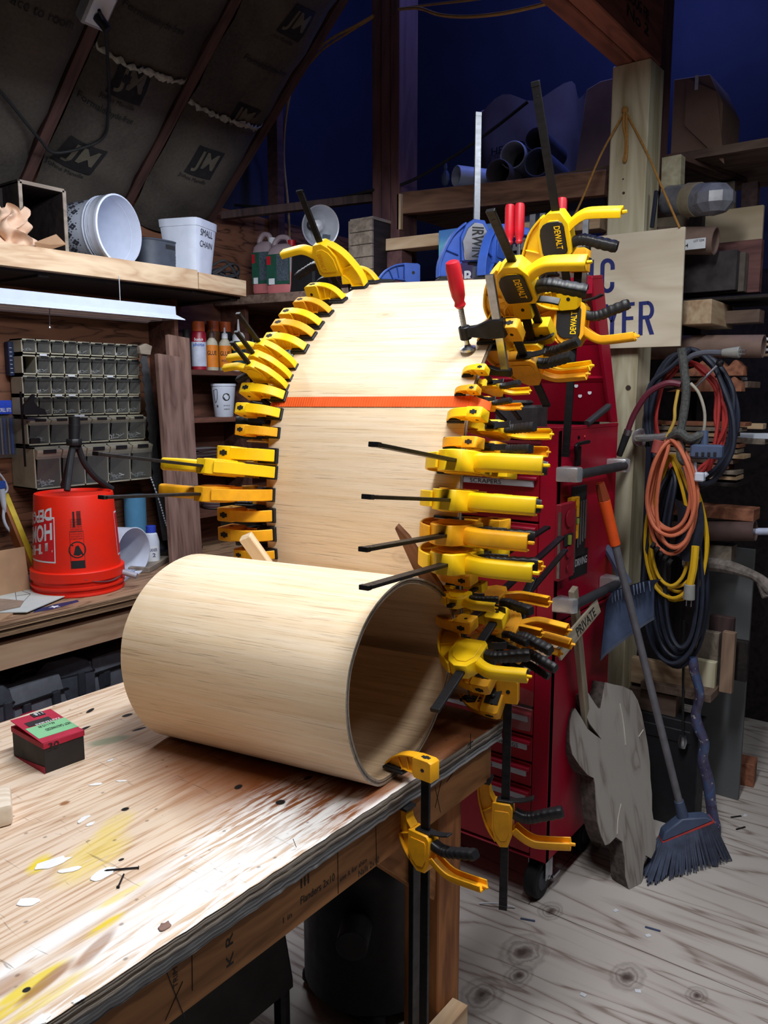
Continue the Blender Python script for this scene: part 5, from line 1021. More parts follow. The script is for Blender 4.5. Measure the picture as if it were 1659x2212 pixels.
# coil of old cord, jugs, lamp, small crate
c = ay(490, 600, 2.72); rr = random.Random(4); b_ = MB()
for i in range(7): 
    r_ = .06+.02*rr.random(); b_.tube([V((r_*1.2*math.cos(a), r_*.8*math.sin(a), .02+.012*i*rr.random()+.02*math.sin(a*2+i))) for a in [j*PI/4+i for j in range(8)]], .005, 6, 4, True)
b_.build('cord_coil', plain('dusty_black_cord', (40, 40, 42), .8, var=.3), None, tr(c.x, 2.76, SHZ), label='dusty black coil of cord at the right end of the upper shelf', cat='cord')
JUGP = plain('milky_jug_plastic', (170, 150, 158), .4, var=.06); JUGL = plain('pink_jug_liquid', (206, 118, 120), .45, var=.04); GLB = plain('green_label', (26, 84, 66), .5); DLB = plain('fine_print_label', (82, 96, 110), .6, var=.3, sc=120)
def jug(px0, px1, yb, yt, X, label, cap):
    y0, y1, z0, z1 = rxr(px0, yt, px1, yb, X); w_ = abs(y0-y1)*.92; h = z1-z0
    t = thing('jug', label, 'jug', tr(X+.06, (y0+y1)/2, z0) @ rz(14), 'pink fluid jugs'); T_ = M.Diagonal((.062, w_*.5, 1, 1))
    MB().lathe([(.94, 0), (1, .01), (1, h*.34), (1, h*.35)], 24, T_, sq=5).build('lower_body', JUGL, t); MB().lathe([(1, h*.35), (1, h*.62), (.9, h*.74), (.6, h*.82), (.42, h*.84)], 24, T_, sq=5).build('upper_body', JUGP, t)
    MB().tube([(0, w_*.30, h*.70), (0, w_*.36, h*.86), (0, w_*.16, h*.96), (0, -w_*.12, h*.94), (0, -w_*.22, h*.84)], .013, 8, 5).build('handle', JUGP, t)
    MB().cyl((0, -w_*.28, h*.80), (0, -w_*.28, h*.90), .019, n=16).build('cap', REDP if cap else OFFW, t)
    lb = MB().box((-.0635, 0, h*.40), (.002, w_*.86, h*.50)).build('label', GLB, t); MB().box((-.0648, -w_*.17, h*.42), (.001, w_*.44, h*.44)).build('text_panel', DLB, lb); MB().box((-.0648, w_*.24, h*.20), (.001, w_*.22, h*.10)).build('barcode', OFFW, lb)
    MB().box((-.0648, w_*.34, h*.55), (.001, w_*.14, h*.14)).build('red_flash', REDP, lb)
jug(539, 577, 634, 497, 2.86, 'pink fluid jug with green label, left of the pair', 0); jug(570, 622, 634, 503, 2.84, 'pink fluid jug with red cap and fine print, right of the pair', 1)
# clamp lamp
c = ax(692, 489, 2.80); s = ppm(c); r = 43/s; dirv = (EYE-c).normalized(); dirv = (dirv+V((.25, -.55, -.10))).normalized()
cl = thing('clamp_lamp', 'round aluminium reflector clamp lamp on the ledge behind the arch', 'lamp', FR(c, dirv.cross(ZZ), dirv) if False else M.Translation(c) @ rot_to(dirv))
MB().open_lathe([(.03, -.12), (.035, -.10), (r*.55, -.075), (r*.85, -.035), (r*.98, .0), (r*1.03, .002), (r*1.03, .006), (r*.97, .004), (r*.83, -.033), (r*.53, -.072), (.02, -.095)], 40).build('reflector', ALU, cl)
MB().lathe([(0, -.155), (.026, -.15), (.028, -.10), (.022, -.09), (0, -.09)], 18).build('socket', BLK, cl); MB().lathe([(.012, -.09), (.014, -.075), (.028, -.045), (.026, -.025), (.012, -.012), (0, -.010)], 18).build('bulb', plain('frosted_bulb', (214, 216, 220), .15), cl)
MB().box((r*.35, -r*.45, -.040), (.035, .018, .001), ry(-25)).build('warning_label', DLB, cl)
q = ax(712, 560, 2.82)-c; MB().tube([(0, 0, -.13), cl.matrix_basis.inverted() @ (c+V((.02, -.02, -.10))), cl.matrix_basis.inverted() @ (c+V((.02, -.05, -.22)))], .006, 6).build('clamp_arm', BSTEEL, cl)
x0_, x1_, z0, z1 = rxr(738, 475, 806, 612, 2.86); t = thing('plank_crate', 'small grey plank crate on the ledge beside the clamp lamp', 'crate', (2.86, x1_, z0)); w_ = abs(x0_-x1_); h = z1-z0
for i in range(5): MB().box((0, w_*.36, h*(.1+.2*i)), (.014, w_*.70, h*.19)).build('slat', GREYW, t, bevel=.0012)
MB().box((.09, w_*.74, h/2), (.18, .014, h)).build('side', GREYW, t, bevel=.001); MB().box((.09, 0.01, h/2), (.18, .014, h)).build('side', DARKW, t); MB().box((.09, w_*.36, h), (.18, w_*.72, .012)).build('top', GREYW, t)
a, b_, z0, z1 = rxr(622, 545, 690, 634, 2.9); MB().box((0, 0, (z1-z0)/2), (.12, abs(a-b_), z1-z0), tx=.8, ty=.9).box((-.03, 0, (z1-z0)*.96), (.05, abs(a-b_)*.5, .03)).build('black_case', RUB, None, tr(2.92, (a+b_)/2, z0), .01, label='black case behind the top left clamp on the ledge', cat='case')
# shop light hood with pull chain
x0 = .35; A_ = ay(378, 662, 2.45); B_ = ay(390, 692, 2.42)
sl = thing('shop_light', 'long white shop light hood hanging under the upper shelf', 'light fixture', (A_.x, 2.50, A_.z))
L_ = A_.x-x0; HOOD = plain('white_enamel_hood', (158, 166, 184), .45, var=.04)
MB().prism([(.06, 0), (-.05, 0), (-.052, -.030), (-.105, -.050), (-.106, -.052), (-.05, -.033), (.06, -.033), (.115, -.052), (.115, -.049), (.062, -.030)], -L_, 0, 'yz').build('hood', HOOD, sl)
MB().prism([(.06, 0), (-.05, 0), (-.052, -.030), (-.100, -.048), (.11, -.048), (.062, -.030)], 0, .002, 'yz').build('end_cap', HOOD, sl)
for dy in (-.03, .04): MB().cyl((-L_+.05, dy, -.046), (-.05, dy, -.046), .008, n=10).build('tube', OFFW, sl)
q = ay(107, 664, 2.44); b_ = MB(); e = ay(107, 708, 2.44)
for i in range(16): b_.sphere(q+(e-q)*i/15-W(sl).translation, .0022, 6)
b_.sphere(e-W(sl).translation, .005, 8); b_.build('pull_chain', STEEL, sl)
for x in (-1.1, -.2): MB().tube([(x, .0, 0), (x, .0, .09)], .002, 5, 0).build('hanger', STEEL, sl)
# outlet box and cord in the roof
pc, u, v = find(2, 208, 8) if False else (1, .5, .5)
q = None
for i in range(60):
    p = roof(1.98, .9+i*.02, .10); s_ = prj(p)
    if q is None or (s_[1]-8)**2 < q[0]: q = ((s_[1]-8)**2, p)
q0 = ax(206, 8, q[1].x); q0 = apl(206, 8, roof(0, 0, .10), roof(0, 0, 1)-roof(0, 0, 0))
ob = thing('outlet_box', 'grey outlet box with black plug fixed to the sloping roof', 'outlet', FR(q0, (1, 0, 0), roof(0, 0, 1)-roof(0, 0, 0)))
MB().box((0, 0, .01), (.085, .12, .05)).build('box', plain('outlet_grey', (150, 150, 156), .5), ob, bevel=.004); MB().box((0, 0, .037), (.07, .10, .004)).build('cover', WHT, ob, bevel=.002); MB().cyl((.0, -.02, .036), (.02, -.03, .08), .018, .014, 12).build('plug', BLK, ob)
cdp = [apl(x, y, roof(0, 0, h_), roof(0, 0, 1)-roof(0, 0, 0)) for x, y, h_ in ((214, 22, .17), (228, 60, .15), (232, 120, .12), (236, 200, .11), (233, 250, .11), (228, 288, .10), (200, 312, .10), (120, 330, .10), (85, 300, .10), (20, 220, .10), (-10, 185, .10))]
MB().tube(cdp, .0055, 8, 6).build('roof_cord', RUB, None, label='black cord hanging down the sloping roof paper from the outlet box', cat='cord')
# ================================================================ red tool chest
CX0, CX1, CY0, CY1 = 2.20, 2.665, 1.010, 1.72
ch = thing('tool_chest', 'tall red two part tool chest on casters with its lid open', 'tool chest', (CX0, CY0, 0))
wd, dp = CY1-CY0, CX1-CX0
RIN = plain('dark_red_inside', (120, 6, 28), .4, var=.08)
ZL0, ZL1, ZU1 = .15, .925, 1.513
def cabinet(z0, z1, name):
    b_ = MB().box((dp/2, .002, (z0+z1)/2), (dp, .004, z1-z0)).box((dp/2, wd-.002, (z0+z1)/2), (dp, .004, z1-z0)).box((dp-.002, wd/2, (z0+z1)/2), (.004, wd, z1-z0)).box((dp/2, wd/2, z0+.003), (dp, wd, .006))
    for y in (.028, wd-.028): b_.box((.012, y, (z0+z1)/2), (.024, .056, z1-z0))
    return b_.build(name, REDM, ch, bevel=.002)
lowc = cabinet(ZL0, ZL1, 'lower_cabinet'); upc = cabinet(ZL1+.002, ZU1, 'upper_cabinet')
MB().box((dp/2, wd/2, ZL1-.004), (dp+.01, wd+.01, .010)).build('seam_ledge', REDM, ch, bevel=.003)
MB().box((dp/2, wd/2, ZU1-.045), (dp-.02, wd-.02, .006)).build('top_tray', RIN, ch)
for y in (.003, wd-.003): MB().box((dp/2, y, ZU1+.004), (dp, .008, .012)).build('rim', REDM, ch, bevel=.002)
MB().box((.006, wd/2, ZU1+.002), (.014, wd, .016)).build('rim', REDM, ch, bevel=.002)
DRW = plain('drawer_red', (168, 8, 34), .35, var=.06); STRP = plain('white_label_strip', (196, 202, 214), .45, var=.05)
zf = lambda px, py: ax(px, py, CX0).z
def drawer(z0, z1, word, yr=.18, yl=.29, y0=.058):
    d = MB().box((.010, wd/2, (z0+z1)/2), (.016, wd-.118, z1-z0-.006)).build('drawer', DRW, ch, bevel=.002); L_ = wd-.118
    MB().prism([(-.004, z1-.010), (-.016, z1-.012), (-.018, z1-.020), (-.016, z1-.022), (-.003, z1-.016)], y0+.002, y0+L_, 'yz' if False else 'xz').build('pull_lip', REDM, d, bevel=.0008)
    MB().prism([(-.002, z1-.020), (-.012, z1-.024), (-.011, z1-.042), (-.002, z1-.044)], y0+.016, y0+L_-.01).build('label_strip', STRP, d)
    if word: letters(word, (lambda z: lambda u, v: V((-.0128+.0003*v, yl+(yr-yl)*u, z-.040+.013*v)))(z1), INK, d, .0, 'handwriting')
def zpx(py): return ax(1158, py, CX0).z
lips = [zpx(1033), zpx(1090), zpx(1142)]
tops = [ZU1-.055]+[z+.016 for z in lips]
drawer(lips[0]+.02, ZU1-.06, None)
for i, wd_ in enumerate(('SCRAPERS', 'MEASURING DEVICES', '')):
    a_ = lips[i]+.016; b_ = (lips[i+1]+.017) if i < 2 else ZL1+.012; drawer(b_, a_, wd_, *((.18, .29), (.175, .34), (0, 1))[i])
ll = [zpx(1545), zpx(1606), zpx(1664), zpx(1717)]
drawer(ll[0]+.02, ZL1-.02, None)
for i, wd_ in enumerate(('', 'ROUTER BITS & DRAWINGS', 'STENCILS & FILES', 'PLIERS A. NEED')):
    a_ = ll[i]+.016; b_ = (ll[i+1]+.017) if i < 3 else ZL0+.012; drawer(b_, a_, wd_, *((0, 1), (.10, .34), (.19, .36), (.20, .42))[i])
# lid
LZ = 1.975; LX = lambda z: dp-.002-.175*(z-1.52)/.455
lid_ = MB().prism([(LX(1.525)-.012, 1.525), (LX(1.525), 1.525), (LX(LZ), LZ), (LX(LZ)-.012, LZ)], .004, wd-.004); lid_.build('lid', REDM, ch, bevel=.002)
lb_ = MB()
for y in (.006, wd-.006): lb_.prism([(LX(1.525)-.05, 1.525), (LX(1.525), 1.525), (LX(LZ), LZ), (LX(LZ)-.085, LZ-.012)], y-.006, y+.006)
lb_.prism([(LX(LZ)-.085, LZ-.012), (LX(LZ), LZ), (LX(LZ)-.004, LZ+.010), (LX(LZ)-.086, LZ-.002)], .0, wd); lb_.prism([(LX(LZ)-.085, LZ-.055), (LX(LZ)-.079, LZ-.055), (LX(LZ)-.079, LZ-.004), (LX(LZ)-.085, LZ-.004)], .0, wd)
lb_.build('lid_rim', REDM, ch, bevel=.0015)
for z_ in (1.79, 1.67): MB().prism([(LX(z_)-.022, z_), (LX(z_)-.010, z_-.012), (LX(z_)-.010, z_+.012)], .014, wd-.014).build('lid_rib', REDM, ch)
for q in ((1235, 833), (1240, 855), (1303, 860), (1262, 848)): p = ax(q[0], q[1], CX0+dp-.10)-V((CX0, CY0, 0)); p.x = LX(p.z)-.012; MB().cyl(p+V((-.0015, 0, 0)), p+V((.002, 0, 0)), .007, .007, 9).build('tape_scrap', OFFW, ch)
# casters
def caster(x, y):
    MB().cyl((x, y-.022, .064), (x, y+.022, .064), .064, n=28).build('wheel', RUB, ch, bevel=.006); MB().cyl((x, y-.024, .064), (x, y+.024, .064), .036, n=20).build('hub', GREYP, ch, bevel=.002)
    MB().box((x+.02, y-.030, .105), (.05, .004, .085)).box((x+.02, y+.030, .105), (.05, .004, .085)).box((x+.02, y, .145), (.09, .075, .008)).build('fork', STEEL, ch, bevel=.001)
    MB().box((x+.075, y-.02, .05), (.05, .03, .012), rx(0)).cyl((x+.02, y-.034, .064), (x+.02, y+.034, .064), .008, n=10).build('brake_lever', STEEL, ch, bevel=.002)
for x in (.05, dp-.07):
    for y in (.05, wd-.05): caster(x, y)
# chrome side handles
def side_handle(z, x0_, x1_, nm):
    for x in (x0_, x1_): MB().prism([(x-.03, .0), (x+.03, .0), (x+.016, -.062), (x+.004, -.07), (x-.016, -.062)], z-.022, z+.022, 'xy').build('chrome_bracket', CHROME, ch, bevel=.006, seg=2)
    MB().cyl((x0_+.012, -.055, z), (x1_-.012, -.055, z), .0145, n=18).build('grip', plain('ribbed_dark_grip', (52, 54, 60), .5), ch, bevel=.002)
h1 = ay(1225, 1028, .965); h2 = ay(1352, 1010, .965); side_handle(h1.z, .015, .40, 'u')
h1 = ay(1222, 1312, .965); side_handle(h1.z, .015, .38, 'l')
# things hung on the side of the chest
def onside(px, py, y): return ay(px, py, y)
def hang_level(name, label, px0, px1, py0, py1, y, mt, rails, holes, vial):
    x0, x1, z0, z1 = ryr(px0, py0, px1, py1, y); t = thing(name, label, 'level', ((x0+x1)/2, y, z0)); w_, h = x1-x0, z1-z0
    MB().box((0, 0, h/2), (w_, .016, h)).build('level_body', mt, t, bevel=.002)
    if rails:
        for sx in (-1, 1): MB().box((sx*(w_/2), -.006, h*.47), (.005, .008, h*.86)).build('edge_rail', STEEL, t)
    for z_, r in holes: MB().lathe([(r, 0), (r*1.25, 0), (r*1.25, .002), (r, .002)], 20, tr(0, -.0125, h*z_) @ rx(90)).build('hole_ring', mt, t); MB().cyl((0, -.0112, h*z_), (0, -.0118, h*z_), r, n=20).build('hole', INK, t)
    MB().box((0, -.0113, h*vial), (w_*.62, .001, h*.16)).build('vial_window', INK, t); MB().cyl((0, -.014, h*(vial-.06)), (0, -.014, h*(vial+.06)), .007, n=12).build('vial', plain('green_vial', (150, 160, 70), .2), t)
hang_level('spirit_level', 'red spirit level with steel rails hanging on the side of the tool chest', 1204, 1236, 1087, 1248, .982, plain('dusty_red', (150, 24, 44), .45), True, ((.80, .020), (.14, .007), (.36, .014)), .52)
hang_level('spirit_level', 'short yellow spirit level hanging behind the red one on the chest', 1229, 1246, 1074, 1165, .996, YEL2, False, ((.88, .010), (.12, .008)), .45)
x0, x1, z0, z1 = ryr(1236, 1050, 1262, 1200, 1.003); t = thing('tool_holder', 'black slotted holder with small tools on the side of the chest', 'tool holder', ((x0+x1)/2, 1.003, z0)); MB().box((0, 0, (z1-z0)/2), (x1-x0, .012, z1-z0)).build('holder_body', RUB, t, bevel=.001)
for i in range(4): MB().cyl(((i-1.5)*.018, -.012, (z1-z0)*(.15+.03*i)), ((i-1.5)*.018, -.012, (z1-z0)*.8), .004, n=8).build('small_tool', STEEL, t)
x0, x1, z0, z1 = ryr(1233, 1190, 1270, 1245, 1.006); t = thing('bumper_sticker', 'black bumper sticker with white words low on the chest side', 'sticker', ((x0+x1)/2, 1.0085, z0)); w_ = x1-x0
MB().box((0, 0, (z1-z0)/2), (w_, .001, z1-z0)).build('sticker_face', INK, t); letters('BE DRIVING', flat((-w_*.46, -.0009, .035), (w_*.92, 0, 0), (0, 0, .025)), OFFW, t)
t = thing('hook', 'black hook on the chest side above the chrome handle', 'hook', onside(1245, 985, 1.004)); o_ = onside(1245, 985, 1.004)
MB().tube([p-o_ for p in (onside(1246, 990, .998), onside(1244, 972, .99), onside(1248, 960, .985), onside(1272, 954, .985))], .006, 8).build('hook_rod', BSTEEL, t); MB().box((0, -.005, 0), (.03, .01, .06)).build('plate', BSTEEL, t, bevel=.002)
# things in the open chest
p = ax(1132, 905, 2.42); MB().box((0, 0, .055), (.09, .15, .11)).box((-.02, 0, .118), (.05, .09, .016)).build('black_tool_box', plain('dusty_black', (70, 68, 70), .6, var=.2), None, tr(2.40, p.y, ZU1-.040), .012, label='dusty black square box in the open top of the chest', cat='box')
a, b_ = ax(1268, 915, 2.40), ax(1314, 878, 2.52); MB().cyl(a, b_, .011, n=12).cyl(b_, b_+(b_-a)*.08, .006, n=8).build('metal_rod', plain('grey_rod', (88, 90, 96), .4, .7), None, None, .001, label='short grey rod propped in the open chest at right', cat='rod')
p = ax(1205, 915, 2.36); t = thing('pliers', 'pair of pliers lying at the front of the open chest', 'pliers', (p.x, p.y, ZU1-.034)); MB().tube([(-.02, -.08, .008), (0, 0, .012), (.01, .08, .008)], .006, 8).build('jaw_arm', BSTEEL, t); MB().tube([(.03, -.08, .008), (.01, 0, .014), (-.01, .08, .008)], .006, 8).build('jaw_arm', REDP, t)
b_ = MB().grid(lambda u, v: V((CX0-.012-.018*math.sin(PI*u)*(.3+v), CY0+.05+.10*u+.01*v, .72-.13*v-.02*abs(u-.5))), 10, 8); b_.build('plastic_bag', None or CLR, None, label='small clear plastic bag hanging on the chest front by the table end', cat='bag', recalc=False)
# ================================================================ hanging sign and twine
SX = 2.86; cs_ = [ax(1278, 512, SX), ax(1481, 490, SX), ax(1470, 748, SX), ax(1322, 756, SX)]
ytop, ybr, ztop, zbot = cs_[0].y+.10, .879, 2.172, 1.779
sg = thing('wooden_sign', 'pale plywood sign with navy letters hanging on the pine post', 'sign', (SX, 0, 0))
sy0, sy1 = cs_[1].y, cs_[0].y+.16
MB().prism([(sy0, cs_[1].z), (sy1, cs_[1].z+.004), (sy1, cs_[2].z), (cs_[2].y, cs_[2].z)], -.006, .006, 'yz').build('sign_panel', wood('sign_ply', (218, 208, 188), (190, 176, 152), 'Y', 1.4, 18, knots=False), sg, bevel=.001)
def on_sign(px0, py0, px1, py1): 
    a, b_, c_ = ax(px0, py1, SX-.0066), ax(px1, py1, SX-.0066), ax(px0, py0, SX-.0066); o_ = V((SX, 0, 0)); return flat(a-o_, b_-a, c_-a)
def glyph(name, pl, holes=()):
    """letter strokes on the sign drawn as polygons in picture points"""
    b_ = MB()
    for q in pl: b_.add([ax(x, y, SX-.0068)-V((SX, 0, 0)) for x, y in q], [list(range(len(q)))])
    b_.build('letter', NAVY, sg, recalc=False)
def arc(cx, cy, rx0, ry0, w, a0, a1, n=14):
    out = []
    for i in range(n):
        t0, t1 = math.radians(a0+(a1-a0)*i/n), math.radians(a0+(a1-a0)*(i+1)/n)
        out.append([(cx+rx0*math.cos(t0), cy-ry0*math.sin(t0)), (cx+rx0*math.cos(t1), cy-ry0*math.sin(t1)), (cx+(rx0-w)*math.cos(t1), cy-(ry0-w)*math.sin(t1)), (cx+(rx0-w)*math.cos(t0), cy-(ry0-w)*math.sin(t0))])
    return out
glyph('I', [[(1272, 562), (1283, 561), (1281, 637), (1270, 638)]])
C_ = arc(1312.5, 575, 15.5, 17, 9, 0, 180)+arc(1311.5, 616, 15.5, 17, 9, 180, 360)+[[(1297, 575), (1306, 575), (1305, 616), (1296, 616)], [(1319, 575), (1328, 575), (1328, 582), (1319, 583)], [(1318, 609), (1327, 609), (1327, 616), (1318, 616)]]
glyph('C', C_)
glyph('Y', [[(1303, 658), (1313, 657), (1325, 688), (1319, 697)], [(1329, 655), (1340, 654), (1327, 694), (1319, 697)], [(1318, 692), (1327, 690), (1326, 727), (1317, 728)]])
glyph('E', [[(1344, 655), (1353, 654), (1352, 726), (1343, 727)], [(1353, 654), (1371, 652), (1371, 660), (1353, 662)], [(1352, 684), (1368, 683), (1368, 691), (1352, 692)], [(1352, 718), (1371, 717), (1371, 725), (1352, 726)]])
glyph('R', [[(1380, 652), (1389, 651), (1388, 724), (1379, 725)], [(1389, 651), (1400, 650), (1400, 658), (1389, 659)], [(1388, 682), (1400, 681), (1400, 689), (1388, 690)], [(1393, 690), (1402, 688), (1413, 722), (1403, 723)]]+arc(1399, 670, 14, 20, 8.5, -90, 90))
TW = plain('jute_twine', (176, 128, 64), .9, var=.15, sc=120)
ns = ax(1351, 238, 2.895)
tw = thing('twine', 'brown twine holding the wooden sign from a nail on the post', 'twine', ns); rel = lambda x, y, X: ax(x, y, X)-ns
b_ = MB().tube([rel(1351, 240, 2.893), rel(1300, 330, 2.878), rel(1262, 420, 2.862), rel(1232, 487, 2.846), rel(1222, 520, 2.846)], .0038, 7, 5).tube([rel(1351, 240, 2.893), rel(1395, 325, 2.885), rel(1430, 405, 2.862), rel(1468, 492, 2.850)], .0038, 7, 5)
b_.build('long_cord', TW, tw); MB().tube([rel(1349, 240, 2.888), rel(1347, 270, 2.886), rel(1352, 300, 2.886), rel(1350, 335, 2.888), rel(1347, 345, 2.886), rel(1351, 346, 2.885), rel(1354, 320, 2.885), rel(1354, 280, 2.886), rel(1353, 242, 2.888)], .0045, 7, 5).build('hanging_loop', TW, tw)
MB().sphere((-.004, 0, 0), .012, 10).build('knot', TW, tw); b_ = MB()
for i in range(4): b_.tube([rel(1226+i, 505, 2.845), rel(1234+3*i, 490-4*i, 2.842), rel(1238+i*2, 478+i*3, 2.842)], .0032, 6, 4)
b_.build('frayed_knot', TW, tw)
# ================================================================ cords and hoses on the post
HX = 2.80
def tubes(name, label, cat, pts, r, mt, X=HX, n=8, sm=5, group=None, part='cord', parts=()):
    o_ = ax(pts[0][0], pts[0][1], pts[0][2] if len(pts[0]) > 2 else X); t = thing(name, label, cat, o_, group)
    f_ = lambda q: ax(q[0], q[1], q[2] if len(q) > 2 else X)-o_
    MB().tube([f_(q) for q in pts], r, n, sm).build(part, mt, t); return t, f_
def loops(cx, top, bot, w_, n, rr, X, dx=.012, skew=0, pw=1.0):
    """n uneven hanging loops as one path of (px,py,X)"""
    out = []
    for i in range(n):
        ww = w_*(1+rr.uniform(-.42, .14)); bb = bot+rr.uniform(-46, 14); c_ = cx+rr.uniform(-12, 12); xx = X+dx*(i-n/2)
        for k_ in range(10):
            a = -PI/2+2*PI*k_/10; y = (top+bb)/2+(bb-top)/2*math.sin(a); q = .35+.65*max(0, (y-top)/(bb-top))**.6
            out.append((c_+ww*math.cos(a)*q+skew*(y-top), y, xx+.008*math.sin(3*a)))
    return out
rr = random.Random(2)
CO = plain('orange_cord', (212, 116, 82), .5, var=.08); CY = plain('yellow_cord', (224, 176, 24), .5, var=.08); CN = plain('navy_black_hose', (34, 40, 58), .5, var=.2); CR = plain('red_cord', (196, 60, 58), .5, var=.08); CM = plain('maroon_hose', (104, 32, 52), .45, var=.1)
hk = thing('chrome_hook', 'chrome coat hook on the post carrying the cords', 'hook', ax(1385, 945, 2.90)); o_ = ax(1385, 945, 2.90)
MB().cyl((0, 0, 0), (-.012, 0, 0), .034, .030, 20).build('rose', CHROME, hk, bevel=.002); MB().tube([(-.01, 0, 0), (-.05, -.01, 0), ax(1420, 945, HX)-o_, ax(1450, 940, HX-.02)-o_, ax(1475, 925, HX-.03)-o_], .013, 10).build('arm', CHROME, hk)
# dark hose bundle, ring above and long loops below
ring = []
for i in range(6):
    for k_ in range(12):
        a = PI/2+2*PI*k_/12; ring.append((1492+(92+rr.uniform(-10, 12))*math.cos(a), 905-(140+rr.uniform(-12, 14))*math.sin(a), HX+.05+.013*i))
tubes('air_hose', 'dark hose coiled in a tall ring over the orange cords on the post', 'hose', ring, .0085, CN, part='hose', n=7, sm=4)
rd = []
for i in range(5):
    for k_ in range(12):
        a = PI/2+2*PI*k_/12; rd.append((1483+(74+rr.uniform(-12, 14))*math.cos(a), 905-(128+rr.uniform(-20, 14))*math.sin(a), HX+.135+.011*i))
tubes('extension_cord', 'red cord coiled behind the dark hose ring', 'cord', rd, .0065, CR, n=7, sm=4)
t, f_ = tubes('extension_cord', 'long dark blue black cord hanging in low loops beneath the orange cord', 'cord', loops(1462, 1010, 1440, 70, 9, rr, HX+.07, .012), .0075, CN, n=7)
q0 = f_((1490, 1262, HX-.03)); q1 = f_((1488, 1295, HX-.03)); MB().cyl(q0+V((0, 0, .0)), q1, .018, .020, 12).build('plug', plain('clear_plug', (150, 150, 146), .3), t, bevel=.002); MB().tube([f_((1502, 1180, HX-.03)), f_((1498, 1225, HX-.03)), q0], .013, 8).build('yellow_tail', CY, t)
for dx in (-.008, .008): MB().cyl(q1+V((0, dx, 0)), q1+V((0, dx, -.024)), .0025, n=6).build('prong', STEEL, t)
tubes('extension_cord', 'yellow cord hanging in long loops behind the orange one', 'cord', loops(1455, 985, 1285, 78, 6, rr, HX+.04, .012, .02), .0062, CY, n=7)
t, f_ = tubes('extension_cord', 'orange cord hanging in long loops from the chrome hook', 'cord', loops(1446, 948, 1190, 60, 8, rr, HX-.035, .011), .0066, CO, n=8)
a = f_((1432, 958, HX-.07)); MB().cyl(a+V((0, .012, .01)), a+V((-.005, .02, -.035)), .019, .018, 14).build('socket_end', plain('brick_red_plug', (170, 78, 70), .5), t, bevel=.003)
b_ = MB()
for i in range(5): b_.cyl(f_((1408+i*9, 1176+i*9, HX-.05)), f_((1414+i*9, 1180+i*9, HX-.05)), .012, n=10)
b_.build('strain_relief', RUB, t)
# grey cable bundle tied in the middle, knot, plug above
t, f_ = tubes('cable_bundle', 'grey rope bundle knotted in the middle of the hanging cords', 'rope', ((1472, 752, HX-.03), (1478, 800, HX-.03), (1482, 850, HX-.04), (1472, 920, HX-.05), (1462, 950, HX-.06)), .014, plain('dusty_green_rope', (84, 86, 84), .8, var=.25, sc=120), n=9)
MB().tube([f_(q) for q in ((1448, 945, HX-.06), (1468, 935, HX-.085), (1490, 948, HX-.08), (1512, 940, HX-.07), (1500, 955, HX-.06), (1475, 950, HX-.05), (1470, 985, HX-.07), (1480, 1000, HX-.06))], .014, 9).build('knot_cord', plain('dusty_green_rope', (84, 86, 84)), t)
t, f_ = tubes('appliance_cable', 'grey cord with a clear plug sticking out to the right below the sign', 'cord', ((1475, 795, HX), (1490, 772, HX-.02), (1520, 762, HX-.03), (1560, 762, HX-.04)), .0095, plain('mid_grey_cord', (92, 96, 108), .5))
MB().cyl(f_((1560, 762, HX-.04)), f_((1598, 761, HX-.045)), .012, .019, 12).build('plug', plain('clear_plug', (150, 150, 146)), t, bevel=.002)
for dy in (-4, 4): MB().cyl(f_((1598, 761+dy, HX-.045)), f_((1611, 761+dy, HX-.047)), .0025, n=6).build('prong', STEEL, t)
t, f_ = tubes('maroon_hose', 'maroon hose arching left from the cords to a plug by the post', 'hose', ((1470, 830, HX-.05), (1440, 828, HX-.06), (1400, 850, HX-.06), (1370, 895, HX-.05), (1354, 938, HX-.04)), .0105, CM, part='hose')
MB().cyl(f_((1354, 938, HX-.04)), f_((1337, 985, HX-.04)), .014, .011, 10).build('plug', RUB, t, bevel=.002); MB().cyl(f_((1358, 928, HX-.04)), f_((1354, 940, HX-.04)), .014, n=12).build('ferrule', STEEL, t)
t, f_ = tubes('power_strip', 'dark blue grey outlet strip hanging at right in the cords', 'power strip', ((1522, 930, HX-.06), (1522, 962, HX-.06)), .012, SLATE, part='neck')
MB().box(f_((1527, 975, HX-.06)), (.035, .10, .045)).build('strip_body', SLATE, t, bevel=.006)
for i in range(4): MB().box(f_((1505+i*13, 981, HX-.08)), (.003, .009, .012)).build('socket_slot', INK, t)
t, f_ = tubes('yellow_rope', 'thin yellow rope dangling in the centre of the cords', 'rope', ((1465, 842, HX-.05), (1458, 880, HX-.055), (1456, 910, HX-.06), (1440, 945, HX-.065)), .0055, plain('mustard_rope', (196, 160, 70), .8), part='rope')
t, f_ = tubes('wire_whip', 'thin white wires bent down beside the grey bundle', 'cable', ((1492, 828, HX-.05), (1510, 850, HX-.055), (1522, 890, HX-.055), (1520, 930, HX-.05), (1510, 942, HX-.05)), .005, plain('dull_white_cord', (166, 160, 146), .6), part='cable')
t, f_ = tubes('antenna_rod', 'thin rod with a black ball tip slanting up behind the cords', 'rod', ((1500, 838, HX), (1553, 786, HX)), .0042, STEEL, sm=0, part='rod'); MB().sphere(f_((1555, 784, HX)), .013, 12).build('ball_tip', BLK, t)
t, f_ = tubes('white_cord_end', 'curled white cord end under the outlet strip', 'cord', ((1500, 1000, HX-.02), (1502, 1022, HX-.03), (1516, 1030, HX-.04), (1528, 1022, HX-.04)), .0075, WHT); MB().box(f_((1512, 1030, HX-.05)), (.03, .03, .03)).build('plug', WHT, t, bevel=.004)
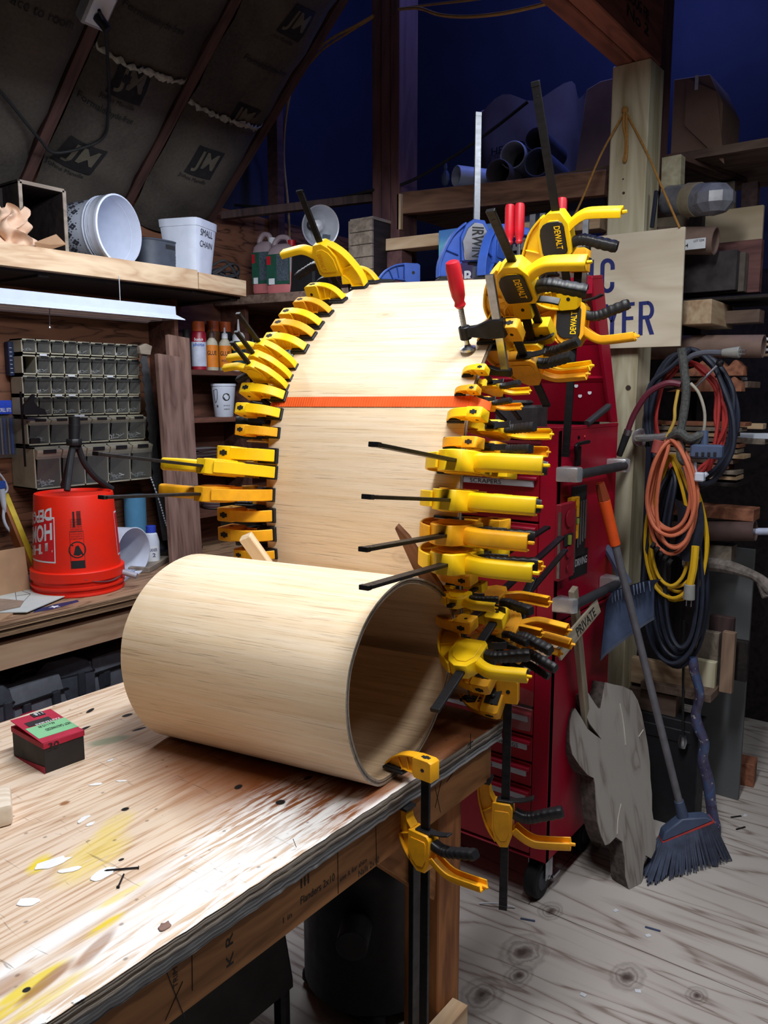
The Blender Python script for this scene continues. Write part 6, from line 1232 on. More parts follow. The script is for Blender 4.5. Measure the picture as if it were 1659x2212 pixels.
t, f_ = tubes('lamp_cord', 'thin black cord with a lamp holder hanging low behind the broom', 'cord', ((1478, 1340, HX+.10), (1476, 1440, HX+.12), (1475, 1590, HX+.12)), .0045, RUB); MB().lathe([(0, 0), (.012, .0), (.018, -.02), (.012, -.045), (0, -.05)], 12, M.Translation(f_((1475, 1590, HX+.12)))).build('holder', STEEL, t)
MB().grid(lambda u, v: (lambda p: p+V((-.025*math.sin(PI*u), 0, 0)))(ax(1458+58*u+6*math.sin(4*v), 1085+118*v-8*math.cos(5*u), HX-.0)), 10, 12).build('dark_cloth_bag', plain('navy_cloth', (26, 30, 46), .9, var=.2, sc=40), None, recalc=False, label='dark navy cloth hanging inside the orange cord loops', cat='cloth')
# narrow blue-grey strip and small tools on the post
p = ay(1405, 1010, 1.03); a, b_ = ax(1402, 965, 2.83), ax(1396, 1130, 2.83)
board('pry_bar', a, b_, .018, .012, plain('dark_blue_steel', (40, 46, 66), .4, .5), 'dark blue steel bar hanging at the left of the cords', 'bar', up=(1, 0, 0))
# ================================================================ broom, dustpan, slab, stake, stick
P0, P1 = ax(1300, 1045, 2.72), None
fb = az(1480, 1830, 0); bh_ = ax(1476, 1752, 2.60)
bt_ = az(1480, 1865, 0)+V((0, 0, .0)); hb = apl(1474, 1760, bt_, FH); ht_ = ay(1296, 1044, .955)
br = thing('broom', 'angle broom with grey pole and orange top leaning on the tool chest', 'broom', hb); d = (ht_-hb); L_ = d.length; d.normalize()
MB().cyl((0, 0, 0), d*L_*.855, .0125, n=16).build('pole', plain('grey_pole', (122, 122, 130), .4, .3), br); MB().cyl(d*L_*.83, d*L_*.955, .0165, .0185, 18).cyl(d*L_*.955, d*L_, .0175, .013, 18).build('orange_grip', ORANGE, br, bevel=.002)
MB().cyl(d*L_*.955, d*L_*1.0, .019, .014, 8).build('grip_hanger', plain('brown_orange', (150, 64, 30), .5), br)
hl, hr = apl(1426, 1812, hb, FH)-hb, apl(1537, 1766, hb, FH)-hb
MB().cyl(-d*.05, d*.06, .022, .016, 16).build('socket', SLATE, br, bevel=.002)
MB().prism([(0, -.0), (.02, .028), ((hr-hl).length*.5, .05), ((hr-hl).length-.02, .022), ((hr-hl).length, 0)], -.022, .022).build('brush_block', SLATE, br, FR(hb+hl, hr-hl, ZZ), .004)
MB().box(((hr-hl).length/2, 0, -.004), ((hr-hl).length, .046, .008)).build('red_trim', plain('coral_trim', (204, 72, 68), .5), br, FR(hb+hl, hr-hl, ZZ))
bl_, brr = az(1392, 1902, 0)-hb, az(1572, 1850, 0)-hb; b_ = MB(); rr = random.Random(9); sn = FH
for i in range(46):
    u = i/45
    for k_ in range(4):
        a = hl+(hr-hl)*(u*.98+.01)+sn*(.014*(k_-1.5))+V((0, 0, -.006)); e = bl_+(brr-bl_)*min(1, max(0, u+rr.uniform(-.012, .012)))+sn*(.022*(k_-1.5)+rr.uniform(-.008, .008)); e.z = -hb.z+.004+rr.random()*.012
        b_.cyl(a, e, .0042, .0030, 4, cap=False)
b_.build('bristles', plain('blue_grey_bristle', (84, 92, 116), .6, var=.2), br, kind='stuff')
DX = 2.70
# dustpan clipped to the pole
ds = [(1305, 1434), (1306, 1315), (1312, 1290), (1330, 1274), (1380, 1262), (1414, 1254), (1428, 1300), (1420, 1345), (1370, 1392)]
def pp_(x, y, X): return ax(x, y, X)
o_ = pp_(1360, 1280, 2.62)
dpn = thing('dustpan', 'slate blue toothed dustpan hung on the broom pole', 'dustpan', o_)
cor = {k_: pp_(*q)-o_ for k_, q in dict(tl=(1306, 1282, 2.50), tr=(1408, 1250, 2.62), bl=(1307, 1430, 2.46), br=(1424, 1340, 2.62)).items()}
nrm = (cor['tr']-cor['tl']).cross(cor['bl']-cor['tl']).normalized(); nrm = nrm if nrm.dot(EYE-o_) > 0 else -nrm
def pan(u, v):
    p = cor['tl']*(1-u)*(1-v)+cor['tr']*u*(1-v)+cor['bl']*(1-u)*v+cor['br']*u*v; e = max(0, abs(u-.5)*2-.62)/.38; f2 = max(0, .16-v)/.16
    return p+nrm*(.075*e**1.5*(1-v*.8)+.05*f2**1.5)-nrm*.055
MB().grid(pan, 24, 16).grid(lambda u, v: pan(u, v)-nrm*.003, 24, 16).build('pan', SLATE, dpn, recalc=False)
MB().grid(lambda u, v: pan(u, .93+.07*v)+nrm*.003, 12, 2).build('rubber_lip', plain('grey_rubber_lip', (80, 88, 106), .6), dpn, recalc=False)
b_ = MB()
for i in range(13):
    u = .10+.80*i/12
    if abs(u-.5) < .08: continue
    p = pan(u, .02); b_.cyl(p+nrm*.004, p+(cor['bl']-cor['tl'])*.15+nrm*.012, .004, .0015, 5)
b_.build('comb_teeth', SLATE, dpn)
MB().tube([pp_(1355, 1262, 2.60)-o_, pp_(1335, 1225, 2.60)-o_, pp_(1318, 1195, 2.61)-o_, pp_(1308, 1182, 2.615)-o_], .016, 8, rf=lambda t: 1.15-.3*t).build('handle', SLATE, dpn)
# live-edge slab
sn_ = V((-.33, -.92, .20)).normalized(); so_ = az(1352, 1925, 0)+V((0, 0, .004)); sx_ = V((0, 0, 1)).cross(sn_).normalized(); szz = sn_.cross(sx_).normalized()
pts = [(205, 880), (228, 872), (250, 855), (268, 868), (280, 890), (305, 930), (330, 965), (345, 960), (356, 900), (375, 798), (420, 810), (480, 822), (540, 850), (575, 910), (600, 990), (620, 1090), (640, 1200), (652, 1300), (655, 1400), (665, 1500), (665, 1600), (680, 1700), (692, 1790), (686, 1850), (660, 1905), (625, 1885), (612, 1950), (605, 2020), (590, 2085), (565, 2110), (520, 2095), (500, 2020), (495, 1900), (480, 1800), (438, 1770), (400, 1810), (372, 1822), (345, 1760), (325, 1680), (315, 1560), (308, 1440), (300, 1400), (262, 1380), (210, 1320), (165, 1250), (150, 1180), (148, 1090), (150, 1040), (165, 985), (182, 960), (215, 1010), (260, 1090), (310, 1130), (350, 1158), (318, 1115), (275, 1060), (240, 985), (215, 930)]
scl = 760/2212
P2 = [apl(1180+x*scl, 1200+y*scl, so_, sn_)-so_ for x, y in pts]
P2 = [(p.dot(sx_), p.dot(szz)) for p in P2]
SLABM = ply_contour('slab_face', (158, 152, 146), (128, 119, 113), 'Y', freq=5, sc=(1.8, 9)); BARK = plain('rough_bark', (92, 82, 78), .95, var=.3, sc=60, bump=.9)
ms = M.Identity(4)
for i in range(3): ms[i][0] = sx_[i]; ms[i][1] = szz[i]; ms[i][2] = sn_[i]; ms[i][3] = so_[i]
sl_ = thing('wood_slab', 'grey live edge wood slab with rough bark leaning on the tool chest', 'wood slab', ms)
MB().prism(P2, -.004, .0, 'xy').build('sawn_face', SLABM, sl_)
rr = random.Random(1); b_ = MB(); k_ = len(P2); nl = 6
for j in range(nl+1):
    for (x, y) in P2: q = 0 if j == 0 else rr.uniform(-.006, .010)*(1 if j < nl else 0); b_.v.append((x*(1+q)-(.035*j/nl if x < 0 else 0)*0, max(y*(1+q*.3), -.001), -.003-.062*j/nl))
for j in range(nl):
    for i in range(k_): b_.f.append((j*k_+i, j*k_+(i+1) % k_, (j+1)*k_+(i+1) % k_, (j+1)*k_+i)); b_.m.append(0)
b_.f.append([nl*k_+i for i in range(k_)]); b_.m.append(0); b_.build('bark_edge', BARK, sl_, ang=10)
CRK = plain('pale_crack', (206, 198, 186), .8)
for L2 in (((462, 930), (480, 1020), (492, 1120), (498, 1190)), ((446, 1750), (450, 1660), (470, 1560)), ((580, 1140), (610, 1095))):
    MB().tube([apl(1180+x*scl, 1200+y*scl, so_, sn_)-so_ for x, y in L2], .0022, 5, 4).build('crack', CRK, sl_, mw=M.Translation(so_))
# wooden stake with a painted lath
a, b_ = ay(1238, 1272, .93), ay(1262, 1520, .95); b_ = a+(b_-a)*3.4; b_.z = max(b_.z, .0); t0 = (a.z-.004)/(a.z-b_.z) if a.z != b_.z else 1
a2, bb2 = ay(1238, 1272, .96), ay(1266, 1560, .985); dd = bb2-a2; bot = a2+dd*((a2.z-.005)/(-dd.z))
STK = wood('stake_wood', (176, 164, 144), (130, 118, 100), 'X', 2, 40)
t = thing('stake', 'thin wooden stake with a lettered lath across, between chest and slab', 'stake', bot)
board('stake_shaft', a2, bot, .034, .018, STK, parent=t, up=(0, -1, 0))
la, lbb = ay(1206, 1412, .935), ay(1292, 1308, .945); lt = board('lath', la, lbb, .008, .045, STK, parent=t, up=(-.5, .2, .8))
q = W(lt); letters('PRIVATE', lambda u, v: V((-.03+.15*u, -.0048, -.014+.028*v)), INK, lt)
# blue purple painted stick
stp = [(1497, 1420, 2.86), (1500, 1450, 2.86), (1512, 1500, 2.87), (1503, 1540, 2.88), (1508, 1570, 2.88), (1522, 1605, 2.88), (1518, 1640, 2.88), (1530, 1690, 2.88), (1535, 1730, 2.87), (1540, 1768, 2.87), (1543, 1790, 2.86)]
n = N('galaxy_paint'); f = n.noise(n.coords((16, 16, 16)), 1, 5, .8); g = n.noise(n.coords((50, 50, 50)), 1, 4); col = n.ramp(f, [(.3, S(46, 46, 76)), (.48, S(76, 70, 96)), (.6, S(60, 84, 124)), (.72, S(134, 130, 136))]); col = n.mix(n.ramp(g, [(.62, g1(0)), (.7, g1(.7))]), col, S(180, 180, 176)); GAL = n.fin(col, .35, 0, .5)
p = [ax(*q) for q in stp]; p.append(V((p[-1].x+.0, p[-1].y-.0, .0))); t0 = p[-2]
p[-1] = V((t0.x-.005, t0.y-.005, .008)) if t0.z > .02 else t0
t = thing('painted_stick', 'crooked stick painted blue and purple standing behind the broom', 'stick', p[-1]); MB().tube([q-p[-1] for q in p], .021, 12, 5, rf=lambda t: .72+.35*t+.08*math.sin(23*t)).build('stick', GAL, t)
# ================================================================ lumber rack behind the post
G2 = 'boards stacked in the rack behind the cords'
def rbar(px0, px1, py0, py1, X, dp_, mt, label, name='rack_board', cat='board', grp=None, ext=.25, bv=.002):
    """board lying across the rack, its right end seen at px1"""
    y0, y1, z0, z1 = rxr(px0, py0, px1, py1, X)
    return MB().box((0, 0, 0), (dp_, abs(y0-y1)+ext, z1-z0)).build(name, mt, None, tr(X+dp_/2, (y0+y1)/2+ext/2, (z0+z1)/2), bv, label=label, cat=cat, group=grp)
rbar(1450, 1645, 455, 580, 3.34, .02, wood('pale_panel', (206, 190, 164), (176, 158, 130), 'Y', 1.2, 14, knots=False), 'pale plywood panel standing behind the sign at upper right', 'ply_panel', 'panel')
rbar(1480, 1642, 524, 636, 3.26, .04, wood('purpleheart', (122, 84, 80), (80, 50, 50), 'Y'), 'reddish board with dark rounded edge at right of the sign', cat='board')
rbar(1470, 1590, 545, 630, 3.16, .07, plain('charred_wood', (66, 60, 62), .7, var=.3, sc=14), 'thick blackened timber beside the sign', 'rack_board', 'timber', ext=.3)
rbar(1585, 1608, 545, 630, 3.20, .05, plain('grey_end_grain', (104, 94, 86), .8, var=.2), 'thin grey board end beside the blackened timber', ext=.05)
rbar(1480, 1640, 672, 700, 3.20, .08, OLDY, 'brown board under the blackened timber', ext=.3); rbar(1480, 1660, 640, 648, 3.14, .3, DARKW, 'thin dark shelf bar under the blackened timber', 'rack_shelf', 'shelf', ext=.35)
MB().box((0, 0, 0), (.3, .10, .085)).build('rack_board', KRAFT and PINE, None, tr(3.15, ax(1508, 676, 3.02).y, ax(1495, 676, 3.02).z), .003, label='short pale block with two screws right under the sign corner', cat='wood block')
def rtube(px0, px1, py, r, X, mt, label, name, cat, ext=.3, hollow=True):
    a, b_ = ax(px0, py, X), ax(px1, py, X); a = a+(a-b_).normalized()*ext; t = thing(name, label, cat, b_); d = a-b_; T_ = rot_to(d); L_ = d.length
    MB().open_lathe([(0, L_), (r, L_), (r, 0), (r*.9, 0), (r*.9, .2), (0, .2)] if hollow else [(0, L_), (r, L_), (r, 0), (0, 0)], 24, T_).build('tube', mt, t); return t
KT = plain('brown_tube', (128, 104, 94), .7, var=.08)
t = rtube(1480, 1546, 520, .048, 3.08, KT, 'brown cardboard tube with a white shipping label right of the sign', 'cardboard_tube', 'tube'); q = ax(1512, 530, 3.028)
lb2 = MB().box((-.05, .07, -.012), (.002, .10, .036)).build('shipping_label', OFFW, t); letters('P04', flat(V((-.0515, .105, -.022)), (0, -.026, 0), (0, 0, .014)), INK, lb2); letters('LOT 5204', flat(V((-.0515, .06, -.006)), (0, -.035, 0), (0, 0, .008)), INK, lb2)
t = thing('wrapped_roll', 'roll wrapped in clear plastic with a paper band, above the sign corner', 'roll', ax(1480, 432, 3.06)); o_ = ax(1480, 432, 3.06); e_ = ax(1545, 430, 3.0)-o_; s_ = -e_*.55
MB().cyl(s_, e_*.85, .052, .055, 20).build('plastic_roll', plain('milky_wrap', (128, 130, 142), .25, var=.2), t); MB().cyl(e_*.12, e_*.48, .0575, n=20).build('paper_band', plain('tan_band', (150, 138, 116), .8), t); b_ = MB().sphere(e_*.95, .062, 10, (1, 1.2, .9)); b_.build('wrap_end', plain('milky_wrap', (128, 130, 142)), t, ang=8)
rtube(1500, 1650, 748, .040, 3.12, KT, 'long brown tube lying under the sign at right', 'cardboard_tube', 'tube'); 
for i in range(4): rbar(1500, 1662+i*3, 732+i*11, 738+i*11, 3.2+.02*i, .05, [OFFW, PINE][i % 2], 'thin strip behind the brown tube, %s of the four' % ('topmost', 'second', 'third', 'lowest')[i], 'thin_strip', 'strip', 'thin pale strips behind the tube')
# scalloped decorative boards
for i in range(2):
    y0, y1, z0, z1 = rxr(1500, 778+i*36, 1606-i*4, 812+i*34, 3.10); k2 = 24; top = [(y0+(y1-y0)*j/k2, z1-.012-.012*math.cos(j*PI/4)) for j in range(k2+1)]
    MB().prism(top+[(y1, z0), (y0+.1, z0)], 3.10, 3.16, 'yz').build('scalloped_board', REDWD, None, bevel=.001, label='reddish scalloped board, %s of the two behind the plug' % ('upper', 'lower')[i], cat='board', group='scalloped boards')
rbar(1560, 1612, 815, 822, 3.2, .02, ALU, 'bright metal rod end behind the scalloped boards', 'metal_strip', 'strip'); rbar(1500, 1615, 824, 838, 3.15, .2, OLDY, 'old boards under the scalloped ones', ext=.3)
rr = random.Random(6)
for i in range(11):
    py = 912+i*11.5; x1 = 1598+rr.uniform(-14, 18)-(18 if i > 6 else 0)
    rbar(1500, x1, py, py+8.5, 3.10+rr.uniform(0, .03), .10, [REDWD, GREYW, PINEY, OLDY][i % 4], 'board end in the stack right of the cords, %s' % ('topmost', 'second from the top', 'third from the top', 'fourth from the top', 'fifth from the top', 'in the middle', 'fifth from the bottom', 'fourth from the bottom', 'third from the bottom', 'second from the bottom', 'lowest')[i], grp=G2, ext=.3, bv=.001)
board('rack_post', (3.335, .98, 0), (3.335, .98, 2.4), .05, .06, DARKW, 'dark upright of the lumber rack behind the hanging cords', 'post', up=(1, 0, 0))
rbar(1490, 1590, 1042, 1050, 3.10, .2, DARKW, 'dark rack bar right under the board stack', 'rack_shelf', 'shelf', ext=.35)
for i, (py, x1) in enumerate(((915, 1648), (936, 1660), (948, 1652))): rbar(1600, x1, py, py+12, 3.3, .06, [PINEY, WHT, GREYW][i], ('pale board end', 'white strip end', 'grey board end')[i]+' sticking out far right behind the board stack', 'thin_strip', 'strip', ext=.3)
rbar(1540, 1628, 1098, 1124, 3.08, .10, REDWD, 'brown board above the big brown tube at far right', ext=.4)
rtube(1510, 1632, 1146, .038, 3.10, plain('dark_brown_tube', (86, 64, 60), .7), 'big dark brown tube below the board stack at far right', 'cardboard_tube', 'tube', .4); rtube(1600, 1680, 1148, .013, 3.14, plain('white_pipe', (190, 198, 224), .4), 'white pipe end sticking out of the big brown tube', 'white_pipe', 'pipe', .1, False)
rbar(1530, 1580, 1178, 1212, 3.12, .08, GREYW, 'grey block end above the branch', 'wood_block', 'wood block', ext=.2)
bp = [(1480, 1215, 3.1), (1560, 1222, 3.06), (1610, 1236, 3.03), (1640, 1250, 3.0), (1658, 1268, 2.99), (1668, 1276, 2.98)]; p = [ax(*q) for q in bp]; t = thing('branch', 'weathered grey branch poking out at far right', 'branch', p[0]); MB().tube([q-p[0] for q in p], .022, 10, 6, rf=lambda t: 1+.15*math.sin(9*t)-.1*t).tube([p[3]-p[0], ax(1655, 1290, 2.98)-p[0]], .014, 8, 0).build('branch_wood', plain('driftwood', (128, 118, 112), .9, var=.3, sc=40), t)
y0, y1, z0, z1 = rxr(1500, 1240, 1612, 1690, 3.3); MB().box((0, 0, 0), (.02, abs(y0-y1), ax(1560, 1180, 3.3).z)).build('metal_sheet', plain('grey_panel_face', (96, 98, 100), .6, var=.08, sc=3), None, tr(3.31, (y0+y1)/2, ax(1560, 1180, 3.3).z/2), .002, label='tall grey sheet standing behind the leaning boards at far right', cat='panel')
for (px0, py0, px1, py1, X, mt, lb) in ((1530, 1332, 1583, 1420, 3.10, OLDZ, 'dark short board upright in the cluster right of the cords'), (1500, 1364, 1550, 1500, 3.06, GREYW, 'grey brown upright board in the cluster beside the painted stick'), (1500, 1428, 1544, 1502, 3.02, PINEZ, 'pale board lowest in the cluster beside the painted stick'), (1556, 1366, 1584, 1498, 3.03, wood('upright_brown', (150, 124, 104), (110, 88, 74), 'Z', 2, 30), 'brown square board in front of the upright cluster'), (1583, 1385, 1614, 1472, 3.12, DARKW, 'dark red brown board at the right of the cluster')):
    y0, y1, z0, z1 = rxr(px0, py0, px1, py1, X); MB().box((0, 0, 0), (.03, abs(y0-y1), z1-z0)).build('rack_board', mt, None, tr(X+.015, (y0+y1)/2, (z0+z1)/2), .002, label=lb, cat='board')
board('rack_shelf', ax(1395, 1470, 3.0), ax(1545, 1500, 3.0), .12, .03, OLDY, 'pale crossboard carrying the upright board cluster', 'shelf'); rbar(1400, 1500, 1436, 1492, 2.98, .03, wood('cross_pine', (190, 164, 134), (150, 122, 96), 'Y'), 'pale crossboard behind the broom pole at knee height', ext=.15)
rbar(1405, 1460, 1500, 1545, 2.97, .10, OLDY, 'brown block under the pale crossboard behind the broom', 'wood_block', 'wood block')
q = az(1630, 1700, 0); MB().box((0, 0, .05), (.09, .42, .10)).build('wood_block', REDWD, None, tr(q.x+.01, q.y+.215, .0) @ rz(6), .003, label='reddish beam end lying on the floor at far right', cat='wood block')
q = az(1470, 1760, 0); MB().box((0, 0, .21), (.10, .26, .42)).box((-.052, 0, .36), (.006, .2, .05)).build('black_crate', plain('black_crate', (26, 26, 32), .6, var=.2), None, tr(3.0, ax(1435, 1700, 3.0).y, 0), .006, label='dark box on the floor behind the broom and slab', cat='box')
q = az(1490, 1720, 0); MB().box((0, 0, .04), (.10, .16, .08)).build('wood_block', OLDY, None, tr(q.x+.3, q.y, 0), .004, label='small brown block on the floor by the painted stick foot', cat='wood block')
q = ax(1465, 420, 3.1); board('rack_post', ax(1455, 340, 3.10), ax(1452, 430, 3.10), .07, .05, PINEZ, 'short pale upright behind the pale post near the wrapped roll', 'post', up=(1, 0, 0))
board('loft_rail', ax(1448, 338, 3.10), ax(1600, 395, 3.6), .06, .02, OLDX, 'dim slanting shelf edge right of the pale post', 'shelf', kind='structure'); board('blue_strip', ax(1418, 412, 2.93), ax(1408, 492, 2.93), .012, .014, plain('dark_blue_steel', (40, 46, 66)), 'dark metal strip standing against the side of the pale post', 'strip', up=(1, 0, 0))
for i, px in enumerate((1573, 1622)): board('rack_post', ax(px, 395+0*i, 3.5), ax(px-3, 470, 3.5), .06, .04, GREYW if i == 0 else OLDZ, ('brown', 'dim')[i]+' upright stub behind the pale panel at upper right', 'post', up=(1, 0, 0))
# ================================================================ loft
LZ0 = 2.467
def loft(px0, py0, px1, py1, X): return rxr(px0, py0, px1, py1, X)
BAG = plain('kraft_sack', (124, 108, 108), .9, var=.12, sc=5); y0, y1, z0, z1 = loft(1012, 208, 1228, 380, 3.62); w_ = y0-y1; 
def bag(u, v):
    a = 2*PI*u; q = (abs(math.cos(a))**4+abs(math.sin(a))**4)**-.25; k_ = 1+.06*v+.03*math.sin(6*a+9*v); zt = (z1-LZ0)*v+(.03*math.sin(5*a)*v if v > .7 else 0); return V((.12*q*math.cos(a)*k_, w_/2*.92*q*math.sin(a)*k_, zt))
MB().grid(bag, 40, 14).build('paper_sack', BAG, None, tr(3.76, (y0+y1)/2, LZ0), recalc=False, ang=14, label='wide brown paper sack on the loft behind the tall clamp bars', cat='sack')
letters('HEMLOCK', flat((-.131, .14, (z1-LZ0)*.55), (0, -.26, .01), (0, 0, .035)), INK, bpy.data.objects['paper_sack'], .01)
def pipe(px, py, rpx, X, mt, label, dp_=.3, tilt=(1, .15, 0)):
    c = ax(px, py, X); r = rpx/ppm(c); T_ = M.Translation(c) @ rot_to(V(tilt)); t = thing('pipe', label, 'pipe', T_, 'pipes and cups on the loft')
    MB().open_lathe([(r*.9, .2), (r*.9, .004), (r*.95, 0), (r, .004), (r, dp_), (0, dp_)], 28).build('pipe_wall', mt, t); MB().lathe([(0, .16), (r*.9, .16)], 28).build('inside', DARKW, t); return t
GP = plain('grey_pipe', (196, 200, 210), .4); pipe(985, 380, 22, 3.20, WHT, 'white pipe end at the left of the loft', .22, (.9, -.5, 0)); pipe(1107, 334, 29, 3.22, GP, 'round grey pipe end in the middle of the loft before the sack'); pipe(1075, 372, 28, 3.16, plain('brown_pipe', (92, 84, 90), .5), 'brown pipe end low on the loft left of the round grey one'); pipe(1158, 300, 25, 3.26, plain('dim_pipe', (84, 84, 100), .5), 'dim pipe end upper right of the round grey one'); pipe(1160, 350, 30, 3.20, plain('blue_grey_pipe', (96, 102, 128), .5), 'bluish pipe end at the right of the loft pipes')
y0, y1, z0, z1 = loft(1240, 178, 1330, 370, 3.40)
bxm = CARD
MB().prism([(y1, LZ0), (y0, LZ0), (y0-.05, z1-.02), (y0-.11, z1), (y1, z1)], 3.40, 3.70, 'yz').build('cardboard_box', bxm, None, bevel=.003, label='tall dim cardboard box on the loft left of the pale post', cat='box')
t = thing('cardboard_box', 'dim cardboard box with open flap at upper right of the pale post', 'box', (3.25, 0, 0)); y0, y1, z0, z1 = rxr(1452, 160, 1560, 335, 3.25); zb = ax(1470, 335, 3.25).z
MB().prism([(y1, zb), (y0, zb), (y0, z1), (y1+.05, z1-.01), (y1, z1-.12)], 0, .25, 'yz').build('carton', bxm, t, bevel=.003); MB().prism([(y1-.02, zb-.06), (y1+.13, zb+.10), (y1+.13, z1-.01), (y1+.02, z1-.08)], -.012, -.008, 'yz').build('flap', bxm, t)
q = ax(1505, 178, 3.23)-V((3.25, 0, 0)); MB().box(q, (.004, .012, .05), None).build('white_tape', OFFW, t)
MB().box((3.5, .95, zb-.02), (.6, .75, .03)).build('loft_floor', OLDY, None, label='dim loft board under the box right of the pale post', cat='loft floor', kind='structure')
t = thing('glove', 'grey cloth glove hanging by the white pipe on the loft', 'glove', ax(962, 385, 3.12)); MB().sphere((0, 0, 0), .03, 10, (.5, .7, 1.2)).sphere((0, .0, .045), .016, 8, (.5, .6, 1.3)).build('glove_cloth', SLATE, t, ang=20)
pa = [ax(x, y, X) for x, y, X in ((640, 445, 3.1), (760, 425, 3.05), (870, 398, 3.0), (960, 350, 3.0), (1050, 290, 3.05), (1140, 220, 3.1))]; MB().tube(pa, .007, 8, 6).build('black_cable', RUB, None, label='black cable sagging past the dark post and across the loft', cat='cable')
pa = [ax(x, y, X) for x, y, X in ((470, 440, 3.0), (560, 446, 3.0), (640, 448, 3.05), (700, 436, 3.05), (806, 410, 2.98))]; MB().tube(pa, .006, 8, 6).build('black_cable', RUB, None, label='black cable running left from the dark post to the roof', cat='cable')
RMX = plain('yellow_sheathed_cable', (170, 132, 78), .5)
pa = [ax(x, y, X) for x, y, X in ((626, 520, 3.2), (622, 440, 3.2), (613, 340, 3.2), (618, 250, 3.15), (640, 165, 3.1), (700, 95, 3.05), (770, 55, 3.0), (808, 33, 2.98))]; MB().tube(pa, .0065, 8, 6).build('yellow_cable', RMX, None, label='yellow cable curving down from the dark post toward the jugs', cat='cable')
pa = [ax(x, y, X) for x, y, X in ((808, 36, 2.985), (760, 66, 3.02), (700, 105, 3.07), (668, 138, 3.1))]; MB().tube(pa, .005, 8, 6).build('yellow_cable', RMX, None, label='thinner second strand of the yellow cable near the dark post', cat='cable')
pa = [ax(x, y, X) for x, y, X in ((862, 20, 2.98), (905, 18, 2.8), (950, 32, 2.7), (1010, 36, 2.6), (1090, 28, 2.5), (1180, 8, 2.4))]; MB().tube(pa, .006, 8, 6).build('yellow_cable', RMX, None, label='yellow cable sagging across the top from dark post to roof beam', cat='cable')
pa = [ax(x, y, X) for x, y, X in ((866, 18, 2.98), (930, 10, 2.8), (1000, 2, 2.7), (1060, -6, 2.6))]; MB().tube(pa, .0045, 8, 6).build('yellow_cable', RMX, None, label='thin upper strand of yellow cable at the top edge', cat='cable')
# boxes behind the clamps on the ledge
y0, y1, z0, z1 = rxr(947, 490, 1062, 600, 2.92); t = thing('game_box', 'blue and purple printed box standing behind the blue clamp', 'box', (2.92, (y0+y1)/2, 2.04)); w_ = y0-y1; h = z1-2.04
n = N('teal_purple_print'); f = n.noise(n.coords((10, 10, 4)), 1, 4, .6); sp_ = n.n('ShaderNodeSeparateXYZ'); n.l(n.n('ShaderNodeTexCoord').outputs['Object'], sp_.inputs[0]); gz = n.math('MULTIPLY_ADD', sp_.outputs[2], 1/h, n.math('MULTIPLY_ADD', f, .5, -.25)); col = n.ramp(gz, [(.3, S(42, 24, 78)), (.5, S(44, 40, 110)), (.56, S(60, 130, 176)), (.8, S(104, 180, 206)), (.95, S(70, 130, 200))]); GBM = n.fin(col, .4)
MB().box((.04, 0, h/2), (.08, w_, h)).build('carton', GBM, t, bevel=.002); letters('FORT', flat((-.002, w_*.36, h*.10), (0, -w_*.7, 0), (0, 0, h*.2)), OFFW, t, .03)
y0, y1, z0, z1 = rxr(1060, 478, 1185, 540, 2.96); t = thing('dark_box', 'dark glossy box with a thin gold drawing behind the clamp bars', 'box', (2.96, (y0+y1)/2, z0)); MB().box((.04, 0, (z1-z0)/2), (.06, y0-y1, z1-z0)).build('carton', plain('dark_gloss', (24, 26, 44), .25), t, bevel=.002); MB().tube([(.008, .05, .03), (.008, .02, .05), (.008, -.02, .035), (.008, -.05, .06)], .0016, 5).build('gold_line', plain('gold_ink', (170, 140, 80), .4), t)
y0, y1, z0, z1 = rxr(1100, 445, 1305, 478, 3.12); MB().box((0, 0, 0), (.02, y0-y1, .09)).build('blue_sheet', plain('dull_blue_panel', (66, 78, 112), .5), None, FR(V((3.14, (y0+y1)/2, (z0+z1)/2-.02)), (1, 0, 0), (0, .12, 1)), label='dull blue panel lying behind the pale rail by the post', cat='panel')
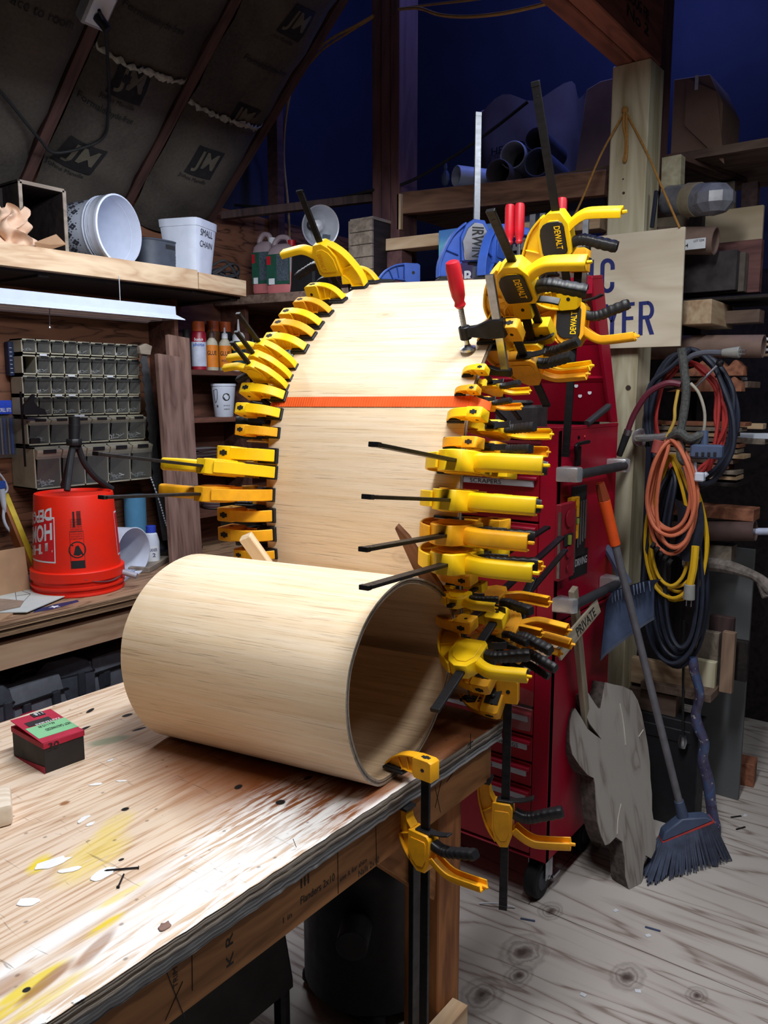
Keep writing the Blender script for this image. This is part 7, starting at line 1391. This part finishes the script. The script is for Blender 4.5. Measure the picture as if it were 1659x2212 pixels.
# ================================================================ under the table and on the floor
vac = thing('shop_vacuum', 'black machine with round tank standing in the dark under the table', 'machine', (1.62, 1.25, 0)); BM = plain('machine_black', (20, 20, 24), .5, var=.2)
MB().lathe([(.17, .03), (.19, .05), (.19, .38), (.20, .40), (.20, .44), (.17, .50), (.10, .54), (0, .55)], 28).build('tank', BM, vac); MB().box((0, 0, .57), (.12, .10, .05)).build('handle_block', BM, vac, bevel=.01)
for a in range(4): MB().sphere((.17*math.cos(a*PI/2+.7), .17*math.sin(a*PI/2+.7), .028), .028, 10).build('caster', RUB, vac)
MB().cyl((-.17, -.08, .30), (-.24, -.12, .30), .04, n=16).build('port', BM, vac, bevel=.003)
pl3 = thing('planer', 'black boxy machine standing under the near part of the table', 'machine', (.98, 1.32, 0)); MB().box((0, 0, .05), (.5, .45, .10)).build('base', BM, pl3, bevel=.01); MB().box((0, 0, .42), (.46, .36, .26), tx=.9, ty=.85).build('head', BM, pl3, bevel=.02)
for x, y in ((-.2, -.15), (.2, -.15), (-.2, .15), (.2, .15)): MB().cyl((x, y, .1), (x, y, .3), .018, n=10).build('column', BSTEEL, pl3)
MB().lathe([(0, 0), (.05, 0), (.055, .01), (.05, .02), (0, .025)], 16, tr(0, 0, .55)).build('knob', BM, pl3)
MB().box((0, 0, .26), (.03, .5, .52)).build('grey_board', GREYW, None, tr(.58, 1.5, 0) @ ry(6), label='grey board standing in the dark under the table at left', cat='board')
q = ay(897, 1900, .87); MB().box((0, 0, 0), (.025, .012, .72)).build('black_bar', BSTEEL, None, tr(q.x+.0, .872, .40), .001, label='black steel bar standing against the table leg', cat='bar')
q = az(1072, 1960, 0); tw_ = thing('twig', 'small white forked twig on the floor below the hanging clamp bar', 'twig', q); MB().tube([(-.02, .05, .004), (0, 0, .014), (.03, -.05, .004)], .0028, 6, 4).build('twig_wood', OFFW, tw_)
for px, py, lb in ((1590, 1765, 'dark splinter on the floor right of the broom'), (1600, 1790, 'thin dark splinter below the other, right of the broom'), (1410, 2008, 'greenish scrap on the floor in front of the broom'), (1140, 1988, 'blue grey scrap on the floor before the chest caster')):
    q = az(px, py, 0); MB().box((0, 0, .002), (.006, .045, .003)).build('floor_scrap', SLATE if px < 1500 else INK, None, tr(*q) @ rz(px % 70), label=lb, cat='scrap')
for px, py in ((1400, 2022), (1378, 2142), (1610, 1762), (1330, 1968), (1260, 2150)):
    q = az(px, py, 0); MB().box((0, 0, .0015), (.012, .016, .003)).build('paint_fleck', OFFW, floor, mw=tr(*q) @ rz(px % 90), bevel=.0005)
